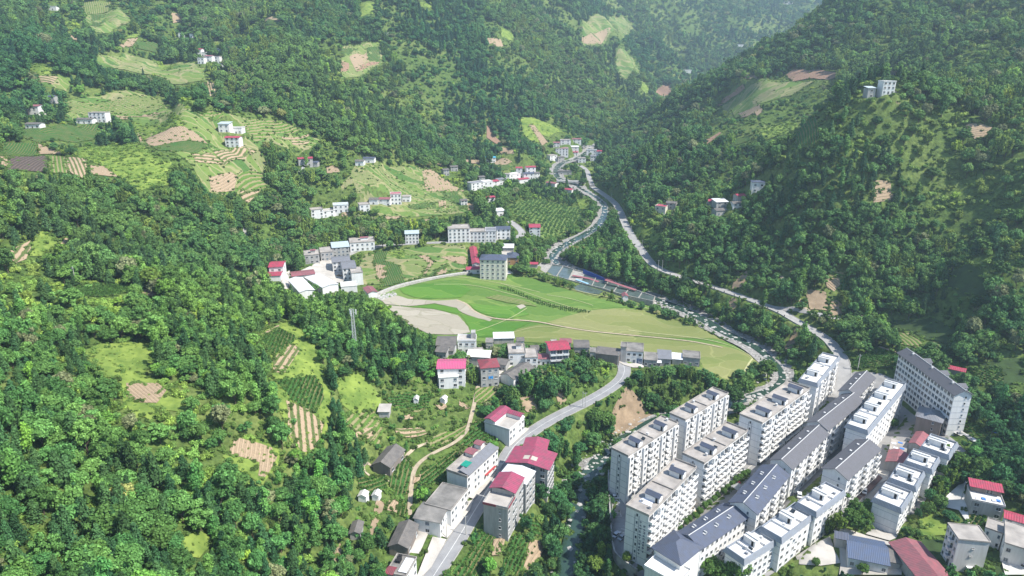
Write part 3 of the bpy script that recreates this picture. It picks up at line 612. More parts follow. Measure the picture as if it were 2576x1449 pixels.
for c, d, H, f, rf, wl, rcx, w, lb in (
        ("565,348 600,345", 8, 8, 3, 'gable', 'white', 'red', 'www', "three-storey white farmhouse with crimson roof on the left plateau"),
        ("548,313 575,311", 8, 7, 2, 'shed', 'white', 'pale', 'ww', "farmhouse with pale metal canopy above the crimson-roofed one"),
        ("578,324 607,320", 8, 5, 1, 'flat', 'white', 'conc', 'w.w', "low white farmhouse between two plateau houses"),
        ("221,284 263,284", 8, 8, 3, 'flat', 'white', 'stain', 'wwww', "white three-storey farmhouse above the dark green rows"),
        ("190,300 230,300", 7, 3.8, 1, 'gable', 'white', 'tile', 'w.w', "low grey-tiled wing left of the white three-storey farmhouse"),
        ("54,266 94,268", 9, 7.5, 2, 'gable', 'white', 'dred', 'ww', "farmhouse with red and blue roofs at the far left"),
        ("118,243 134,243", 7, 6, 2, 'gable', 'grey', 'bslate', 'w', "small dark blue-roofed house among trees on the left"),
        ("62,312 98,312", 7, 3.6, 1, 'gable', 'white', 'tile', 'w.w', "low tiled house below the red and blue roofed farmhouse"),
        ("750,400 786,398", 8, 7, 2, 'gable', 'grey', 'red', 'ww', "crimson-roofed farmhouse on the wooded knoll"),
        ("778,410 798,408", 7, 4, 1, 'gable', 'grey', 'bslate', 'w', "blue-roofed annex beside the crimson-roofed farmhouse"),
        ("913,402 941,395", 8, 4.5, 1, 'gable', 'white', 'bslate', 'w', "small house with dark blue roof above the terraces"),
        ("893,408 914,403", 8, 4.5, 1, 'gable', 'white', 'tile', 'w', "grey-roofed house joined to the dark blue roof above the terraces"),
        ("1222,397 1247,396", 8, 6.5, 2, 'gable', 'white', 'cyan', 'w.w', "white house with a bright cyan roof on the valley shoulder"),
        ("1186,462 1218,458", 9, 8, 3, 'flat', 'white', 'slate2', 'www', "white house with slate canopy at the left of the valley row"),
        ("1217,458 1240,456", 9, 7.5, 2, 'flat', 'white', 'bright', 'ww', "white flat house in the middle of the valley row"),
        ("1239,457 1256,455", 9, 6, 2, 'gable', 'white', 'red', 'w', "red-roofed house in the valley row"),
        ("1252,452 1269,450", 9, 6.5, 2, 'gable', 'white', 'slate2', 'w', "slate-roofed house at the right of the valley row"),
        ("1280,440 1310,436", 9, 7, 2, 'flat', 'white', 'bright', 'ww', "pale house on the left of the bridge hamlet"),
        ("1298,424 1314,421", 8, 7, 2, 'gable', 'white', 'red', 'w', "small crimson-roofed house at the top of the bridge hamlet"),
        ("1325,421 1348,420", 9, 7, 2, 'gable', 'white', 'red', 'ww', "crimson-topped white house right of the bridge hamlet"),
        ("1318,437 1344,436", 9, 7, 2, 'gable', 'white', 'bslate', 'ww', "blue-roofed house in the bridge hamlet"),
        ("1307,452 1332,449", 8, 5, 1, 'gable', 'white', 'red', 'w', "low crimson-roofed house at the front of the bridge hamlet"),
        ("1373,459 1396,462", 8, 4.5, 1, 'gable', 'white', 'dred', 'w', "red-roofed house by the arched bridge"),
        ("1417,476 1438,478", 8, 3.5, 1, 'gable', 'white', 'red', 'w', "small red roof just below the arched bridge"),
        ("1224,498 1246,496", 8, 5, 1, 'gable', 'white', 'red', 'w', "crimson-roofed cottage among trees below the valley row"),
        ("1250,532 1270,530", 8, 5, 1, 'shed', 'white', 'wmetal', 'w', "white-roofed cottage beside the uphill lane"),
        ("1398,374 1430,374", 12, 9, 3, 'flat', 'white', 'dred', 'wwww', "far white factory with a dull red roof strip"),
        ("1428,373 1456,366", 14, 7, 2, 'gable', 'white', 'wmetal', 'ww', "far white-roofed factory hall up the valley"),
        ("1410,354 1436,351", 10, 6, 2, 'flat', 'white', 'stain', 'ww', "far pale house above the factory"),
        ("1440,352 1462,348", 10, 6, 2, 'gable', 'white', 'dred', 'ww', "far reddish house highest above the factory"),
        ("1476,380 1502,376", 9, 7, 2, 'flat', 'white', 'slate2', 'ww', "far house against the dark right-hand slope"),
        ("1500,382 1514,379", 8, 6, 2, 'gable', 'white', 'red', 'w', "far red-roofed house at the foot of the dark slope"),
        ("1404,433 1438,428", 9, 5, 1, 'gable', 'grey', 'tile', 'ww', "old tiled house in the trees by the upper river"),
        ("1893,458 1926,459", 8, 8, 2, 'hip', 'white', 'bslate', 'ww', "white house with a dark blue hipped roof on the right slope"),
        ("2224,204 2255,206", 8, 9, 3, 'flat', 'white', 'bright', 'www', "three-storey white house high on the right mountain"),
        ("2185,222 2204,222", 7, 7, 2, 'shed', 'grey', 'pale', 'w', "grey house with pale canopy beside the high white house"),
        ("2234,176 2270,178", 8, 5, 1, 'flat', 'brown', 'conc', 'w.w', "brown house above the high white house on the right mountain"),
        ("1648,518 1674,521", 8, 7, 2, 'flat', 'cream', 'red', 'ww', "cream house with a small red top by the right bank"),
        ("1676,510 1700,512", 8, 6, 2, 'gable', 'grey', 'tile', 'w', "grey tiled house beside the cream one"),
        ("1783,506 1807,505", 8, 4.5, 1, 'gable', 'grey', 'red', 'w', "red-roofed barn at the left of the slope hamlet"),
        ("1803,509 1832,508", 9, 5.5, 2, 'shed', 'grey', 'wmetal', 'ww', "white metal-roofed house in the slope hamlet"),
        ("1803,530 1842,528", 8, 4.5, 1, 'gable', 'grey', 'tile', 'w.w', "low tiled house at the front of the slope hamlet"),
        ("1845,516 1868,508", 8, 5.5, 2, 'gable', 'white', 'tile', 'ww', "pale tiled house at the right of the slope hamlet"),
        ("1857,493 1876,492", 7, 5, 1, 'gable', 'grey', 'red', 'w', "red-topped hut at the back of the slope hamlet"),
        ("483,124 505,124", 9, 6, 2, 'gable', 'white', 'red', 'w', "red-roofed house of the high hamlet, left one"),
        ("514,142 532,140", 9, 6, 2, 'gable', 'white', 'dred', 'w', "red-roofed house of the high hamlet, middle one"),
        ("534,143 551,142", 9, 6, 2, 'flat', 'white', 'dred', 'w', "red-roofed house of the high hamlet, right one"),
        ("500,133 518,131", 9, 5, 1, 'flat', 'white', 'bright', 'w', "white house of the high hamlet"),
        ("448,84 460,84", 8, 6, 2, 'flat', 'white', 'bright', 'w', "white house standing above the high hamlet"),
        ("476,86 484,86", 8, 5, 1, 'flat', 'white', 'bright', 'w', "tiny pale house right of the one above the high hamlet"),
        ("122,16 140,16", 8, 5, 1, 'flat', 'white', 'bright', 'w', "tiny white house near the top left corner"),
        ("965,82 974,82", 8, 5, 1, 'flat', 'white', 'dred', 'w', "tiny white house alone on the central ridge"),
        ("1857,112 1872,112", 9, 5, 1, 'flat', 'white', 'dred', 'w', "tiny far house up the side valley"),
        ("1717,174 1740,178", 10, 5, 1, 'flat', 'white', 'bright', 'w', "pale far house where the side valley opens"),
        ("1462,366 1478,364", 8, 5, 2, 'flat', 'white', 'bright', 'ww', "far white house right of the factory hall"),
        ("1384,392 1402,390", 8, 6.5, 2, 'flat', 'white', 'stain', 'ww', "far pale house left of the upper river road"),
        ("1404,396 1420,395", 8, 6.5, 2, 'gable', 'grey', 'tile', 'ww', "far grey-tiled house by the upper river road"),
        ("1440,384 1454,382", 8, 5, 2, 'gable', 'white', 'red', 'ww', "far crimson-roofed house below the factory hall"),
        ("1455,400 1474,397", 8, 6, 2, 'flat', 'white', 'stain', 'ww', "far flat house on the inner bend of the upper road"),
        ("1486,394 1500,392", 8, 6.5, 2, 'gable', 'white', 'slate2', 'ww', "far slate-roofed house beside the dark slope"),
        ("1392,360 1408,358", 8, 6, 2, 'gable', 'white', 'dred', 'ww', "far reddish house left of the factory"),
        ("1268,440 1282,438", 8, 6.5, 2, 'flat', 'white', 'stain', 'ww', "small pale house left of the bridge hamlet"),
        ("1345,436 1358,435", 8, 6.5, 2, 'gable', 'white', 'tile', 'ww', "grey-tiled house right of the blue-roofed one in the bridge hamlet"),
        ("1160,505 1176,504", 8, 5, 2, 'gable', 'white', 'tile', 'ww', "small tiled hut on the lower terraces"),
        ("1206,446 1220,445", 8, 6.5, 2, 'gable', 'grey', 'tile', 'ww', "old tiled hut above the valley row"),
        ("1134,420 1152,419", 8, 5, 2, 'gable', 'grey', 'tile', 'ww', "low tiled hut on the upper edge of the terraces"),
        ("1116,428 1130,427", 8, 6, 2, 'gable', 'grey', 'tile', 'ww', "second low tiled hut on the upper edge of the terraces"),
        ("538,122 552,121", 8, 6, 2, 'flat', 'white', 'bright', 'ww', "pale house of the high hamlet, topmost one"),
        ("496,146 512,145", 8, 6.5, 2, 'flat', 'white', 'stain', 'ww', "pale house of the high hamlet, lowest one"),
        ("552,158 566,157", 8, 5, 2, 'gable', 'white', 'dred', 'ww', "small reddish house below the high hamlet"),
        ("1968,8 2000,2", 12, 6, 1, 'gable', 'white', 'wmetal', 'w', "far long-roofed house at the top edge")):
    bld('farmhouse', 'house', lb, [tuple(map(float, q.split(','))) for q in c.split()], H, f, rf, wl, rcx, depth=d, win={'f': w}, axis='x', rise=1.0, par=0.3, **FS)

for b in BL:
    frame(b)
for b in BL:                                   # level the ground under each building
    ex, ey, cx = b['ex'], b['ey'], b['cx']
    h = max(min(b['W'], b['L']) / 2, 1.5); e = max(b['W'], b['L']) / 2 - h
    d = ex if b['W'] > b['L'] else ey
    a, c = cx - d * (e + 0.01), cx + d * (e + 0.01)
    hs_ = b['name'] in ('farmhouse', 'hillside_house') and cx.y > 330
    stamp(np.array([(a.x, a.y, b['zb']), (c.x, c.y, b['zb'])]), h + (2.6 if hs_ else 0.8), 5.0 if hs_ else b['pad'])
river2 = river.copy(); stamp(river2, 6.5, 5.0, cut_only=True)
for ln, h, b_ in ((ROAD_L, 3.6, 2.5), (ROAD_R, 4.0, 2.5)):
    stamp(ln, h, b_)
if 0:
    for b in BL: print(b['label'][:50], "zb %.1f W %.1f L %.1f y %.0f" % (b['zb'], b['W'], b['L'], b['cx'].y))

# ------------------------------------------------------------------ ground
from mathutils.geometry import delaunay_2d_cdt
ny, nx = XX.shape
_id = np.arange(nx * ny).reshape(ny, nx)
g_me = bpy.data.meshes.new("terrain")
_q = np.stack([_id[:-1, :-1], _id[:-1, 1:], _id[1:, 1:], _id[1:, :-1]], -1).reshape(-1)
g_me.vertices.add(nx * ny); g_me.vertices.foreach_set("co", np.stack([XX, YY, ZZ], -1).reshape(-1).astype(np.float32))
g_me.loops.add(len(_q)); g_me.loops.foreach_set("vertex_index", _q.astype(np.int32))
g_me.polygons.add(len(_q) // 4); g_me.polygons.foreach_set("loop_start", np.arange(0, len(_q), 4, dtype=np.int32))
g_me.polygons.foreach_set("use_smooth", np.ones(len(_q) // 4, bool))
g_me.update(calc_edges=True)
def ground_mat():
    m = bpy.data.materials.new("hillside undergrowth"); m.use_nodes = True
    N, L = nodes(m); b = N["Principled BSDF"]; b.inputs["Roughness"].default_value = 1; b.inputs["Specular IOR Level"].default_value = 0.03
    g = N.new("ShaderNodeNewGeometry")
    def noise(s, d=6):
        n = N.new("ShaderNodeTexNoise"); n.inputs["Scale"].default_value = s; n.inputs["Detail"].default_value = d; n.inputs["Roughness"].default_value = 0.62
        L.new(g.outputs["Position"], n.inputs["Vector"]); return n
    def mix(f, a, c, lo, hi):
        r = N.new("ShaderNodeMapRange"); r.inputs[1].default_value = lo; r.inputs[2].default_value = hi; L.new(f, r.inputs[0])
        x = N.new("ShaderNodeMix"); x.data_type = 'RGBA'; L.new(r.outputs[0], x.inputs[0])
        for i, q in ((6, a), (7, c)):
            if isinstance(q, tuple): x.inputs[i].default_value = (*q, 1)
            else: L.new(q, x.inputs[i])
        return x.outputs[2]
    n1, n2, n3 = noise(0.35), noise(0.012), noise(0.05)
    c = mix(n1.outputs["Fac"], (0.045, 0.075, 0.022), (0.12, 0.185, 0.045), 0.35, 0.68)
    c2 = mix(n1.outputs["Fac"], (0.085, 0.115, 0.035), (0.19, 0.24, 0.07), 0.35, 0.68)
    c = mix(n2.outputs["Fac"], c, c2, 0.46, 0.62)
    c = mix(n3.outputs["Fac"], c, (0.30, 0.235, 0.15), 0.70, 0.76)
    L.new(c, b.inputs["Base Color"])
    bp = N.new("ShaderNodeBump"); bp.inputs["Strength"].default_value = 0.8; bp.inputs["Distance"].default_value = 0.8
    L.new(n1.outputs["Fac"], bp.inputs["Height"]); L.new(bp.outputs[0], b.inputs["Normal"])
    return m
g_me.materials.append(ground_mat())
tag(link(bpy.data.objects.new("terrain", g_me)), "green valley sides and hill ground under the trees", kind='structure')

def plot_mat(name, cols, bund, sc=(0.022, 0.085), rot=24, ed=(0.008, 0.02), es=0.35):
    m = bpy.data.materials.new(name); m.use_nodes = True
    N, L = nodes(m); b = N["Principled BSDF"]; b.inputs["Roughness"].default_value = 0.95; b.inputs["Specular IOR Level"].default_value = 0.08
    g = N.new("ShaderNodeNewGeometry"); mp = N.new("ShaderNodeMapping"); mp.inputs["Rotation"].default_value = (0, 0, R(rot)); mp.inputs["Scale"].default_value = (sc[0], sc[1], 0.0); 
    n0 = N.new("ShaderNodeTexNoise"); n0.inputs["Scale"].default_value = 0.03; n0.inputs["Detail"].default_value = 3; L.new(g.outputs["Position"], n0.inputs["Vector"])
    ad = N.new("ShaderNodeVectorMath"); ad.operation = 'MULTIPLY_ADD'; L.new(n0.outputs["Color"], ad.inputs[0]); ad.inputs[1].default_value = (34, 34, 0); L.new(g.outputs["Position"], ad.inputs[2])
    L.new(ad.outputs[0], mp.inputs["Vector"])
    v1 = N.new("ShaderNodeTexVoronoi"); v1.inputs["Scale"].default_value = 1.0; L.new(mp.outputs[0], v1.inputs["Vector"])
    v2 = N.new("ShaderNodeTexVoronoi"); v2.feature = 'DISTANCE_TO_EDGE'; v2.inputs["Scale"].default_value = 1.0; L.new(mp.outputs[0], v2.inputs["Vector"])
    n1 = N.new("ShaderNodeTexNoise"); n1.inputs["Scale"].default_value = 0.35; n1.inputs["Detail"].default_value = 9; n1.inputs["Roughness"].default_value = 0.7; L.new(g.outputs["Position"], n1.inputs["Vector"])
    sx = N.new("ShaderNodeSeparateColor"); L.new(v1.outputs["Color"], sx.inputs[0])
    f = N.new("ShaderNodeMath"); f.operation = 'MULTIPLY_ADD'; L.new(n1.outputs["Fac"], f.inputs[0]); f.inputs[1].default_value = 1.1; L.new(sx.outputs[0], f.inputs[2])
    r = N.new("ShaderNodeMapRange"); r.inputs[1].default_value = 0.3; r.inputs[2].default_value = 1.8; L.new(f.outputs[0], r.inputs[0])
    x = N.new("ShaderNodeValToRGB"); L.new(r.outputs[0], x.inputs[0]); cr = x.color_ramp
    while len(cr.elements) < len(cols): cr.elements.new(0.5)
    for q_, c_ in enumerate(cols): cr.elements[q_].position = q_ / (len(cols) - 1); cr.elements[q_].color = (*c_, 1)
    e = N.new("ShaderNodeMapRange"); e.inputs[1].default_value = ed[0]; e.inputs[2].default_value = ed[1]; e.inputs[3].default_value = es; e.inputs[4].default_value = 0.0; L.new(v2.outputs["Distance"], e.inputs[0])
    y = N.new("ShaderNodeMix"); y.data_type = 'RGBA'; L.new(e.outputs[0], y.inputs[0]); L.new(x.outputs[0], y.inputs[6]); y.inputs[7].default_value = (*bund, 1)
    L.new(y.outputs[2], b.inputs["Base Color"])
    bp = N.new("ShaderNodeBump"); bp.inputs["Strength"].default_value = 0.5; bp.inputs["Distance"].default_value = 0.4; L.new(n1.outputs["Fac"], bp.inputs["Height"]); L.new(bp.outputs[0], b.inputs["Normal"])
    return m
FM['orch'] = lambda: mat("orchard grass", (0.15, 0.21, 0.06), 1.0, 0, 0.15, 0.03, (0.075, 0.12, 0.035), bump=0.6, detail=9)
FM['terr'] = lambda: MATS.setdefault('terr', plot_mat("terrace plots", [(0.05, 0.11, 0.028), (0.085, 0.16, 0.04), (0.14, 0.205, 0.052), (0.175, 0.20, 0.08), (0.29, 0.235, 0.15)], (0.30, 0.27, 0.14), sc=(0.028, 0.11), rot=8, ed=(0.02, 0.06), es=0.75))
OPEN = []                                      # (world polygon, reach, kind): no forest grows here
def drape(name, P, m, lift, cell=4.0, ang=None, kind='structure', label=None, keep=True, soft=True):
    """a sheet laid over the ground inside the world polygon P"""
    P = np.asarray(P, float)
    if soft:                                   # uneven, hand-cut edges
        Q = []
        for i in range(len(P)):
            a, b = P[i], P[(i + 1) % len(P)]
            n = max(1, int(np.hypot(*(b - a)) / (cell * 1.2)))
            for k in range(n):
                p = a + (b - a) * k / n
                j = cell * 0.22 * (hash2(np.array(p[0] * 7.0), np.array(p[1] * 7.0), 5) - 0.5)
                Q.append(p + j)
        P = np.array(Q)
    x0, y0 = P.min(0); x1, y1 = P.max(0)
    n = (x1 - x0) * (y1 - y0) / cell ** 2
    if n > 9000: cell *= math.sqrt(n / 9000)
    gx, gy = np.meshgrid(np.arange(x0 + cell / 2, x1, cell), np.arange(y0 + cell / 2, y1, cell))
    k = inpoly(gx.ravel(), gy.ravel(), P)
    I = np.column_stack([gx.ravel()[k], gy.ravel()[k]])
    pts_ = [Vector(p) for p in P] + [Vector(p) for p in I]
    nP = len(P)
    try:
        v, e, f, *_ = delaunay_2d_cdt(pts_, [], [list(range(nP))], 1, 1e-4)
    except Exception:
        return None
    if not f: return None
    va = np.array([tuple(a) for a in v])
    z = height(va[:, 0], va[:, 1]) + lift
    o = mesh_obj(name, np.column_stack([va, z]), f, m, smooth=True)
    me = o.data
    if ang is None:                            # rows run along the longest side
        d = np.roll(P, -1, 0) - P; ln = np.hypot(d[:, 0], d[:, 1])
        if soft:
            C = P - P.mean(0); ww, ev = np.linalg.eigh(C.T @ C); dd = ev[:, -1]
        else: dd = d[ln.argmax()]
        ang = math.atan2(dd[1], dd[0])
    ca, sa = math.cos(ang), math.sin(ang)
    uv = me.uv_layers.new(name="rows")
    li = np.empty(len(me.loops), np.int32); me.loops.foreach_get("vertex_index", li)
    U = np.column_stack([-sa * va[:, 0] + ca * va[:, 1], ca * va[:, 0] + sa * va[:, 1]])
    uv.data.foreach_set("uv", U[li].astype(np.float32).ravel())
    tag(o, label, kind=kind)
    if keep: OPEN.append(P)
    return o

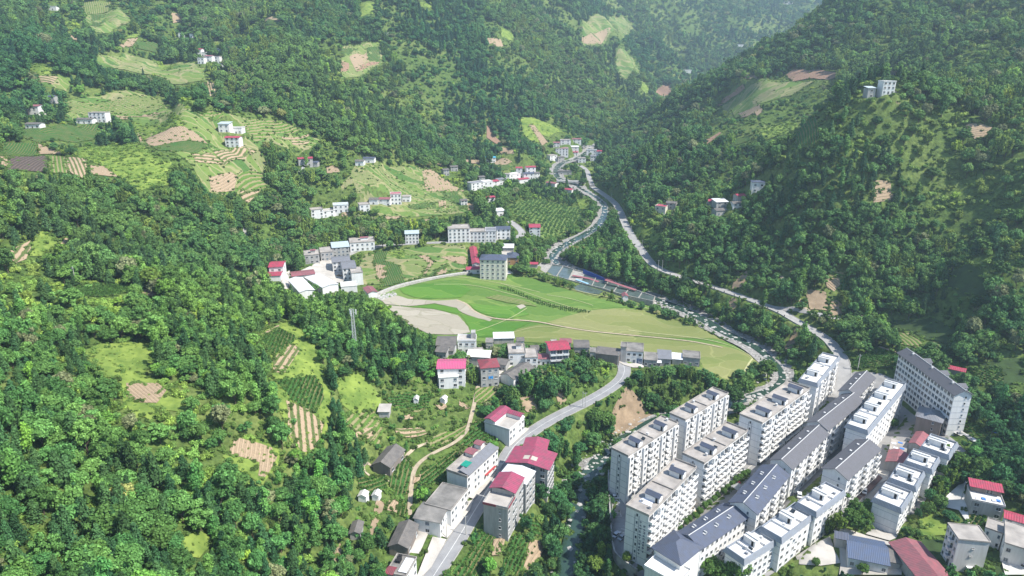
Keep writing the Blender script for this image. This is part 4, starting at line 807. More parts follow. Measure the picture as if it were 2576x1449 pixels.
FIELDS = """0 grass 655,840 720,806 762,830 790,870 812,930 832,990 832,1060 812,1120 760,1150 730,1110 700,1020 690,960 680,900;0 grass 208,885 250,866 380,860 392,900 362,945 402,958 428,1000 478,1002 468,1040 400,1032 345,1058 310,1012 298,962 238,932;0 grass 560,1150 640,1102 700,1112 702,1168 660,1222 612,1192;0 grass 842,962 900,932 958,1000 950,1058 902,1050 862,1022;1 terr 700,425 960,400 1180,480 1400,470 1500,520 1300,560 1000,545 760,500;1 terr 620,110 900,60 1000,160 820,255 700,245;1 terr 1180,570 1540,515 1550,610 1300,640;1 terr 300,560 560,600 500,690 320,655;2 terr 0,360 150,340 300,330 310,480 180,560 0,600;2 terr 1820,180 2060,130 2250,140 2210,210 2060,230 1990,330 1820,340;3 terr 300,800 520,640 820,620 1000,610 820,720 560,800 400,900;2 terr 2060,440 2200,440 2260,560 2150,600 2080,540;1 terr 2000,960 2290,1000 2420,1060 2330,1130 2200,1150 2060,1080;1 terr 480,775 1250,750 1400,815 1480,865 1700,855 1860,900 2260,955 2290,1000 2100,1045 1950,1120 2050,1290 1990,1449 1560,1449 1440,1240 1040,1115 1000,905 830,870 500,885;0 terr 880,440 960,412 1060,422 1150,470 1190,510 1195,535 1060,545 1010,547 930,540 900,490;1 soil 1040,1005 1190,1015 1370,955 1530,1050 1570,1090 1440,1065 1130,1115;1 rsoil 1450,1170 1600,1160 1700,1250 1480,1230;1 rsoil 1610,1150 1900,1125 1930,1135 1870,1200 1700,1250;
1 crop 1070,1100 1440,1065 1620,1110 1480,1165 1200,1140;1 soil 1580,1340 1740,1300 1790,1330 1770,1440 1590,1449;1 lite 1800,1330 1930,1290 2040,1370 2000,1449 1780,1449;
1 crop 0,1080 290,1075 290,1170 0,1180;1 soil 290,1090 480,1155 470,1165 290,1170;1 dark 70,1185 340,1175 370,1215 350,1300 60,1290;1 soil 0,1185 70,1185 55,1260 0,1260;
1 lite 355,1180 500,1180 510,1310 380,1310;1 rsoil 505,1190 660,1205 650,1350 580,1340 510,1290;1 soil 680,1250 780,1260 900,1340 690,1320;1 crop 100,1000 500,940 740,935 700,1060 300,1085 200,1050;
1 lite 500,790 900,755 1220,755 1250,790 1190,830 860,860 520,860;1 soil 860,875 1170,850 1350,800 1360,812 1180,862 900,905;1 grass 990,920 1280,890 1400,960 1190,1010 1020,990;
1 grass 550,1120 900,1070 1060,1090 1150,1180 1300,1230 1250,1320 1400,1420 1050,1449 800,1270 560,1190;1 lite 1500,862 1640,840 1690,880 1500,885;
1 lite 1860,900 2100,920 2260,960 2270,1000 2100,1010 1900,1080 1840,990;1 lite 620,30 830,20 820,90 630,110;1 crop 690,115 800,115 790,190 690,200;1 soil 500,260 560,270 620,310 530,305;
1 soil 890,340 960,300 1040,290 1030,310 930,365;1 grass 750,260 1050,260 1040,288 900,298;1 crop 1030,320 1190,330 1180,400 1040,370;1 grass 160,510 380,490 420,560 300,575;1 rsoil 290,580 440,590 400,640 300,620;
1 grass 1190,490 1320,490 1300,530 1200,520;1 soil 2000,150 2110,150 2110,172 2000,175;1 crop 1990,178 2120,178 2110,210 1990,205;1 soil 2200,200 2290,260 2280,270 2210,230;1 soil 1290,100 1360,110 1390,160 1310,180;
1 rsoil 1560,620 1640,630 1640,730 1570,730;1 soil 2120,1035 2330,1015 2340,1030 2130,1050;1 rsoil 2200,1065 2340,1062 2330,1090 2210,1095;1 soil 2460,1260 2540,1250 2570,1300 2470,1310;
2 crop 190,370 290,350 290,465 210,465;2 soil 60,430 190,400 210,470 110,545;2 crop 0,380 130,370 60,420 0,440;2 red 110,548 220,472 290,472 270,485 170,530;2 red 0,470 60,480 50,540 0,550;
2 red 1095,955 1125,955 1150,1030 1210,1080 1170,1090 1100,1040;2 grass 1350,890 1440,890 1640,980 1680,1010 1560,1040 1500,1010 1450,940 1410,945 1500,1080 1420,1060 1370,1010;2 soil 1415,945 1460,950 1560,1080 1520,1100;
2 soil 1180,1110 1270,1120 1300,1170 1250,1165;2 soil 1100,290 1200,300 1220,350 1110,340;2 grass 1200,210 1300,260 1290,310 1210,280;2 soil 1800,290 1950,240 2040,215 1990,290 1960,340 1830,330;
2 lite 2000,150 2200,150 2200,200 2050,210;2 grass 580,20 690,50 690,80 600,60;2 red 2340,650 2470,640 2490,690 2370,700;2 grass 2250,640 2330,680 2300,720;2 grass 130,30 250,20 240,110 150,130;
2 terr 0,1400 100,1300 300,1270 520,1250 640,1290 620,1400 590,1445 0,1449;2 soil 610,1295 680,1280 830,1390 930,1445 640,1445;2 soil 910,1205 1050,1210 1040,1240 930,1225;
2 soil 1160,1210 1290,1225 1240,1250 1160,1245;2 crop 1200,1252 1300,1252 1290,1290 1210,1290;2 soil 980,1255 1140,1242 1010,1272;2 soil 720,1240 800,1245 750,1260;
3 red 780,570 840,520 1000,530 1200,580 1100,610 950,600 830,620;3 red 210,780 450,650 470,670 280,800;3 soil 420,860 580,790 600,850 560,880;3 grass 580,980 850,890 1100,800 1160,840 850,1000 620,1060;
3 crop 350,1070 480,1030 520,1060 380,1100;3 red 140,1080 280,1000 290,1010 180,1095;3 soil 2125,940 2250,940 2350,970 2310,1040 2200,1050;3 soil 1455,1370 1570,1365 1570,1449 1450,1449;3 crop 800,1040 1040,1020 1000,1090 850,1110;
3 grass 60,600 250,630 230,650 60,625;3 soil 460,560 560,575 560,600 470,595;
6 soil 1450,0 1570,0 1610,60 1440,85;6 lite 320,20 420,0 440,20 340,50;6 soil 1070,660 1180,660 1190,700 1140,760 1090,720;6 crop 1183,670 1240,650 1255,730 1195,745;6 lite 1060,610 1200,600 1240,648 1110,650;
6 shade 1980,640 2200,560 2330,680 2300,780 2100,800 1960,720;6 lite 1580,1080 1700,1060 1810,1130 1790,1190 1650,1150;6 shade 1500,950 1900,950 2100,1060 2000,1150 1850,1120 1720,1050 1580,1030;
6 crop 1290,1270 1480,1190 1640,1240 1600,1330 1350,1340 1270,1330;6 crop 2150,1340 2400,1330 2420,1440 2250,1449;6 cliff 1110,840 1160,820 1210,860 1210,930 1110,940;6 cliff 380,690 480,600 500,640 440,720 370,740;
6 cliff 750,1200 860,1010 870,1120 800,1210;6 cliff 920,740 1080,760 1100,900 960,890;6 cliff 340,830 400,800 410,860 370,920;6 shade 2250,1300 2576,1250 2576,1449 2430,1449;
4 rsoil 70,450 190,400 250,350 200,510 120,545 80,510;4 grass 255,320 330,300 440,370 360,480 230,490;4 soil 420,430 510,345 520,370 470,440;4 soil 580,530 635,470 640,480 600,535;
4 crop 500,740 700,700 950,700 1060,760 900,770 780,800 600,780;4 soil 1070,740 1150,735 1190,760 1160,790 1080,790;4 soil 1390,830 1460,840 1430,885;4 rock 1830,230 1870,230 1860,340 1840,335;
4 soil 1710,165 1790,200 1790,220 1730,190;4 rsoil 1810,0 1960,0 1880,90 1830,60;4 crop 1960,1105 2110,1030 2240,1110 2180,1170 2060,1240 1960,1150;4 rsoil 2060,1270 2200,1150 2270,1190 2150,1370 2070,1370;
4 grass 700,1190 1120,1140 1150,1290 1100,1350 1040,1390 950,1415 780,1400;4 soil 1970,1085 2100,1010 2105,1022 1978,1098;4 red 2000,1175 2095,1085 2105,1095 2020,1175;
7 soil 960,0 1190,0 1250,60 1190,150 1060,150 960,100;7 crop 2080,-20 2380,-60 2440,40 2450,120 2390,230 2200,130;7 rsoil 2160,130 2330,200 2450,310 2380,490 2290,530 2190,400;
7 grass 1040,160 1200,170 1150,290 1050,230;7 grass 1340,1200 1500,1110 1640,1190 1500,1320 1400,1310;7 soil 1780,410 1900,440 2060,490 2090,560 2000,720 1950,700 1960,600 1830,560 1720,545;7 grass 1780,560 1900,590 1930,650 1850,680 1760,640;
8 crop 320,115 500,65 690,95 640,200 430,185;8 soil 705,165 770,140 810,190 750,200;8 soil 890,125 980,180 950,195 890,165;8 rsoil 400,340 600,330 650,380 540,410 420,390;
8 crop 995,300 1060,265 1200,400 1000,470 890,465 965,390;8 crop 600,665 850,510 940,530 790,660 780,740 600,790;8 crop 380,625 490,570 530,650 505,830 400,860 365,800;8 soil 550,700 600,690 590,735 545,760;
8 crop 830,1440 1000,1230 1060,1070 1180,1130 1090,1300 1080,1449;8 soil 1150,1180 1240,1170 1200,1300 1140,1300;8 crop 1240,1290 1290,1150 1420,1145 1360,1449 1200,1449;8 soil 1430,1180 1560,1190 1500,1320 1440,1380 1430,1449 1365,1449;
8 conc 900,905 1000,880 970,960 800,1170 735,1150;8 conc 690,1160 795,1180 680,1390 600,1470 570,1460;8 conc 945,845 1190,600 1225,605 1085,800 1000,875 950,860;8 conc 1255,430 1390,335 1420,345 1280,470;
8 cliff 1600,30 1640,20 1700,130 1640,180;8 cliff 2060,180 2120,70 2150,30 2200,60 2260,130 2390,250 2330,330 2240,330 2060,400 2020,300;8 rock 1750,590 1930,545 1930,600 1810,660;8 cliff 1350,110 1450,90 1480,200 1400,220 1370,180;
8 lite 500,150 640,140 640,215 520,215;8 soil 480,240 560,235 540,270 470,275;8 lite 640,420 900,330 950,290 930,380 800,450 660,500;8 crop 120,700 330,700 350,800 200,860 130,800;8 conc 590,1060 680,1085 590,1290 500,1280;8 conc 425,505 480,525 410,690 330,695;
8 lite 1010,40 1150,20 1180,90 1050,150 1005,140;8 soil 360,890 430,880 420,980 340,960;8 crop 440,890 500,880 490,1000 420,1000;8 crop 1370,1050 1500,1060 1560,1150 1440,1150;
9 conc 1380,1140 1470,1040 1640,1100 1610,1170 1560,1190;9 conc 1130,1110 1380,1150 1560,1200 1660,1200 1650,1449 1180,1449 1190,1360;9 conc 850,1310 1110,1160 1190,1360 1040,1380 880,1370;9 white 1960,880 2080,770 2120,760 2150,930 2230,1060 2150,1060 2080,960 1990,940;9 crop 2150,945 2300,960 2270,1070 2170,1080;
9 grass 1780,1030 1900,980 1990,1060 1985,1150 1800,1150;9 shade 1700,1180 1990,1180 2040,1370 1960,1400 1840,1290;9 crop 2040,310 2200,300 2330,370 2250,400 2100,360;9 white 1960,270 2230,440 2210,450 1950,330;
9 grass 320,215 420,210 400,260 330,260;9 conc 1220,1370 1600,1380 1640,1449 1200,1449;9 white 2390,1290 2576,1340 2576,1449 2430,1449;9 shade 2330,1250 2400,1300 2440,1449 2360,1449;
5 terr 180,470 480,430 960,430 965,560 935,590 620,640 400,695 160,700 110,600;5 crop 250,450 350,440 330,520 440,560 480,690 300,720 330,600 350,560 240,540;5 soil 250,550 330,560 345,640 280,680;
5 soil 570,480 650,480 700,530 640,620 610,640 660,540;5 soil 740,495 940,490 950,560 870,540;5 soil 720,590 800,580 790,615 710,635;5 crop 640,645 800,540 805,560 690,635;5 grass 350,460 480,440 480,500 400,500;
5 crop 500,110 700,80 720,120 560,135;5 crop 750,0 870,0 950,90 960,150 880,110 800,60;5 soil 730,70 790,70 790,130 740,120;5 soil 940,85 1010,90 1000,140 960,140;5 lite 740,135 890,105 890,150 700,162;5 soil 590,210 720,210 660,240;
5 soil 320,190 450,185 440,205 330,210;5 soil 0,160 70,165 50,190 0,190;5 orch 1270,100 1500,60 1800,120 1830,190 1700,300 1500,360 1500,260 1350,200 1270,150;5 grass 1770,50 1870,60 1870,130 1800,130;5 lite 1740,168 1810,162 1820,200 1740,205;
5 grass 2200,290 2350,270 2450,330 2350,400 2250,330;5 grass 1270,140 1330,145 1310,180 1270,175;5 conc 2040,1255 2140,1300 2290,1300 2280,1330 2200,1330 2130,1310;5 conc 1010,1310 1240,1290 1320,1300 1210,1370 1190,1449 1170,1449;
5 conc 1210,430 1300,460 1260,480 1190,470;5 white 1200,530 1300,620 1230,625 1180,618;4 conc 2350,560 2500,490 2576,560 2576,690 2400,680 2180,640;4 conc 2130,640 2190,590 2180,740 2120,730;5 conc 0,560 50,500 60,640 0,690;
7 cliff 2500,1290 2576,1200 2576,1330 2530,1380;8 lite 0,260 260,220 330,330 280,480 150,420;8 cliff 270,880 330,900 300,990 230,1160 180,1240 220,1080;8 rsoil 100,360 260,330 230,440 120,420"""
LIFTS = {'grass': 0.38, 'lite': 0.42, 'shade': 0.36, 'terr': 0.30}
for i, ln in enumerate(FIELDS.replace("\n", "").split(";")):
    t, ty, pp = ln.split(" ", 2)
    P = wpoly(px(int(t), pp))
    if np.hypot(*(P.max(0) - P.min(0))) > 520: continue
    far = P[:, 1].mean() > 700
    nm = {'soil': 'ploughed_field', 'rsoil': 'planted_field', 'red': 'ploughed_field', 'dark': 'tilled_field', 'crop': 'crop_field', 'lite': 'terrace_field', 'terr': 'terrace_field', 'orch': 'orchard_ground', 'grass': 'meadow_ground', 'shade': 'meadow_ground',
          'rock': 'gravel_ground', 'cliff': 'bare_earth_ground', 'conc': 'concrete_pavement', 'white': 'concrete_pavement'}[ty]
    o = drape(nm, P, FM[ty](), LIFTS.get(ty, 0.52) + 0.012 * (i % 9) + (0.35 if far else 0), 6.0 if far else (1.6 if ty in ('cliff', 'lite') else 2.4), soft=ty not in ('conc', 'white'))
    if o: o["ty"] = ty

# paddies in the bend of the river
_pm = {'paddy': plot_mat("paddy plots", [(0.07, 0.15, 0.03), (0.11, 0.19, 0.042), (0.16, 0.225, 0.06)], (0.26, 0.33, 0.09)), 'paddyy': plot_mat("yellowing paddy plots", [(0.13, 0.175, 0.05), (0.185, 0.205, 0.072), (0.235, 0.235, 0.105)], (0.34, 0.34, 0.15)),
       'paddyg': plot_mat("bright paddy plots", [(0.06, 0.155, 0.025), (0.085, 0.19, 0.03), (0.115, 0.225, 0.04)], (0.20, 0.29, 0.07)), 'mud': plot_mat("dry mud plots", [(0.26, 0.235, 0.185), (0.33, 0.30, 0.235), (0.39, 0.355, 0.29)], (0.17, 0.17, 0.10), sc=(0.03, 0.05))}
for k_ in _pm: FM[k_] = (lambda q: (lambda: q))(_pm[k_])
PADDY = wpoly([(935, 750), (992, 727), (1075, 708), (1158, 694), (1210, 692), (1290, 692), (1345, 702), (1410, 724), (1490, 748), (1570, 768), (1640, 790), (1720, 815), (1800, 848), (1870, 874), (1917, 893),
               (1914, 926), (1877, 946), (1825, 958), (1770, 930), (1760, 905), (1640, 888), (1560, 878), (1500, 872), (1420, 866), (1300, 860), (1200, 858), (1100, 846), (1040, 822), (980, 782), (945, 757)])
drape("paddy_field", PADDY, FM['paddy'](), 0.14, 3.5)
for j, (t, ty, s) in enumerate(((5, 'paddyy', "1300,1040 1500,1000 1700,1030 2000,1075 2560,1120 2900,1170 3150,1240 3160,1330 3060,1385 2900,1420 2740,1340 2700,1270 2400,1220 2100,1190 1700,1150 1330,1130 1250,1100"),
                    (5, 'paddyy', "1850,900 2100,880 2400,900 2560,950 2850,1060 2900,1130 2560,1105 2000,1062 1700,1020 1550,985 1700,940"),
                    (5, 'paddy', "1880,860 2100,850 2350,860 2500,920 2350,890 2080,872 1900,890"),
                    (5, 'paddyg', "900,925 1000,945 1140,985 1420,990 1340,1030 1270,1070 1160,1098 1040,1095 980,1060 960,1010"), (5, 'paddyg', "520,868 700,850 860,872 905,910 890,925 700,885"),
                    (5, 'paddyg', "960,845 1150,860 1350,870 1420,930 1290,955 1170,955 1030,905"), (5, 'paddyg', "440,730 700,690 900,690 980,740 900,800 690,810 560,800 470,770"),
                    (5, 'mud', "290,815 420,785 500,810 720,825 870,815 950,850 1000,910 1140,965 1120,980 990,945 910,915 870,880 700,845 510,865 330,850"),
                    (5, 'mud', "330,855 520,875 700,890 880,935 960,1020 970,1065 870,1080 650,1075 480,990 400,920"), (5, 'mud', "1320,865 1370,850 1395,870 1350,890"),
                    (5, 'lite', "1090,800 1180,780 1300,800 1420,840 1480,870 1400,860 1250,840"))):
    drape("paddy_field", wpoly(px(t, s)), FM[ty](), 0.26 + 0.03 * j, 3.0, keep=False)

# town paving
TOWN = wpoly([(1533, 1226), (1640, 1150), (1730, 1105), (1860, 1062), (2010, 975), (2100, 962), (2150, 935), (2215, 940), (2262, 960), (2300, 1020), (2370, 1085), (2430, 1135), (2370, 1190), (2318, 1275), (2260, 1330), (2205, 1325),
              (2175, 1290), (2120, 1300), (2062, 1345), (1970, 1425), (1900, 1475), (1640, 1475), (1560, 1420), (1541, 1400)])
drape("town_pavement", TOWN, FM['pave'](), 0.18, 3.0, label="grey paved ground between the apartment blocks", soft=False)
drape("plaza_pavement", wpoly(px(9, "1300,770 1480,690 1510,715 1345,880 1290,900")), FM['brick'](), 0.27, 2.0, keep=False, soft=False)
drape("plaza_pavement", wpoly(px(9, "1480,640 1560,660 1550,720 1470,760 1330,900 1290,900 1450,740")), FM['conc'](), 0.24, 2.0, keep=False, soft=False)
drape("walk_pavement", wpoly(px(9, "0,980 120,870 280,740 420,610 560,500 700,420 860,270 940,230 900,290 640,530 470,690 300,850 60,1040 0,1080")), FM['conc'](), 0.24, 2.0, keep=False, soft=False)
drape("parking_pavement", wpoly(px(66, "270,390 460,450 620,500 480,640 470,1100 330,1150 270,900")), FM['pave'](), 0.22, 2.0, keep=False, soft=False)

# ------------------------------------------------------------------ roads and river
def ribbon(name, line, w, m, lift, kind='structure', label=None, off=0.0, follow=False, wz=0.0):
    line = np.asarray(line, float)
    t = np.gradient(line[:, :2], axis=0); t /= np.linalg.norm(t, axis=1)[:, None] + 1e-9
    nrm = np.column_stack([-t[:, 1], t[:, 0]])
    w = np.broadcast_to(np.asarray(w, float), (len(line),))
    V = []; K = 5; wz = np.broadcast_to(np.asarray(wz, float), (len(line),))
    for i in range(len(line)):
        for k in range(K):
            s = (k / (K - 1) - 0.5)
            p = line[i, :2] + nrm[i] * (off + s * w[i])
            z = (max(float(height(*p)), -99) if follow else line[i, 2]) + lift + wz[i] * (abs(s) * 2) ** 2
            V.append((p[0], p[1], z))
    F = [(i * K + k, i * K + k + 1, (i + 1) * K + k + 1, (i + 1) * K + k) for i in range(len(line) - 1) for k in range(K - 1)]
    F = [f[::-1] for f in F]
    o = mesh_obj(name, V, F, m, smooth=True)
    # faces up
    if sum(p.normal.z for p in o.data.polygons) < 0: o.data.flip_normals()
    return tag(o, label, kind=kind)
asph = mat("worn asphalt", (0.30, 0.30, 0.30), 0.9, 0, 0.25, 0.2, (0.235, 0.235, 0.24), detail=9)
croad = mat("concrete road", (0.36, 0.35, 0.335), 0.9, 0, 0.2, 0.2, (0.27, 0.265, 0.255), detail=9)
dirt = mat("trodden earth", (0.47, 0.39, 0.28), 1.0, 0.3, 0.5, 0.05)
white_paint = mat("road paint", (0.75, 0.75, 0.72), 0.8, 0.15, 1.0)
ribbon("road", ROAD_L, 6.4, asph, 0.22, label="grey asphalt road climbing past the roadside houses")
ribbon("road", ROAD_R, 6.6, croad, 0.22, label="pale concrete road along the right bank of the river")
ribbon("road", ROAD_M, 6.0, croad, 0.25, label="concrete road behind the school")
ribbon("road", ROAD_F, 6.0, croad, 0.3, label="far road up the valley")
ribbon("path", PATH_D, 1.9, dirt, 0.22, label="winding earth path through the gardens")
ribbon("path", PADDY_PATH, 1.6, dirt, 0.55, follow=True, label="narrow pale path across the paddies")
ribbon("path", ground_line([(1580, 832), (1700, 845), (1790, 858), (1860, 880), (1900, 905), (1870, 940)], 0, zsm=5), 0.9, mat("grassy bund", (0.42, 0.42, 0.22), 1, 0.2, 1), 0.5, follow=True)
for q in ("2300,640 2200,700 2050,760", "600,650 900,640 1200,690 1500,760", "700,700 1000,700 1300,780 1600,860 1900,905", "1200,690 1500,800 1750,880", "400,840 560,930 700,1000 750,1070", "600,880 680,980 720,1060", "1500,660 1800,760 2100,820 2400,900", "820,960 800,1070",
          "1400,880 1290,950 1000,1060", "1550,780 1700,800 1900,860", "1300,1060 1500,1010 1690,1040", "1700,720 1900,780 2200,840 2560,940"):
    ribbon("path", ground_line(px(5, q), 0, zsm=5), 0.5, mat("grassy bund", (0.42, 0.42, 0.22), 1, 0.2, 1), 0.48, follow=True)
for q, w in (("8 540,640 470,560 560,470 700,440", 1.2), ("8 250,640 180,600 160,640 210,700 360,730", 1.0), ("8 1030,30 1060,0 1090,-40", 1.8), ("9 1960,330 2080,380 2230,450", 2.0), ("6 710,620 850,720 900,860 960,905", 1.6), ("6 560,840 800,890 1000,930 1220,965", 3.2),
             ("6 1290,920 1400,960 1450,1050 1440,1110", 2.6), ("6 1480,1170 1640,1225", 1.6), ("3 920,530 1020,540 1200,580", 3.0), ("3 1930,520 2050,535 2250,550", 2.5), ("3 1470,680 1620,690", 2.5), 
             ("1 2260,1310 2300,1270 2240,1230", 2.5), ("9 2300,180 2400,300 2460,400", 1.5), ("4 1030,0 1040,40 1030,90", 1.5), ("5 130,430 160,400 200,330", 3), ("5 2320,150 2390,165 2470,170 2520,150", 2.0), ("9 690,480 640,520 540,590 470,640", 2)):
    t, s = q.split(" ", 1)
    l2 = ground_line(px(int(t), s), 0.0, zsm=5); ribbon("path", l2, w, croad if w > 1.9 else dirt, 0.4, follow=True)
# road edge lines and kerb walls
ribbon("road_marking", ROAD_L, 0.15, white_paint, 0.235, off=0.0, label="white centre line of the near road")
kerbm = mat("kerb concrete", (0.42, 0.40, 0.37), 0.9, 0.2, 0.6)
def wall_line(name, line, off, h, th, m, base=-1.5, label=None, kind='structure', **kw):
    line = np.asarray(line, float)
    t = np.gradient(line[:, :2], axis=0); t /= np.linalg.norm(t, axis=1)[:, None] + 1e-9
    nrm = np.column_stack([-t[:, 1], t[:, 0]]); mb = MB()
    L = []
    for i in range(len(line)):
        a = line[i, :2] + nrm[i] * (off - th / 2); b = line[i, :2] + nrm[i] * (off + th / 2); z = line[i, 2]
        L.append([(a[0], a[1], z + base), (b[0], b[1], z + base), (b[0], b[1], z + h), (a[0], a[1], z + h)])
    V = [p for r in L for p in r]; F = []
    for i in range(len(line) - 1):
        for k in range(4): F.append((i * 4 + k, i * 4 + (k + 1) % 4, i * 4 + 4 + (k + 1) % 4, i * 4 + 4 + k))
    F += [(3, 2, 1, 0), tuple(len(V) - 4 + k for k in range(4))]
    o = mesh_obj(name, V, F, m)
    return tag(o, label, kind=kind, **kw)
for ln in (ROAD_L,):
    wall_line("kerb", ln, 3.4, 0.34, 0.25, kerbm); wall_line("kerb", ln, -3.4, 0.34, 0.25, kerbm)
wall_line("kerb", ROAD_R, 3.5, 0.75, 0.3, kerbm); wall_line("kerb", ROAD_R, -3.5, 0.4, 0.3, kerbm)
wall_line("kerb", ROAD_M, -3.2, 0.5, 0.3, kerbm)
wall_line("dike_wall", DIKE, 0, 1.0, 2.6, mat("dike concrete", (0.50, 0.475, 0.43), 0.95, 0.35, 0.7), label="pale concrete dike wall along the top of the paddies", cat='wall', kind='thing')
edge = ground_line([(1529, 1222), (1531, 1270), (1535, 1330), (1541, 1400), (1556, 1425), (1600, 1470)], 0.0, it=1)
edge[:, 2] = 8.6
wall_line("retaining_wall", edge, 0, 0.9, 0.6, mat("retaining wall", (0.36, 0.35, 0.33), 0.95, 0.4, 0.35), base=-9, label="grey retaining wall between the parking bays and the river", cat='wall', kind='thing')

bed = FM['rock']()
wid = 10 + 18 * vnoise(river[:, 0], river[:, 1], 38, 77); wid[river[:, 1] < 300] = 6.0; wid[(river[:, 1] >= 300) & (river[:, 1] < 420)] *= 0.8
ribbon("riverbed", river, wid, bed, 0.35, wz=np.where(river[:, 1] < 310, 0.0, 0.8), label="grey boulder bed of the river")
water = bpy.data.materials.new("river water"); water.use_nodes = True
N, L = nodes(water); b = N["Principled BSDF"]
b.inputs["Base Color"].default_value = (0.035, 0.065, 0.055, 1); b.inputs["Roughness"].default_value = 0.12; b.inputs["Specular IOR Level"].default_value = 0.5
g = N.new("ShaderNodeNewGeometry"); n = N.new("ShaderNodeTexNoise"); n.inputs["Scale"].default_value = 0.9; n.inputs["Detail"].default_value = 6; L.new(g.outputs["Position"], n.inputs["Vector"])
bp = N.new("ShaderNodeBump"); bp.inputs["Strength"].default_value = 0.25; bp.inputs["Distance"].default_value = 0.25; L.new(n.outputs["Fac"], bp.inputs["Height"]); L.new(bp.outputs[0], b.inputs["Normal"])
n2 = N.new("ShaderNodeTexNoise"); n2.inputs["Scale"].default_value = 0.22; n2.inputs["Detail"].default_value = 8; L.new(g.outputs["Position"], n2.inputs["Vector"])
rr = N.new("ShaderNodeMapRange"); rr.inputs[1].default_value = 0.64; rr.inputs[2].default_value = 0.72; L.new(n2.outputs["Fac"], rr.inputs[0])
xx = N.new("ShaderNodeMix"); xx.data_type = 'RGBA'; L.new(rr.outputs[0], xx.inputs[0]); xx.inputs[6].default_value = (0.03, 0.062, 0.045, 1); xx.inputs[7].default_value = (0.33, 0.36, 0.35, 1); L.new(xx.outputs[2], b.inputs["Base Color"])
ww = 5.8 + 2.0 * np.sin(np.linspace(0, 29, len(river))); ww[river[:, 1] < 300] = 7.6
ribbon("river_water", river, ww, water, 0.75, label="dark green shallow river with white riffles")
_rv = river

# ------------------------------------------------------------------ buildings
def wallmat(k):
    d = {'aptw': ((0.79, 0.785, 0.77), (0.69, 0.685, 0.67)), 'white': ((0.76, 0.755, 0.74), (0.65, 0.64, 0.62)), 'grey': ((0.44, 0.43, 0.41), (0.31, 0.30, 0.285)), 'cream': ((0.68, 0.65, 0.56), (0.57, 0.54, 0.46)),
         'brown': ((0.25, 0.215, 0.19), (0.19, 0.16, 0.14)), 'orange': ((0.52, 0.30, 0.15), (0.42, 0.24, 0.12))}[k]
    m = mat("wall " + k, d[0], 0.85, 0, 0.35, 0.2, d[1], detail=8)
    if not m.get("streaks"):                    # rain streaks: the noise is drawn out downwards
        m["streaks"] = 1
        N, L = nodes(m); tn = [q for q in N if q.type == 'TEX_NOISE'][0]; ge = [q for q in N if q.type == 'NEW_GEOMETRY'][0]
        mp = N.new("ShaderNodeMapping"); mp.inputs["Scale"].default_value = (3.2, 3.2, 0.45); L.new(ge.outputs["Position"], mp.inputs["Vector"]); L.new(mp.outputs[0], tn.inputs["Vector"])
    return m
def tile_roof_mat(name, c, spacing, d=0.25):
    """sheet or tile roof: ribs run down the slope (UV in metres)"""
    if name in MATS: return MATS[name]
    m = bpy.data.materials.new(name); m.use_nodes = True
    N, L = nodes(m); b = N["Principled BSDF"]; b.inputs["Roughness"].default_value = 0.55; b.inputs["Specular IOR Level"].default_value = 0.25
    uv = N.new("ShaderNodeUVMap"); uv.uv_map = "rows"; s = N.new("ShaderNodeSeparateXYZ"); L.new(uv.outputs[0], s.inputs[0])
    k = N.new("ShaderNodeMath"); k.operation = 'MULTIPLY'; L.new(s.outputs[0], k.inputs[0]); k.inputs[1].default_value = 2 * math.pi / spacing
    si = N.new("ShaderNodeMath"); si.operation = 'SINE'; L.new(k.outputs[0], si.inputs[0])
    n = N.new("ShaderNodeTexNoise"); n.inputs["Scale"].default_value = 0.5; n.inputs["Detail"].default_value = 8; g = N.new("ShaderNodeNewGeometry"); L.new(g.outputs["Position"], n.inputs["Vector"])
    r = N.new("ShaderNodeMapRange"); r.inputs[1].default_value = 0.33; r.inputs[2].default_value = 0.67; L.new(n.outputs["Fac"], r.inputs[0])
    x = N.new("ShaderNodeMix"); x.data_type = 'RGBA'; L.new(r.outputs[0], x.inputs[0]); gy = 0.3 * c[0] + 0.59 * c[1] + 0.11 * c[2] + 0.04
    x.inputs[6].default_value = (*[(q * 0.72 + gy * 0.28) * (1 - d * 0.6) for q in c], 1); x.inputs[7].default_value = (*[q * (1 + d * 0.4) for q in c], 1)
    rl = N.new("ShaderNodeMapRange"); rl.inputs[1].default_value = -1; rl.inputs[2].default_value = -0.6; rl.inputs[3].default_value = 0.62; rl.inputs[4].default_value = 1.0; L.new(si.outputs[0], rl.inputs[0])
    sc = N.new("ShaderNodeVectorMath"); sc.operation = 'SCALE'; L.new(x.outputs[2], sc.inputs[0]); L.new(rl.outputs[0], sc.inputs["Scale"])
    L.new(sc.outputs[0], b.inputs["Base Color"])
    bp = N.new("ShaderNodeBump"); bp.inputs["Strength"].default_value = 0.3; bp.inputs["Distance"].default_value = 0.1; L.new(si.outputs[0], bp.inputs["Height"]); L.new(bp.outputs[0], b.inputs["Normal"])
    MATS[name] = m
    return m
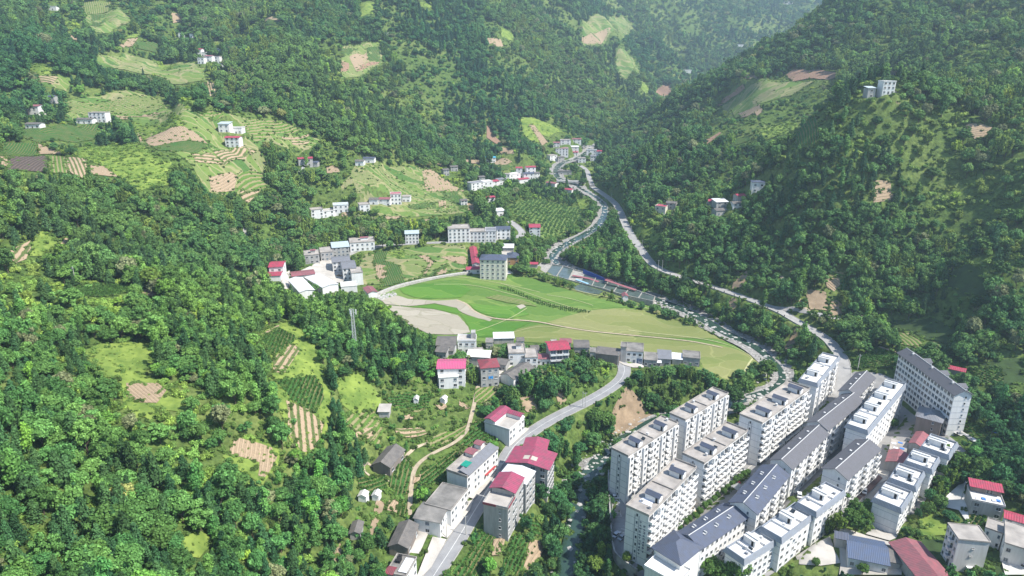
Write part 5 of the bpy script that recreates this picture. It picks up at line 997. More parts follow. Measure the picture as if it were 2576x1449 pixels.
RC = {'red': ((0.40, 0.045, 0.085), 0.8, 0.34), 'mag': ((0.34, 0.06, 0.115), 1.0, 0.30), 'pink': ((0.54, 0.085, 0.20), 0.8, 0.2), 'dred': ((0.29, 0.10, 0.115), 0.7, 0.3), 'dred2': ((0.26, 0.055, 0.07), 0.6, 0.25),
      'slate': ((0.12, 0.12, 0.135), 0.5, 0.18), 'bslate': ((0.082, 0.10, 0.15), 0.5, 0.22), 'slate2': ((0.20, 0.205, 0.225), 0.6, 0.2), 'tile': ((0.16, 0.145, 0.13), 0.4, 0.42),
      'blue': ((0.085, 0.12, 0.20), 0.6, 0.15), 'wmetal': ((0.66, 0.67, 0.68), 0.8, 0.12), 'pale': ((0.46, 0.55, 0.58), 0.8, 0.15), 'cyan': ((0.05, 0.38, 0.55), 0.8, 0.15)}
FLATC = {'stain': ((0.43, 0.395, 0.355), (0.26, 0.24, 0.22)), 'bright': ((0.70, 0.68, 0.645), (0.58, 0.56, 0.52)), 'conc': ((0.46, 0.43, 0.39), (0.34, 0.315, 0.285)), 'old': ((0.27, 0.255, 0.235), (0.14, 0.135, 0.125))}
def roofmat(k):
    if k in RC: return tile_roof_mat("roof " + k, *RC[k])
    a, b = FLATC[k]
    return mat("flat roof " + k, a, 0.9, 0, 0.22, 0.15, b, detail=9)
GLASS = mat("window glass", (0.035, 0.045, 0.055), 0.12, 0.4, 1.2, 0.5)
GLASS2 = mat("window glass with painted sky reflection", (0.10, 0.14, 0.18), 0.08, 0.3, 1.5, 0.5)  # bluish pane colour stands in for a sky reflection
GLASS3 = mat("curtained window glass", (0.26, 0.25, 0.23), 0.3, 0.3, 2.0, 0.4)
WRND = random.Random(5)
WFRAME = mat("window frame", (0.58, 0.58, 0.57), 0.6, 0.15, 1.0)
DARK = mat("dark opening", (0.03, 0.03, 0.032), 0.9, 0.2, 1.0, 0.1)
TRIM = mat("grey trim", (0.30, 0.32, 0.35), 0.8, 0.2, 0.8)
WCACHE = {}
def win_mesh(w, h, name="window"):
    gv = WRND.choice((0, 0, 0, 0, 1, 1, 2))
    k = (round(w, 1), round(h, 1), name, gv)
    if k not in WCACHE:
        w, h = k[0], k[1]; m = MB(); t = 0.07
        m.box(-w / 2 + t, w / 2 - t, -0.035, 0.02, t, h - t, 1)
        m.box(-w / 2, -w / 2 + t, -0.09, 0.02, 0, h); m.box(w / 2 - t, w / 2, -0.09, 0.02, 0, h)
        m.box(-w / 2 + t, w / 2 - t, -0.09, 0.02, 0, t); m.box(-w / 2 + t, w / 2 - t, -0.09, 0.02, h - t, h)
        if w > 1.1: m.box(-0.03, 0.03, -0.075, -0.03, t, h - t)
        m.box(-w / 2 - 0.08, w / 2 + 0.08, -0.22, 0.02, -0.12, 0)
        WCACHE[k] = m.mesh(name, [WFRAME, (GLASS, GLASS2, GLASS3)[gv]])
    return WCACHE[k]
def balc_mesh(w, d=1.4):
    k = (round(w, 1), d, "balcony")
    if k not in WCACHE:
        w = k[0]; m = MB()
        m.box(-w / 2, w / 2, -d, 0.02, -0.12, 0.06)
        m.box(-w / 2, w / 2, -d, -d + 0.1, 0.06, 1.0); m.box(-w / 2, -w / 2 + 0.1, -d + 0.1, 0.02, 0.06, 1.0); m.box(w / 2 - 0.1, w / 2, -d + 0.1, 0.02, 0.06, 1.0)
        WCACHE[k] = m.mesh("balcony", wallmat('aptw'))
    return WCACHE[k]
def ac_mesh():
    if "ac" not in WCACHE:
        m = MB(); m.box(-0.42, 0.42, -0.42, -0.06, 0, 0.58); m.box(-0.36, 0.2, -0.45, -0.421, 0.08, 0.5, 1); m.box(-0.4, -0.34, -0.4, 0.0, -0.06, -0.001); m.box(0.34, 0.4, -0.4, 0.0, -0.06, -0.001)
        WCACHE["ac"] = m.mesh("air_conditioner", [mat("air conditioner casing", (0.55, 0.54, 0.51), 0.7, 0.25, 2), DARK])
    return WCACHE["ac"]
def put(name, me, parent, loc, rz=0.0):
    o = bpy.data.objects.new(name, me); COL.objects.link(o); o.parent = parent; o.location = loc; o.rotation_euler[2] = rz
    return o
def uv_roof(o):
    """UV in metres: x across the fall line, y down it"""
    me = o.data; uv = me.uv_layers.new(name="rows")
    for p in me.polygons:
        n = p.normal; h = Vector((-n.y, n.x, 0))
        h = h.normalized() if h.length > 1e-3 else Vector((1, 0, 0))
        f = n.cross(h)
        for li in p.loop_indices:
            c = me.vertices[me.loops[li].vertex_index].co
            uv.data[li].uv = (c.dot(h), c.dot(f))
    return o
def slab_roof(name, quads, th, m, parent):
    """each sloping quad becomes a slab of thickness th"""
    mb = MB()
    for q in quads: mb.hull([(x, y, z - th) for x, y, z in q], q)
    return uv_roof(mb.build(name, m, parent))
def gable(name, x0, x1, y0, y1, z, rise, axis, m, parent, over=0.5, th=0.18):
    x0 -= over; x1 += over; y0 -= over; y1 += over
    if axis == 'y':
        c = (x0 + x1) / 2
        Q = [[(x0, y0, z), (c, y0, z + rise), (c, y1, z + rise), (x0, y1, z)], [(c, y0, z + rise), (x1, y0, z), (x1, y1, z), (c, y1, z + rise)]]
        cap = ((c, y0 - 0.02, z + rise + 0.03), (c, y1 + 0.02, z + rise + 0.03))
    else:
        c = (y0 + y1) / 2
        Q = [[(x0, y0, z), (x1, y0, z), (x1, c, z + rise), (x0, c, z + rise)], [(x0, c, z + rise), (x1, c, z + rise), (x1, y1, z), (x0, y1, z)]]
        cap = ((x0 - 0.02, c, z + rise + 0.03), (x1 + 0.02, c, z + rise + 0.03))
    r = slab_roof(name, Q, th, m, parent)
    return r, cap
def parapet(parent, W, L, z, h, th, m, name="parapet"):
    mb = MB()
    mb.box(-W / 2, W / 2, -L / 2, -L / 2 + th, z, z + h); mb.box(-W / 2, W / 2, L / 2 - th, L / 2, z, z + h)
    mb.box(-W / 2, -W / 2 + th, -L / 2 + th, L / 2 - th, z, z + h); mb.box(W / 2 - th, W / 2, -L / 2 + th, L / 2 - th, z, z + h)
    return mb.build(name, m, parent)
ROOTS = {}
def make_building(b):
    W, L, H, fl = b['W'], b['L'], b['H'], b['fl']
    root = bpy.data.objects.new(b['name'], None); COL.objects.link(root)
    root.location = (b['cx'].x, b['cx'].y, b['zb']); root.rotation_euler[2] = b['ang']
    tag(root, b['label'], b['cat'], b['group'])
    ROOTS[b['label']] = root; b['root'] = root
    wm = wallmat(b['wall']); rm = roofmat(b['rc']); rt = b['roof']
    w2, l2 = W / 2, L / 2
    mb = MB(); sk = -b['sink']
    bot = [(-w2, -l2, sk), (w2, -l2, sk), (w2, l2, sk), (-w2, l2, sk)]
    mb.hull(bot, [(x, y, H - 0.02) for x, y, _ in bot])
    if rt == 'gable':
        r = b['rise'] - 0.2; t = 0.02
        if b['axis'] == 'y':
            for y in (-l2 + 0.001, l2 - 0.2): mb.add([(-w2 + t, y, H - 0.02), (w2 - t, y, H - 0.02), (0, y, H + r), (-w2 + t, y + 0.199, H - 0.02), (w2 - t, y + 0.199, H - 0.02), (0, y + 0.199, H + r)], [(0, 1, 2), (5, 4, 3), (1, 4, 5, 2), (0, 2, 5, 3)])
        else:
            for x in (-w2 + 0.001, w2 - 0.2): mb.add([(x, -l2 + t, H - 0.02), (x, l2 - t, H - 0.02), (x, 0, H + r), (x + 0.199, -l2 + t, H - 0.02), (x + 0.199, l2 - t, H - 0.02), (x + 0.199, 0, H + r)], [(2, 1, 0), (3, 4, 5), (2, 5, 4, 1), (0, 3, 5, 2)])
    mb.build("wall", wm, root)
    ov = b['over']
    if rt == 'flat':
        mb = MB(); e = 0.25; mb.box(-w2 - e, w2 + e, -l2 - e, l2 + e, H, H + 0.2)
        ro = mb.build("roof", rm, root)
        if b['par'] > 0.05: parapet(root, W + 0.4, L + 0.4, H + 0.203, b['par'], 0.2, roofmat('stain') if b['rc'] in ('stain', 'old') else wm)
    elif rt == 'mansard':
        mb = MB(); mb.box(-w2 + 0.1, w2 - 0.1, -l2 + 0.1, l2 - 0.1, H, H + 0.15); ro = mb.build("roof", rm, root)
        o0, o1 = 0.75, 0.0; z0, z1 = H - 1.0, H + 1.0; th = 0.3
        outb = [(-w2 - o0, -l2 - o0), (w2 + o0, -l2 - o0), (w2 + o0, l2 + o0), (-w2 - o0, l2 + o0)]; outt = [(-w2, -l2), (w2, -l2), (w2, l2), (-w2, l2)]; inn = [(-w2 + th, -l2 + th), (w2 - th, -l2 + th), (w2 - th, l2 - th), (-w2 + th, l2 - th)]
        sk_ = MB()
        for i in range(4):
            j = (i + 1) % 4
            sk_.add([(*outb[i], z0), (*outb[j], z0), (*outt[j], z1), (*outt[i], z1), (*inn[j], z1), (*inn[i], z1), (*inn[j], H + 0.1), (*inn[i], H + 0.1), (*outt[i], z0 - 0.05), (*outt[j], z0 - 0.05)],
                    [(0, 1, 2, 3), (3, 2, 4, 5), (5, 4, 6, 7), (8, 9, 1, 0)])
        so = sk_.build("sloping_parapet", tile_roof_mat("grey skirt tiles", (0.27, 0.30, 0.345), 0.5, 0.15), root); uv_roof(so)
        for q in (0.28, 0.62) if L > 16 else (0.5,):
            dv = MB(); y = -l2 + L * q; dv.box(-w2 + 0.31, w2 - 0.31, y, y + 0.2, H + 0.153, H + 0.95); dv.build("roof_divider", wm, root)
    elif rt == 'gable':
        ro, cap = gable("roof", -w2, w2, -l2, l2, H, b['rise'], b['axis'], rm, root, ov)
        if b['group'] == SLATE or b['key'] == 'clinic':
            cm = MB(); cm.tube(cap[0], cap[1], 0.16, n=6); cm.build("ridge_cap", WFRAME, ro)
    elif rt == 'hip':
        x0, x1, y0, y1 = -w2 - ov, w2 + ov, -l2 - ov, l2 + ov; z = H; r = b['rise']
        if W >= L:
            k = (L / 2 + ov) * 0.9; A_, B_ = (x0 + k, 0, z + r), (x1 - k, 0, z + r)
            Fq = [[(x0, y0, z), (x1, y0, z), B_, A_], [(x1, y1, z), (x0, y1, z), A_, B_], [(x0, y1, z), (x0, y0, z), A_], [(x1, y0, z), (x1, y1, z), B_]]
        else:
            k = (W / 2 + ov) * 0.9; A_, B_ = (0, y0 + k, z + r), (0, y1 - k, z + r)
            Fq = [[(x0, y0, z), (x1, y0, z), A_], [(x1, y0, z), (x1, y1, z), B_, A_], [(x1, y1, z), (x0, y1, z), B_], [(x0, y1, z), (x0, y0, z), A_, B_]]
        ro = slab_roof("roof", Fq, 0.15, rm, root)
    else:
        x0, x1, y0, y1 = -w2 - ov, w2 + ov, -l2 - ov, l2 + ov; z = H + 0.25; r = b['rise']
        ro = slab_roof("roof", [[(x0, y0, z), (x1, y0, z), (x1, y1, z + r), (x0, y1, z + r)]], 0.15, rm, root)
    # stair huts
    n = b['huts']
    for i in range(n):
        y = -l2 + L * (i + 0.5) / n; hw = min(W * 0.62, 6.2); hd = 2.7; hh = 2.3; x = -w2 + 0.42 * W
        if b['hut'] == 'gable':
            x = w2 - 0.45 - hw / 2
            m = MB(); m.box(x - hw / 2, x + hw / 2, y - hd / 2, y + hd / 2, H + 0.203, H + 0.2 + hh); h = m.build("stair_hut", wm, root)
            gable("hut_roof", x - hw / 2, x + hw / 2, y - hd / 2, y + hd / 2, H + 0.25 + hh, 1.1, 'x', roofmat('bslate'), h, 0.25, 0.12)
        else:
            m = MB(); m.box(x - hw / 2, x + hw / 2, y - hd / 2, y + hd / 2, H + 0.153, H + 0.2 + hh); h = m.build("stair_hut", wm, root)
            m = MB(); m.box(x - hw / 2 - 0.25, x + hw / 2 + 0.25, y - hd / 2 - 0.2, y + hd / 2 + 0.2, H + 0.203 + hh, H + 0.35 + hh); m.box(x - hw / 2 - 0.25, x + hw / 2 + 0.25, y - 0.3, y + 0.15, H + 0.353 + hh, H + 0.75 + hh); m.build("hut_roof", WFRAME, h)
        m = MB(); m.box(x + hw / 2 - 1.5, x + hw / 2 - 0.6, y - hd / 2 - 0.06, y - hd / 2 + 0.05, H + 0.25, H + 2.2); m.build("hut_door", DARK, h)
    if n and b['hut'] == 'gable':
        dv = MB(); dv.box(-w2 + 0.25, w2 - 0.25, -0.12, 0.12, H + 0.203, H + 0.75); dv.build("roof_divider", roofmat('stain'), root)
    if b['group'] in (APT, MAN) and n:
        rs = random.Random(int(L * 100))
        for i in range(5):
            x = rs.uniform(-w2 + 1, w2 - 1.6); y = rs.uniform(-l2 + 1.2, l2 - 1.2)
            if min(abs(y - (-l2 + L * (q_ + 0.5) / n)) for q_ in range(n)) < 2.6: continue
            m = MB(); ty_ = i % 3; zr = H + 0.21
            if ty_ == 0: m.tube((x, y, zr), (x, y, zr + 1.2), 0.55, n=10)
            elif ty_ == 1: m.box(x - 0.5, x + 0.5, y - 0.35, y + 0.35, zr, zr + 0.7)
            else: m.hull([(x - 0.8, y - 0.6, zr + 0.1), (x + 0.8, y - 0.6, zr + 0.1), (x + 0.8, y + 0.6, zr + 0.9), (x - 0.8, y + 0.6, zr + 0.9)], [(x - 0.8, y - 0.6, zr + 0.16), (x + 0.8, y - 0.6, zr + 0.16), (x + 0.8, y + 0.6, zr + 0.96), (x - 0.8, y + 0.6, zr + 0.96)])
            m.build(("water_tank", "roof_box", "solar_panel")[ty_], (WFRAME, TRIM, GLASS)[ty_], root)
    # storey bands on the end walls
    fh = H / fl
    if b['bands']:
        for k in range(1, fl):
            m = MB(); z = k * fh - 0.06
            m.box(-w2, w2, -l2 - 0.05, -l2, z, z + 0.1)
            m.build("storey_band", TRIM, root)
    # facades
    def slot(side, s, z, w, h, name="window"):
        if side == 'f': return put(name, win_mesh(w, h), root, (s, -l2, z), 0)
        if side == 'r': return put(name, win_mesh(w, h), root, (w2, s, z), math.pi / 2)
        if side == 'l': return put(name, win_mesh(w, h), root, (-w2, s, z), -math.pi / 2)
        return put(name, win_mesh(w, h), root, (s, l2, z), math.pi)
    for side, pat in b['win'].items():
        S_ = W if side in 'fb' else L
        if pat == 's':
            if b['group'] == APT:
                for x in (-0.9, 0.72): m = MB(); m.box(x, x + 0.18, -l2 - 0.12, -l2, 0.2, H - 1.6); m.build("pilaster", TRIM, root)
            for k in range(fl): slot(side, 0.0 if b['group'] == APT else W * 0.18, k * fh + 1.0, 0.8, 1.2)
            continue
        nc = len(pat)
        if not nc: continue
        cw = S_ / nc
        for j, ch in enumerate(pat):
            s = -S_ / 2 + cw * (j + 0.5)
            if side == 'l': s = -s
            if ch == '.': continue
            if ch == 'W':                       # projecting bay
                m = MB(); q = cw * 0.42
                if side == 'r': m.box(w2 - 0.02, w2 + 0.9, s - q, s + q, 0.1, H - 0.4)
                m.build("bay", wm, root)
            for k in range(fl):
                z = k * fh + 0.95
                if side == 'r' and b['group'] in (APT, SLATE, MAN) and k and WRND.random() < 0.16 and ch in 'wRW':
                    put("air_conditioner", ac_mesh(), root, (w2 + (0.9 if ch == 'W' else 0), s + cw * (0.36 if ch != 'W' else 0.30), k * fh + 0.35), math.pi / 2)
                if ch == 'W':
                    put("window", win_mesh(1.3, 1.5), root, (w2 + 0.9, s, z), math.pi / 2)
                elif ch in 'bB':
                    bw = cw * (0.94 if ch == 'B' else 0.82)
                    rz = {'f': 0, 'r': math.pi / 2, 'l': -math.pi / 2}[side]
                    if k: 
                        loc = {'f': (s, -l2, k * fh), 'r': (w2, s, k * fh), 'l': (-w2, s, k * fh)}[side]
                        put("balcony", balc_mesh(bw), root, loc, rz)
                    slot(side, s, k * fh + 0.15, bw * 0.9, 2.45)  # balcony glazing, widened so its dark tone stands in for the recess shade
                elif ch == 'g': slot(side, s, z - 0.1, min(cw * 0.72, 2.0), 1.7)
                elif k == 0 and side == 'f' and b['cat'] == 'house' and fl > 1 and j % 2 == 1:
                    slot(side, s, 0.02, min(cw * 0.5, 1.4), 2.2, "door")
                else: slot(side, s, z, min(cw * 0.5, 1.6), min(1.5, fh * 0.52))
    if b['cat'] in ('house', 'hall') and 'f' in b['win'] and fl == 1 and b['win']['f'] and '.' in b['win']['f']:
        slot('f', 0.0 if len(b['win']['f']) % 2 else W * 0.1, 0.02, 1.1, 2.1, "door")
    extras(b, root, wm, ro)
def boxpart(name, m, parent, *a):
    mb = MB()
    for q in ([a] if not isinstance(a[0], tuple) else a): mb.box(*q)
    return mb.build(name, m, parent)
def extras(b, root, wm, ro):
    W, L, H = b['W'], b['L'], b['H']; w2, l2 = W / 2, L / 2; k = b['key']
    if k in ('solar', 'pavilion'):
        for i, y in enumerate((-l2 * 0.55, -l2 * 0.05, l2 * 0.5)):
            for sx in (-0.25, 0.22):
                x = W * sx; z = H + b['rise'] * (1 - abs(x) / w2)
                t = MB(); t.tube((x - 0.6, y, z + 0.75), (x + 0.6, y, z + 0.75), 0.3, n=8); t.box(x - 0.55, x + 0.55, y - 1.0, y - 0.1, z + 0.28, z + 0.36)
                t.tube((x - 0.5, y, z - 0.3), (x - 0.5, y, z + 0.6), 0.05); t.tube((x + 0.5, y, z - 0.3), (x + 0.5, y, z + 0.6), 0.05)
                t.build("roof_water_heater", WFRAME, root)
    elif b['group'] == SLATE:
        for y in (-l2 * 0.45, l2 * 0.15, l2 * 0.6):
            z = H + b['rise'] * 0.55
            m = MB(); m.box(-W * 0.25, -W * 0.25 + 0.9, y, y + 0.9, z - 0.3, z + 0.55); m.build("roof_vent", WFRAME, root)
        m = MB()
        for y in np.linspace(-l2 + 2, l2 - 2, 7): m.tube((w2 + 1.3, y, H * 0.2), (w2 + 1.3, y, H * 0.93), 0.06, n=4)
        for z in np.linspace(H * 0.2, H * 0.93, 5): m.tube((w2 + 1.3, -l2 + 2, z), (w2 + 1.3, l2 - 2, z), 0.06, n=4)
        m.build("balcony_railing", WFRAME, root)
    if k == 'sign':
        for cx, top, n in ((1.55, 18.2, 11), (3.15, 17.0, 9)):
            for i in range(n):
                m = MB(); z = top - i * 1.35; rs = random.Random(i * 7 + n)
                for q in range(4):
                    if q % 2: x = cx + rs.uniform(-0.35, 0.3); m.box(x, x + 0.13, -l2 - 0.1, -l2 + 0.02, z - 0.45, z + 0.45 * rs.uniform(0.2, 1))
                    else: zz = z + rs.uniform(-0.4, 0.35); m.box(cx - 0.42, cx + 0.42, -l2 - 0.09, -l2 + 0.02, zz, zz + 0.13)
                m.build("wall_character", mat("faded blue lettering", (0.09, 0.11, 0.17), 0.7, 0.2, 1), root)
        boxpart("roof_sheet", mat("white tarpaulin", (0.72, 0.72, 0.76), 0.6, 0.1, 1), root, -w2 + 2.2, w2 - 2.4, -l2 + 5.0, -l2 + 8.2, H + 0.25, H + 0.33)
    if k == 'clinic':
        for q in (0.22, 0.52, 0.82):
            y = -l2 + L * q
            m = MB(); m.box(w2 - 0.02, w2 + 3.2, y - 2.2, y + 2.2, -3, H - 0.6); h = m.build("rear_wing", wm, root)
            gable("wing_roof", w2 - 2.2, w2 + 3.2, y - 2.2, y + 2.2, H - 0.5, 1.3, 'x', roofmat('slate'), h, 0.3)
        for q in (0.15, 0.5, 0.85):
            y = -l2 + L * q; boxpart("roof_vent", WFRAME, root, -w2 * 0.15 - 0.5, -w2 * 0.15 + 0.4, y, y + 0.9, H + b['rise'] * 0.6, H + b['rise'] * 0.85 + 0.6)
    if k == 'skylight':
        sm = mat("cloudy skylight sheet", (0.50, 0.45, 0.38), 0.5, 0.15, 0.8)
        for x0, x1 in ((-2.9, -0.35), (0.45, 3.0)):
            za = H + b['rise'] * (1 - abs(x0) / (w2 + b['over'])) + 0.05; zb_ = H + b['rise'] * (1 - abs(x1) / (w2 + b['over'])) + 0.05
            m = MB(); m.hull([(x0, -3.6, za - .03), (x1, -3.6, zb_ - .03), (x1, -0.8, zb_ - .03), (x0, -0.8, za - .03)], [(x0, -3.6, za), (x1, -3.6, zb_), (x1, -0.8, zb_), (x0, -0.8, za)]); m.build("skylight", sm, ro)
    if k == 'redcanopy':
        y0 = -l2 + L * 0.42
        boxpart("upper_room", wallmat('grey'), root, -w2 + 0.3, w2 - 0.3, y0 + 0.5, l2 - 0.4, H + 0.203, H + 2.4)
        gable("canopy_roof", -w2, w2, y0, l2, H + 2.5, 1.5, 'y', roofmat('mag'), root, 0.5)
        boxpart("parapet_cladding", roofmat('dred2'), root, (-w2 - 0.22, 0.2, -l2 - 0.3, -l2 - 0.21, H + 0.1, H + 1.15), (w2 + 0.21, w2 + 0.3, -l2, y0, H + 0.1, H + 1.15))
    if k == 'roadhouse':
        boxpart("roof_hut", wm, root, -w2 + 0.8, -w2 + 4, l2 - 4.5, l2 - 1.5, H + 0.203, H + 2.5); gable("hut_roof", -w2 + 0.8, -w2 + 4, l2 - 4.5, l2 - 1.5, H + 2.5, 0.6, 'x', roofmat('dred'), root, 0.4)
        gable("awning_roof", -w2 + 0.4, -w2 + 4.6, 0.5, 4.6, H + 2.0, 0.5, 'x', roofmat('dred'), root, 0.2)
        boxpart("awning_wall", wm, root, -w2 + 0.6, -w2 + 4.4, 0.7, 4.4, H + 0.203, H + 1.95)
        sl = slab_roof("eave_roof", [[(1.0, -l2 + 0.3, H + 2.2), (w2 + 0.7, -l2 + 0.3, H + 1.0), (w2 + 0.7, l2 - 0.3, H + 1.0), (1.0, l2 - 0.3, H + 2.2)]], 0.15, roofmat('slate2'), root)
        boxpart("green_tarpaulin", mat("green tarpaulin", (0.02, 0.28, 0.20), 0.5, 0.2, 1), root, -0.5, 2.8, -l2 + 3.2, -l2 + 7.2, H + 2.25, H + 2.34)
        boxpart("tarpaulin_frame", DARK, root, (-0.4, -0.3, -l2 + 3.3, -l2 + 3.4, H + 0.2, H + 2.24), (-0.4, -0.3, -l2 + 7, -l2 + 7.1, H + 0.2, H + 2.24))
        boxpart("shop_awning", mat("red awning", (0.4, 0.06, 0.06), 0.7, 0.2, 1), root, w2, w2 + 1.0, 1, 9, 2.9, 3.05)
    if k == 'lroof':
        boxpart("upper_room", wm, root, (-w2 + 0.2, -w2 + W * 0.42, -l2 + 0.3, l2 - 0.3, H + 0.203, H + 2.2), (-w2 + W * 0.42, w2 - 0.2, l2 - 3.4, l2 - 0.3, H + 0.203, H + 2.2))
        gable("side_roof", -w2 + 0.2, -w2 + W * 0.42, -l2, l2, H + 2.25, 1.0, 'y', roofmat('mag'), root, 0.4)
        gable("back_roof", -w2 + W * 0.42 + 0.5, w2, l2 - 3.4, l2 - 0.3, H + 2.2, 0.9, 'x', roofmat('mag'), root, 0.35)
    if k == 'whitesheet':
        boxpart("roof_sheet", roofmat('wmetal'), root, 0.2, w2 - 0.2, -l2 + 1.2, l2 - 1.0, H + 0.5, H + 0.62)
        gable("porch_roof", -w2, -0.8, -l2 - 1, -l2 + 2.4, H + 0.9, 0.5, 'x', roofmat('dred2'), root, 0.2)
        boxpart("roof_clutter", DARK, root, (-w2 + 1, -w2 + 2.6, 0.5, 2.5, H + 0.25, H + 1.3), (-w2 + 0.8, -w2 + 2.0, 3.0, 4.2, H + 0.25, H + 1.0))
    if k == 'redback':
        boxpart("upper_room", wallmat('brown'), root, -w2 + 0.2, w2 - 0.2, l2 * 0.25, l2 - 0.2, H + 0.203, H + 2.5)
        slab_roof("upper_roof", [[(-w2 - 0.4, l2 * 0.1, H + 2.6), (w2 + 0.4, l2 * 0.1, H + 2.6), (w2 + 0.4, l2 + 0.5, H + 3.5), (-w2 - 0.4, l2 + 0.5, H + 3.5)]], 0.15, roofmat('red'), root)
        for i, x in enumerate((-3.2, -1.2, 2.2, 3.6)): boxpart("roof_sheet", mat("white tarpaulin", (0.72, 0.72, 0.76), 0.6, 0.1, 1) if i % 2 == 0 else mat("blue tarpaulin", (0.08, 0.22, 0.55), 0.6, 0.2, 1), root, x - 0.7, x + 0.6, -l2 + 1 + i * 0.3, -l2 + 2.6 + i * 0.2, H + 0.23 + i * 0.05, H + 0.4 + i * 0.1)
        for x in (0.6, 1.8): put("window", win_mesh(0.9, 1.8), root, (x, l2 * 0.25, H + 0.4), 0)
    if k == 'slots':
        for z, x in ((9.6, 0.3), (6.6, 0.1)): put("window", win_mesh(0.9, 0.5), root, (x, -l2, z), 0)
        put("door", win_mesh(1.1, 2.1), root, (0.2, -l2, 0.05), 0)
        boxpart("door_canopy", wm, root, -0.5, 3.4, -l2 - 1.0, -l2 - 0.001, 2.5, 2.62)
    if k == 'stair': boxpart("stair_tower", wallmat('grey'), root, w2 - 2.8, w2 - 0.3, -0.5, l2 - 0.2, H + 0.203, H + 3.8)
    if k == 'hutbox':
        boxpart("roof_hut", wm, root, -0.2, 2.4, -0.8, 2.6, H + 0.203, H + 2.6); gable("hut_roof", -0.2, 2.4, -0.8, 2.6, H + 2.65, 0.5, 'x', roofmat('tile'), root, 0.3)
    if k == 'redtop': 
        boxpart("roof_hut", wm, root, -w2 * 0.1, w2 * 0.5, -1.5, 1.5, H + 0.203, H + 2.3); gable("hut_roof", -w2 * 0.1, w2 * 0.5, -1.5, 1.5, H + 2.35, 0.5, 'x', roofmat('dred'), root, 0.5)
    if k == 'gate': boxpart("gate", mat("blue gate", (0.07, 0.11, 0.2), 0.6, 0.2, 1), root, w2 - 3.2, w2 - 0.3, -l2 - 0.08, -l2, 0.05, 3.0)
    if k == 'village3': boxpart("blue_shutter", mat("blue shutter", (0.05, 0.3, 0.7), 0.5, 0.2, 1), root, (-0.8, 0.2, -l2 - 0.14, -l2 - 0.1, 4.7, 6.2), (0.5, 1.5, -l2 - 0.14, -l2 - 0.1, 4.7, 6.2))
    if k == 'tarps':
        for i, (x, y, c) in enumerate(((-2, 1, 0), (0.5, 3, 1), (1.5, -2, 1), (-1, -3, 0))): boxpart("roof_sheet", mat("blue tarpaulin", (0.08, 0.22, 0.55), 0.6, 0.2, 1) if c else mat("white tarpaulin", (0.72, 0.72, 0.76), 0.6, 0.1, 1), root, x - 0.9, x + 0.9, y - 0.6, y + 0.7, H + 0.22 + i * 0.03, H + 0.34 + i * 0.03)
for b in BL: make_building(b)

# ------------------------------------------------------------------ fish ponds between river and paddies
OFF[88] = (1308.1, 644.0, 7.68)
pa = hit(*zip(*px(88, "265,285 700,400 1170,540 1600,660 2000,800 2560,980"))); pb = hit(*zip(*px(88, "400,150 830,270 1240,405 1710,560 2110,715 2600,885")))
pondz = float(height(pa[:, 0], pa[:, 1]).mean()) + 0.6
OPEN.append(np.vstack([pa, pb[::-1]]))
pond = bpy.data.objects.new("fish_pond", None); COL.objects.link(pond); pc = (pa.mean(0) + pb.mean(0)) / 2; pond.location = (pc[0], pc[1], pondz)
tag(pond, "row of concrete fish ponds with a red walkway beside the river", "pond")
pcon = mat("pond concrete", (0.42, 0.40, 0.36), 0.9, 0.4, 0.6)
pwat = mat("pond water", (0.10, 0.135, 0.125), 0.15, 0.35, 0.25, 0.5)
def pz(t): return pondz + 2.2 * (0.5 - t) * 2
def lerp_line(P, t):
    s = t * (len(P) - 1); i = min(int(s), len(P) - 2); return P[i] + (P[i + 1] - P[i]) * (s - i)
def world_part(name, o, parent):
    o.name = name; o.parent = parent; o.matrix_parent_inverse = parent.matrix_basis.inverted(); return o
from mathutils import Matrix
pond.matrix_basis = Matrix.Translation((pc[0], pc[1], pondz))
ts = np.linspace(0, 1, 11)
for nm, P in (("near_wall", pa), ("river_wall", pb)):
    ln = np.array([(*lerp_line(P, t), pz(t)) for t in ts]); o = wall_line(nm, ln, 0, 1.1, 0.5, pcon, base=-3, kind=None); world_part(nm, o, pond)
for i, t in enumerate(ts):
    a, b_ = lerp_line(pa, t), lerp_line(pb, t); ln = np.array([(*a, pz(t)), (*b_, pz(t))]); o = wall_line("cross_wall", ln, 0, 0.9, 0.4, pcon, base=-3, kind=None); world_part("cross_wall", o, pond)
    if i < 10:
        c, d = lerp_line(pb, ts[i + 1]), lerp_line(pa, ts[i + 1]); z = pz(t + 0.05)
        o = mesh_obj("pond_basin", [(*a, z + 0.35), (*d, z + 0.35), (*c, z + 0.35), (*b_, z + 0.35)], [(0, 1, 2, 3)], pwat if i not in (0, 3) else pcon); world_part("pond_basin", o, pond)
def strip_part(name, s, w, m, z0, th, parent):
    P = hit(*zip(*px(88, s))); ln = np.array([(*p, pondz + 2.2 * (0.5 - i / max(1, len(P) - 1)) * 1.4) for i, p in enumerate(P)])
    o = wall_line(name, ln, 0, z0 + th, w, m, base=z0, kind=None); return world_part(name, o, parent)
strip_part("red_walkway", "1010,425 1330,520 1650,612", 3.0, roofmat('dred'), 0.8, 0.25, pond)
strip_part("red_walkway", "1640,615 1950,705 2230,775", 3.0, roofmat('dred'), 1.4, 0.25, pond)
strip_part("red_walkway", "1640,600 1770,555", 3.2, roofmat('dred'), 1.8, 0.25, pond)
strip_part("blue_fence", "1215,425 1460,500 1690,575", 0.3, mat("blue fence sheet", (0.035, 0.08, 0.34), 0.6, 0.15, 1), -0.2, 3.4, pond)
strip_part("pale_blue_walkway", "1080,490 1300,550 1480,600", 2.2, mat("pale blue sheet", (0.30, 0.52, 0.66), 0.6, 0.35, 1.2), 0.6, 0.15, pond)
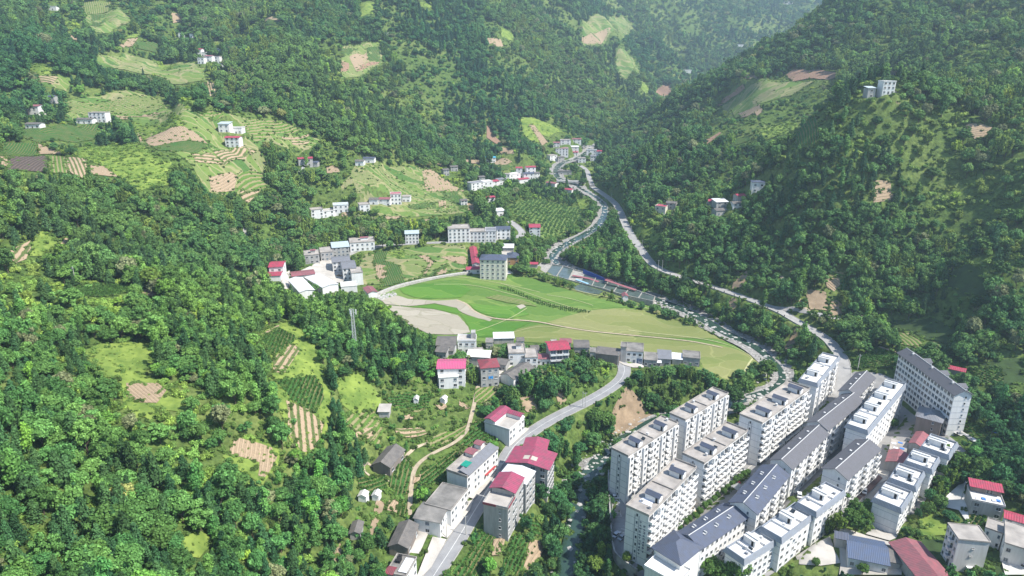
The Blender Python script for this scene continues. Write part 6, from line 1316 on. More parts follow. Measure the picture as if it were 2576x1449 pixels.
strip_part("footbridge", "905,645 1030,600 1170,548", 1.6, FM['white'](), -0.6, 0.3, pond)
lw = hit(*zip(*px(88, "1000,612 1170,552 1610,690 1530,748 1130,695")))
OPEN.append(lw)
o = drape("settling_pond", lw, pwat, 0.4, 3.0, kind='structure', soft=False)
bb = dict(name='pond_house', cat='house', label="small white house with a red gable at the end of the fish ponds", c=px(88, "1990,800 2090,760"), H=4.0, fl=1, roof='gable', wall='white', rc='dred', depth=6, group=None, win={}, rise=1.2, axis='y', z=None, over=0.4, huts=0, hut='', bands=False, par=0, sink=3, tw=0, pad=2, key=None)
frame(bb); BL.append(bb); make_building(bb)

# ------------------------------------------------------------------ trees
def leaf_mat(name, trans=0.16):
    m = bpy.data.materials.new(name); m.use_nodes = True
    N, L = nodes(m); b = N["Principled BSDF"]; b.inputs["Roughness"].default_value = 0.75; b.inputs["Specular IOR Level"].default_value = 0.12
    at = N.new("ShaderNodeAttribute"); at.attribute_type = 'INSTANCER'; at.attribute_name = "tint"
    lr = N.new("ShaderNodeAttribute"); lr.attribute_type = 'GEOMETRY'; lr.attribute_name = "leaf"
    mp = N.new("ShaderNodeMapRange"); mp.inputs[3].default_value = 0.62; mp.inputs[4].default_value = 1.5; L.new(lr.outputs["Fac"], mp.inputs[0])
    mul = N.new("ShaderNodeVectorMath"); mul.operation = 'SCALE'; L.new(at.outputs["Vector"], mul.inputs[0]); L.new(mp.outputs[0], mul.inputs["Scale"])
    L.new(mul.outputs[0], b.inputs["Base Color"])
    t = N.new("ShaderNodeBsdfTranslucent"); L.new(mul.outputs[0], t.inputs["Color"])
    x = N.new("ShaderNodeMixShader"); x.inputs[0].default_value = trans
    L.new(b.outputs[0], x.inputs[1]); L.new(t.outputs[0], x.inputs[2]); L.new(x.outputs[0], N["Material Output"].inputs["Surface"])
    return m
LEAF = leaf_mat("leaves")
BARK = mat("bark", (0.13, 0.10, 0.075), 1.0, 0.35, 1.5, 0.05)
def ico():
    p = (1 + 5 ** 0.5) / 2
    V = np.array([(-1, p, 0), (1, p, 0), (-1, -p, 0), (1, -p, 0), (0, -1, p), (0, 1, p), (0, -1, -p), (0, 1, -p), (p, 0, -1), (p, 0, 1), (-p, 0, -1), (-p, 0, 1)], float)
    V /= np.linalg.norm(V[0])
    F = np.array([(0, 11, 5), (0, 5, 1), (0, 1, 7), (0, 7, 10), (0, 10, 11), (1, 5, 9), (5, 11, 4), (11, 10, 2), (10, 7, 6), (7, 1, 8), (3, 9, 4), (3, 4, 2), (3, 2, 6), (3, 6, 8), (3, 8, 9), (4, 9, 5), (2, 4, 11), (6, 2, 10), (8, 6, 7), (9, 8, 1)])
    return V, F
ICO = ico()
def crown_mesh(name, lobes, per, size, rs, flat=0.0, core=0.82, droop=0.0):
    """lobes: (centre, radii); leaves lie on the lobes' surfaces around a darker solid heart"""
    V, F, A = [], [], []
    n = 0
    for c, r in lobes:
        c = np.asarray(c); r = np.asarray(r) * np.ones(3)
        q = ICO[0] * r * core * (1 + 0.18 * (rs.random((12, 1)) - 0.5)) + c
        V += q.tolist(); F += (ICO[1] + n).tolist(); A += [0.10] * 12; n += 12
        k = int(per)
        d = rs.normal(size=(k, 3)); d /= np.linalg.norm(d, axis=1)[:, None]
        d[:, 2] = np.where(d[:, 2] < -0.45, -d[:, 2], d[:, 2])
        pos = c + d * r * (0.80 + 0.34 * rs.random((k, 1)))
        nr = d + 0.5 * rs.normal(size=(k, 3)) * (1 - flat); nr[:, 2] += 0.25 + flat; nr /= np.linalg.norm(nr, axis=1)[:, None]
        t = np.cross(nr, rs.normal(size=(k, 3))); t /= np.linalg.norm(t, axis=1)[:, None] + 1e-9
        bt = np.cross(nr, t)
        s = size * (0.65 + 0.8 * rs.random((k, 1)))
        a = pos + t * s; b = pos + bt * s * 0.72; c2 = pos - t * s; d2 = pos - bt * s * 0.72
        c2[:, 2] -= droop * s[:, 0]; a[:, 2] -= droop * s[:, 0]
        Q = np.stack([a, b, c2, d2], 1).reshape(-1, 3)
        V += Q.tolist(); F += (np.arange(4 * k).reshape(k, 4) + n).tolist(); n += 4 * k
        A += np.repeat(rs.random(k), 4).tolist()
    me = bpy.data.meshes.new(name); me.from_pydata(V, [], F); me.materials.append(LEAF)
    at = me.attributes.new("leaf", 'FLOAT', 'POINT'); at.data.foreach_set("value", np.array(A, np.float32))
    me.update()
    return me
def trunk_mesh(name, h, r, rs, limbs=4, top=0.7):
    m = MB(); m.tube((0, 0, -0.3), (0.02, 0.03, h * top), r, r * 0.55, 6)
    for i in range(limbs):
        a = 2 * math.pi * (i + rs.random()) / limbs; z = h * (0.45 + 0.25 * rs.random())
        m.tube((0, 0, z), (math.cos(a) * 0.5, math.sin(a) * 0.5, z + 0.5), r * 0.45, r * 0.2, 5)
    return m.mesh(name, BARK)
def broad_lobes(rs, n=12, zc=1.55, sq=0.8, R_=0.62, lr=0.40):
    out = [((0, 0, zc - 0.1), (0.62, 0.62, 0.55 * sq))]
    for i in range(n):
        a = i * 2.399 + rs.random() * 0.6; u = 1 - (i + 0.5) / n * 1.45
        s = math.sqrt(max(0, 1 - u * u))
        k = R_ * (0.85 + 0.35 * rs.random())
        l = lr * (0.75 + 0.55 * rs.random())
        out.append(((math.cos(a) * s * k, math.sin(a) * s * k, zc + u * k * sq), (l, l, l * 0.82)))
    return out
PROTO = {}                                     # kind -> list of (crown mesh, trunk mesh)
for k in range(10):
    rs = np.random.default_rng(100 + k)
    lb = broad_lobes(rs, 13 + k % 5, sq=(0.7, 0.95, 1.15, 0.6, 0.85)[k % 5], R_=0.58 + 0.08 * (k % 3), lr=(0.40, 0.33, 0.29)[k % 3])
    if k % 3 == 2: lb = [((c[0] * 1.25 + 0.15, c[1] * 0.8, c[2] + 0.25 * c[0]), r) for c, r in lb]       # leaning, lopsided crowns
    if k % 4 == 3: lb = lb + [((rs.normal() * 0.5, rs.normal() * 0.5, 2.15 + 0.3 * rs.random()), 0.26) for _ in range(4)]
    PROTO.setdefault('broad', []).append((crown_mesh("broadleaf_crown", lb, 62, 0.078 if k % 2 else 0.092, rs), trunk_mesh("trunk", 1.3, 0.075, rs)))
for k in range(4):
    rs = np.random.default_rng(200 + k); lb = []
    for i in range(13):
        z = 0.7 + 3.0 * i / 13; rr = 0.78 * (1 - (i / 13) ** 1.4) + 0.12; a = rs.random() * 6.28
        lb.append(((math.cos(a) * 0.2 * rr, math.sin(a) * 0.2 * rr, z), (rr, rr, 0.26)))
    PROTO.setdefault('conifer', []).append((crown_mesh("conifer_crown", lb, 44, 0.12, rs, droop=0.5, core=0.7), trunk_mesh("trunk", 3.2, 0.07, rs, 0, 0.98)))
for k in range(4):
    rs = np.random.default_rng(300 + k); lb = []
    for i in range(11):
        a = i * 2.4 + rs.random(); q = 0.75 * math.sqrt((i + 0.3) / 11); h = 1.5 + 0.9 * rs.random() - 0.5 * q
        for s in (0.45, 0.72, 1.0):
            lb.append(((math.cos(a) * q * (0.7 + 0.4 * s), math.sin(a) * q * (0.7 + 0.4 * s), h * s + 0.2), (0.26 - 0.08 * s, 0.26 - 0.08 * s, 0.34)))
    PROTO.setdefault('bamboo', []).append((crown_mesh("bamboo_crown", lb, 20, 0.085, rs, droop=0.6, core=0.7), trunk_mesh("stems", 1.6, 0.05, rs, 5)))
for k in range(4):
    rs = np.random.default_rng(400 + k)
    PROTO.setdefault('shrub', []).append((crown_mesh("shrub_crown", [((rs.normal() * 0.45, rs.normal() * 0.45, 0.35 + 0.25 * rs.random()), 0.42 + 0.2 * rs.random()) for _ in range(6)], 34, 0.12, rs), None))
for k in range(3):
    rs = np.random.default_rng(500 + k)
    PROTO.setdefault('round', []).append((crown_mesh("clipped_crown", [((0, 0, 1.45), 0.72)] + [((math.cos(i * 2.4) * 0.42, math.sin(i * 2.4) * 0.42, 1.2 + 0.07 * i), 0.5) for i in range(9)], 60, 0.085, rs, core=0.9), trunk_mesh("trunk", 1.1, 0.06, rs, 2)))
for k in range(3):
    rs = np.random.default_rng(600 + k)
    PROTO.setdefault('crop', []).append((crown_mesh("crop_clump", [((rs.normal() * 0.25, rs.normal() * 0.25, 0.35 + 0.25 * rs.random()), (0.28, 0.28, 0.42)) for _ in range(3)], 16, 0.20, rs, droop=0.7, core=0.6), None))
for k in range(3):
    rs = np.random.default_rng(700 + k)
    PROTO.setdefault('poplar', []).append((crown_mesh("poplar_crown", [((rs.normal() * 0.16, rs.normal() * 0.16, 0.9 + 2.6 * i / 12), (0.52 * (1 - abs(i / 12 - 0.42)) + 0.08, 0.52 * (1 - abs(i / 12 - 0.42)) + 0.08, 0.42)) for i in range(12)], 46, 0.10, rs, core=0.75), trunk_mesh("trunk", 2.2, 0.07, rs, 3)))
KIDX = {}
PCOL = bpy.data.collections.new("plant_shapes")        # never linked to the scene: only the scatters read it
_n = 0
for kind in PROTO:
    KIDX[kind] = []
    for cm, tm in PROTO[kind]:
        V = [tuple(v.co) for v in cm.vertices]; F = [tuple(p.vertices) for p in cm.polygons]; M = [0] * len(F)
        lf = np.empty(len(V), np.float32); cm.attributes["leaf"].data.foreach_get("value", lf); lf = lf.tolist()
        if tm:
            n0 = len(V); V += [tuple(v.co) for v in tm.vertices]; F += [tuple(n0 + i for i in p.vertices) for p in tm.polygons]; M += [1] * len(tm.polygons); lf += [0] * len(tm.vertices)
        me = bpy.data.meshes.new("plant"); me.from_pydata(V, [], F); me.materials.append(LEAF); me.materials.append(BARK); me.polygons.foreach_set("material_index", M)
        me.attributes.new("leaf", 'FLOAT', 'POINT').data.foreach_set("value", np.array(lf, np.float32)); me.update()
        PCOL.objects.link(bpy.data.objects.new("plant_%03d" % _n, me)); KIDX[kind].append(_n); _n += 1
def scatter_tree(col):
    ng = bpy.data.node_groups.new("scatter " + col.name, 'GeometryNodeTree')
    ng.interface.new_socket("Geometry", in_out='INPUT', socket_type='NodeSocketGeometry'); ng.interface.new_socket("Geometry", in_out='OUTPUT', socket_type='NodeSocketGeometry')
    N, L = ng.nodes, ng.links
    gi, go = N.new("NodeGroupInput"), N.new("NodeGroupOutput")
    ip = N.new("GeometryNodeInstanceOnPoints"); ci = N.new("GeometryNodeCollectionInfo")
    ci.inputs[0].default_value = col; ci.inputs[1].default_value = True; ci.inputs[2].default_value = True
    L.new(gi.outputs[0], ip.inputs["Points"]); L.new(ci.outputs[0], ip.inputs["Instance"]); ip.inputs["Pick Instance"].default_value = True
    def attr(name, ty):
        a = N.new("GeometryNodeInputNamedAttribute"); a.data_type = ty; a.inputs[0].default_value = name; return a.outputs[0]
    L.new(attr("idx", 'INT'), ip.inputs["Instance Index"]); L.new(attr("rot", 'FLOAT_VECTOR'), ip.inputs["Rotation"]); L.new(attr("scl", 'FLOAT_VECTOR'), ip.inputs["Scale"])
    L.new(ip.outputs[0], go.inputs[0])
    return ng
NG = scatter_tree(PCOL)
def scatter(name, P, idx, rot, scl, tint, label, ng=None, cat=None):
    n = len(P)
    if n == 0: return None
    me = bpy.data.meshes.new(name); me.vertices.add(n); me.vertices.foreach_set("co", np.asarray(P, np.float32).ravel())
    me.attributes.new("idx", 'INT', 'POINT').data.foreach_set("value", np.asarray(idx, np.int32))
    r3 = np.zeros((n, 3), np.float32); r3[:, 2] = rot
    me.attributes.new("rot", 'FLOAT_VECTOR', 'POINT').data.foreach_set("vector", r3.ravel())
    me.attributes.new("scl", 'FLOAT_VECTOR', 'POINT').data.foreach_set("vector", np.asarray(scl, np.float32).ravel())
    t4 = np.ones((n, 4), np.float32); t4[:, :3] = tint
    me.attributes.new("tint", 'FLOAT_COLOR', 'POINT').data.foreach_set("color", t4.ravel())
    o = link(bpy.data.objects.new(name, me)); md = o.modifiers.new("scatter", 'NODES'); md.node_group = ng or NG
    return tag(o, label, cat or "vegetation", kind='stuff')

# ---- what must stay open: in plan, and in front of what the photograph shows free of trees
MW, MH_ = 1288, 725
odepth = np.zeros((MH_, MW), np.float32)
def mark(poly_px, depth):
    Q = np.asarray(poly_px) / 2.0
    x0, y0 = np.floor(Q.min(0)).astype(int); x1, y1 = np.ceil(Q.max(0)).astype(int)
    x0, y0 = max(x0, 0), max(y0, 0); x1, y1 = min(x1, MW - 1), min(y1, MH_ - 1)
    if x1 < x0 or y1 < y0: return
    gx, gy = np.meshgrid(np.arange(x0, x1 + 1), np.arange(y0, y1 + 1))
    m = inpoly(gx + 0.01, gy + 0.01, Q)
    s = odepth[y0:y1 + 1, x0:x1 + 1]
    if isinstance(depth, np.ndarray):          # a tilted plane: 1/distance is linear over the picture
        c, *_ = np.linalg.lstsq(np.column_stack([Q, np.ones(len(Q))]), 1.0 / depth, rcond=None)
        dd_ = np.clip(1.0 / np.maximum(gx * c[0] + gy * c[1] + c[2], 1e-5), depth.min(), depth.max()) - 1.0
        s[m] = np.maximum(s[m], dd_[m])
    else: s[m] = np.maximum(s[m], depth)
for P in OPEN:
    z = height(P[:, 0], P[:, 1]); u, v = project(P[:, 0], P[:, 1], z)
    mark(np.column_stack([u, v]), np.hypot(P[:, 0], P[:, 1]))
for ln, h in ((ROAD_L, 3.4), (ROAD_R, 3.4), (ROAD_M, 3.2), (ROAD_F, 3.2), (PATH_D, 1.0), (river, 4.0), (DIKE, 1.5)):
    for a, b in zip(ln[:-1], ln[1:]):
        d = b[:2] - a[:2]; n = np.array([-d[1], d[0]]) / (np.hypot(*d) + 1e-9) * h
        q = np.array([a[:2] + n, b[:2] + n, b[:2] - n, a[:2] - n]); z = np.array([a[2], b[2], b[2], a[2]])
        u, v = project(q[:, 0], q[:, 1], z)
        if ln is river and 258 < a[1] < 330: continue
        mark(np.column_stack([u, v]), float(np.hypot(a[0], a[1])) - 3)
for b in BL:
    c = np.array([b['cx'].x, b['cx'].y]); ex = np.array(b['ex']); ey = np.array(b['ey'])
    pts8 = []
    for sx in (-1, 1):
        for sy in (-1, 1):
            p = c + ex * b['W'] / 2 * sx + ey * b['L'] / 2 * sy
            for z in (b['zb'] + 0.25 * b['H'], b['zb'] + b['H'] + (b['rise'] if b['roof'] in ('gable', 'hip') else 0.8)): pts8.append(project(p[0], p[1], z))
    q = np.array(pts8); o = q.mean(0); hull = []
    idx = sorted(range(len(q)), key=lambda i: (q[i][0], q[i][1]))        # convex hull
    def half(ii):
        h = []
        for i in ii:
            while len(h) > 1 and np.cross(q[h[-1]] - q[h[-2]], q[i] - q[h[-1]]) <= 0: h.pop()
            h.append(i)
        return h[:-1]
    hull = half(idx) + half(idx[::-1])
    mark(q[hull], float(np.hypot(*c)) - max(b['W'], b['L']) / 2)
def line_dist(x, y, ln):
    best = np.full(len(x), 1e9)
    for a, b in zip(ln[:-1], ln[1:]):
        dx, dy = b[0] - a[0], b[1] - a[1]
        near = (x > min(a[0], b[0]) - 12) & (x < max(a[0], b[0]) + 12) & (y > min(a[1], b[1]) - 12) & (y < max(a[1], b[1]) + 12)
        if not near.any(): continue
        t = np.clip(((x[near] - a[0]) * dx + (y[near] - a[1]) * dy) / (dx * dx + dy * dy + 1e-9), 0, 1)
        best[near] = np.minimum(best[near], np.hypot(x[near] - a[0] - t * dx, y[near] - a[1] - t * dy))
    return best
def is_free(x, y, m=1.0):
    ok = np.ones(len(x), bool)
    for P in OPEN:
        x0, y0 = P.min(0); x1, y1 = P.max(0)
        k = ok & (x > x0) & (x < x1) & (y > y0) & (y < y1)
        if k.any():
            i = np.where(k)[0]; ok[i[inpoly(x[i], y[i], P)]] = False
    for ln, h in ((ROAD_L, 4.6), (ROAD_R, 4.8), (ROAD_M, 4.4), (ROAD_F, 4.4), (PATH_D, 1.9), (river[river[:, 1] < 300], 2.6), (river[(river[:, 1] >= 296) & (river[:, 1] < 334)], 4.0), (river[river[:, 1] >= 330], 6.0), (DIKE, 2.5)):
        ok &= line_dist(x, y, ln) > h + m
    for b in BL:
        dx, dy = x - b['cx'].x, y - b['cx'].y
        lx = dx * b['ex'].x + dy * b['ex'].y; ly = dx * b['ey'].x + dy * b['ey'].y
        ok &= ~((np.abs(lx) < b['W'] / 2 + 1.5 + m) & (np.abs(ly) < b['L'] / 2 + 1.5 + m))
    return ok
def hidden(x, y, z, slack=7.0):
    h = np.zeros(len(x), bool)
    for t in np.linspace(0.15, 0.97, 60):
        h |= height(x * t, y * t) > (CAMH + (z - CAMH) * t) + slack * t
    return h
def blocks(x, y, ztop, d):
    u, v = project(x, y, ztop)
    i = np.clip((u / 2).astype(int), 0, MW - 1); j = np.clip((v / 2).astype(int), 0, MH_ - 1)
    inside = (u > 0) & (u < 2576) & (v > 0) & (v < 1449)
    return inside & (odepth[j, i] > d + 1.5)

cx_, cy_, cs_ = [], [], []
for d0, d1, c in ((90, 330, 3.9), (330, 520, 4.6), (520, 850, 4.9), (850, 1350, 5.6), (1350, 2000, 7.2), (2000, 3200, 10.5)):
    xs = np.arange(-1500, 1900, c); ys = np.arange(60, min(d1, 3200) + 10, c)
    gx, gy = np.meshgrid(xs, ys); gx = gx.ravel(); gy = gy.ravel()
    gx = gx + (RNG.random(len(gx)) - 0.5) * c * 0.95; gy = gy + (RNG.random(len(gy)) - 0.5) * c * 0.95
    d = np.hypot(gx, gy); k = (d >= d0) & (d < d1) & (np.abs(gx) < gy * 1.12 + 30)
    cx_.append(gx[k]); cy_.append(gy[k]); cs_.append(np.full(k.sum(), c))
tx = np.concatenate(cx_); ty = np.concatenate(cy_); tc = np.concatenate(cs_)
tz = height(tx, ty)
u, v = project(tx, ty, tz + 4)
k = (u > -520) & (u < 3100) & (v > -90) & (v < 1760)
tx, ty, tz, tc = tx[k], ty[k], tz[k], tc[k]
k = ~hidden(tx, ty, tz + 6); tx, ty, tz, tc = tx[k], ty[k], tz[k], tc[k]
k = is_free(tx, ty); tx, ty, tz, tc = tx[k], ty[k], tz[k], tc[k]
td = np.hypot(tx, ty)
# stands: what grows where
tc = np.minimum(tc, 6.4); n_sp = fbm(tx, ty, 90, 3, 40); n_op = fbm(tx, ty, 55, 3, 50); n_sz = vnoise(tx, ty, 17, 60); n_ct = fbm(tx, ty, 240, 3, 70); rnd = RNG.random(len(tx))
open_ = np.clip((n_op - 0.57) / 0.12, 0, 1)              # scrubby clearings
keep = (rnd > open_ * 0.30)
rad = tc * (0.46 + 0.40 * n_sz + 0.38 * RNG.random(len(tx)) ** 1.6)
kind = np.full(len(tx), 'broad', object)
kind[(n_sp > 0.57) & (RNG.random(len(tx)) < 0.55)] = 'conifer'
kind[(RNG.random(len(tx)) < 0.10)] = 'poplar'
kind[(n_sp < 0.40) & (RNG.random(len(tx)) < 0.35)] = 'bamboo'
small = (open_ > 0.3) & (RNG.random(len(tx)) < 0.7) | (RNG.random(len(tx)) < 0.10)
kind[small] = 'shrub'
# named stands seen in the photograph
pu, pv = project(tx, ty, tz)
bam = inpoly(pu, pv, np.array([(1590, 945), (1700, 935), (1770, 960), (1810, 985), (1690, 1050), (1610, 1010)])); kind[bam & (RNG.random(len(tx)) < 0.75)] = 'bamboo'
pop = inpoly(pu, pv, np.array([(1400, 660), (1440, 610), (1520, 570), (1580, 600), (1640, 690), (1700, 740), (1560, 730)])); kind[pop] = np.where(RNG.random(pop.sum()) < 0.5, 'poplar', 'broad'); rad[pop] *= 1.15
ced = inpoly(pu, pv, np.array([(800, 790), (900, 770), (1000, 840), (1080, 900), (1010, 990), (930, 960), (890, 880)])); kind[ced & (RNG.random(len(tx)) < 0.5)] = 'conifer'
orch = inpoly(pu, pv, np.array(px(5, "1180,60 1500,30 1850,100 1850,200 1700,330 1500,380 1280,220"))); rad[orch] *= 0.6
scr = inpoly(pu, pv, np.array(px(3, "300,780 500,620 800,560 1150,600 1150,850 850,1000 500,1100 200,1100 120,1000"))); rad[scr] *= 0.6; kind[scr & (RNG.random(len(tx)) < 0.7)] = 'shrub'; keep &= ~(scr & (RNG.random(len(tx)) < 0.25))
cor = inpoly(pu, pv, np.array([(2040, 1310), (2180, 1330), (2240, 1300), (2380, 1270), (2600, 1260), (2600, 1500), (1990, 1500)])); rad[cor] *= 0.6; keep &= ~(cor & (RNG.random(len(tx)) < 0.5))
gard = inpoly(pu, pv, np.array(px(8, "250,20 700,0 1000,30 1000,180 960,320 940,390 840,470 600,560 520,620 300,700 150,820 400,1000 250,1300 120,1100 100,800 330,500 300,250"))); rad[gard] *= 0.5; kind[gard & (RNG.random(len(tx)) < 0.6)] = 'shrub'; keep &= ~(gard & (RNG.random(len(tx)) < 0.45))
hgt = np.select([kind == 'conifer', kind == 'bamboo', kind == 'shrub', kind == 'poplar'], [3.7, 2.6, 1.1, 3.6], 2.45)
rad[kind == 'conifer'] *= 0.72; rad[kind == 'poplar'] *= 0.85; rad[kind == 'shrub'] *= 0.65
zs = 0.8 + 0.6 * RNG.random(len(tx)) ** 1.5; zs[(kind == 'broad') & (td > 900)] *= 0.9
fit = np.zeros(len(tx)); todo = np.ones(len(tx), bool)     # the tallest growth that does not stand in front of open ground
for sc_ in (1.0, 0.84, 0.7, 0.58, 0.47, 0.37):
    cov = np.zeros(len(tx)); rr_ = rad * sc_
    for sx_ in (-0.9, -0.45, 0, 0.45, 0.9):
        for f_ in (0.12, 0.35, 0.58, 0.8, 1.0): cov += blocks(tx + sx_ * rr_ * (1 if f_ < 0.9 else 0.5), ty, tz + rr_ * hgt * zs * f_, td)
    ok_ = todo & (cov <= 4); fit[ok_] = sc_; todo &= ~ok_
fit[todo & (RNG.random(len(tx)) < 0.05)] = 0.4
keep &= fit > 0; rad = rad * fit
keep &= rad > 0.55
tx, ty, tz, td, rad, kind, zs, n_sp, n_ct, hgt = [a[keep] for a in (tx, ty, tz, td, rad, kind, zs, n_sp, n_ct, hgt)]
n = len(tx)
base = {'broad': (0.081, 0.166, 0.049), 'conifer': (0.047, 0.102, 0.042), 'bamboo': (0.14, 0.22, 0.054), 'shrub': (0.145, 0.23, 0.055), 'poplar': (0.09, 0.188, 0.05)}
tint = np.array([base[k] for k in kind])
q = RNG.random(n)[:, None]
tint *= 0.74 + 0.86 * q
warm = np.clip((n_ct - 0.5) * 4 + (RNG.random(n) - 0.5) * 1.3, -1, 1)[:, None]
tint *= 1 + warm * np.array([0.42, 0.2, 0.06])
pu, pv = project(tx, ty, tz)
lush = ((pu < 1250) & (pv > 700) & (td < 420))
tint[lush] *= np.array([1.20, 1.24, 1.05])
pale = (kind == 'broad') & (RNG.random(n) < np.where(lush, 0.13, 0.035) * (0.4 + 1.6 * (n_sp < 0.5)))
tint[pale] = np.array([0.20, 0.225, 0.105]) * (0.75 + 0.5 * RNG.random((pale.sum(), 1)))
lime = (kind != 'conifer') & (RNG.random(n) < 0.05); tint[lime] *= np.array([1.5, 1.4, 0.95])
idx = np.array([KIDX[k][int(r * len(KIDX[k]))] for k, r in zip(kind, RNG.random(n))])
rot = RNG.random(n) * 6.283
scl = np.column_stack([rad, rad, rad * zs])
size = rad / td; size[(pu < 0) | (pu > 2576) | (pv < 0) | (pv > 1449) | (kind == 'shrub')] = 0
big = np.zeros(n, bool); big[np.argsort(-size)[:232]] = True
print("plants", n)
reg = np.where(td > 830, 3, np.where(pu > 1420, np.where(pv < 760, 2, 4), np.where((pv > 700) & (td < 440), 0, 1)))
for r_, nm, lb in ((0, "forest", "dense sunlit forest covering the near left hill"), (1, "forest", "woods between the terraces and hamlets of the middle left"), (2, "forest", "dark forest on the steep right-hand mountain"),
                   (3, "forest", "far forest on the mountains at the back"), (4, "forest", "trees and thickets around the town and along the river")):
    m = (reg == r_) & ~big
    scatter(nm, np.column_stack([tx, ty, tz - 0.15 * rad])[m], idx[m], rot[m], scl[m], tint[m], lb, cat="forest")
TN = {'broad': 'broadleaf_tree', 'conifer': 'conifer_tree', 'bamboo': 'bamboo_clump', 'poplar': 'poplar_tree', 'round': 'street_tree', 'shrub': 'shrub'}
LAND = [((370, 985), "beside the round bare clearing"), ((490, 1380), "around the bright grassy gap low on the left"), ((650, 1170), "near the sandy bare patch on the left hill"), ((890, 860), "around the telecom tower"), ((760, 1060), "beside the striped field on the left hill"),
        ((100, 1000), "at the left edge above the clearing"), ((100, 1250), "at the left edge halfway down the forest"), ((80, 1420), "in the bottom left corner"), ((300, 1250), "in the thick of the lower left forest"), ((560, 1200), "left of the sandy patch"), ((700, 1400), "at the bottom edge of the left forest"),
        ((850, 1250), "on the forest edge above the road houses"), ((300, 780), "along the crest of the left hill"), ((600, 800), "on the wooded crest towards the campus"), ((1430, 1200), "on the bank between the magenta roofs and the river"), ((1480, 1050), "below the bend of the near road"), ((1470, 1400), "beside the dark pool at the bottom"),
        ((1680, 980), "in the grove above the apartment blocks"), ((1860, 980), "behind the middle apartment blocks"), ((2300, 1350), "between the houses in the lower right"), ((2480, 1150), "on the slope right of the town"), ((2350, 850), "on the slope above the clinic"), ((1400, 950), "below the village houses"), ((1950, 830), "along the right bank road"), ((1550, 640), "on the wooded river island")]
TA = {'broad': "round-crowned broadleaf tree", 'conifer': "pointed conifer", 'bamboo': "feathery bamboo clump", 'poplar': "tall narrow tree"}
def tree_label(kind, u, v, tn, r):
    l = float(np.dot(tn, (0.3, 0.6, 0.1))); tone = "pale cream-green" if tn[2] > 0.075 else ("yellow-green" if tn[0] > 0.62 * tn[1] else ("dark green" if l < 0.085 else "mid green"))
    ph = min(LAND, key=lambda a: (a[0][0] - u) ** 2 + (a[0][1] - v) ** 2)[1]
    sz = "large " if r > 4.0 else ("small " if r < 2.6 else "")
    return sz + tone + " " + TA[kind] + " " + ph, TN[kind].replace('_', ' ') + "s " + ph
def tree(kind, x, y, z, r, zsc, rz, tn, label, group, k=None, cat="tree"):
    cm, tm = PROTO[kind][(k if k is not None else random.randrange(99)) % len(PROTO[kind])]
    root = bpy.data.objects.new(TN[kind], None); COL.objects.link(root); root.location = (x, y, z); root.rotation_euler[2] = rz; root.scale = (r, r, r * zsc)
    tag(root, label, cat, group)
    for nm, me in (("crown", cm), ("trunk", tm)):
        if me is None: continue
        o = bpy.data.objects.new(nm, me); COL.objects.link(o); o.parent = root
        if nm == "crown": o["tint"] = [float(q_) for q_ in tn]
    return root
for i in np.where(big)[0]:
    lb, gp = tree_label(kind[i], pu[i], pv[i], tint[i], rad[i])
    tree(kind[i], float(tx[i]), float(ty[i]), float(tz[i] - 0.15 * rad[i]), float(rad[i]), float(zs[i]), float(rot[i]), tint[i], lb, gp, int(idx[i]))

# ------------------------------------------------------------------ trees set one by one
def spot(u, v, lift=0.0):
    p = hit(u, v, lift)[0]; return float(p[0]), float(p[1]), float(height(*p))
GREEN = np.array((0.085, 0.165, 0.038)); LIMEC = np.array((0.16, 0.25, 0.045)); DEEP = np.array((0.05, 0.11, 0.03))
for i, (a, b_) in enumerate(((1120, 880), (1190, 820), (1240, 775), (1310, 730), (1365, 690), (1430, 615), (1480, 590), (1540, 535), (1580, 485), (1655, 445), (1705, 400), (1760, 360), (1805, 305), (1850, 275), (1895, 245), (1945, 215))):
    u, v = px(66, "%d,%d" % (a, b_))[0]; x, y, z = spot(u, v + 4, 2.2)
    tree('round', x, y, z, 1.45 + 0.25 * random.random(), 1.15, random.random() * 6, GREEN * (0.8 + 0.4 * random.random()), "small clipped street tree in the row along the apartment walk", "street trees along the apartment walk")
for i, (a, b_, lb) in enumerate(((525, 1115, "round clipped tree against the foot of the lettered end wall"), (485, 1245, "round clipped tree at the corner above the retaining wall"), (705, 1200, "small tree between the lettered block and the terrace wing"))):
    u, v = px(66, "%d,%d" % (a, b_))[0]; x, y, z = spot(u, v + 5, 2.5)
    tree('round', x, y, z, 2.0 if i < 2 else 1.5, 1.1, 1.0 * i, LIMEC * 0.85, lb, None)
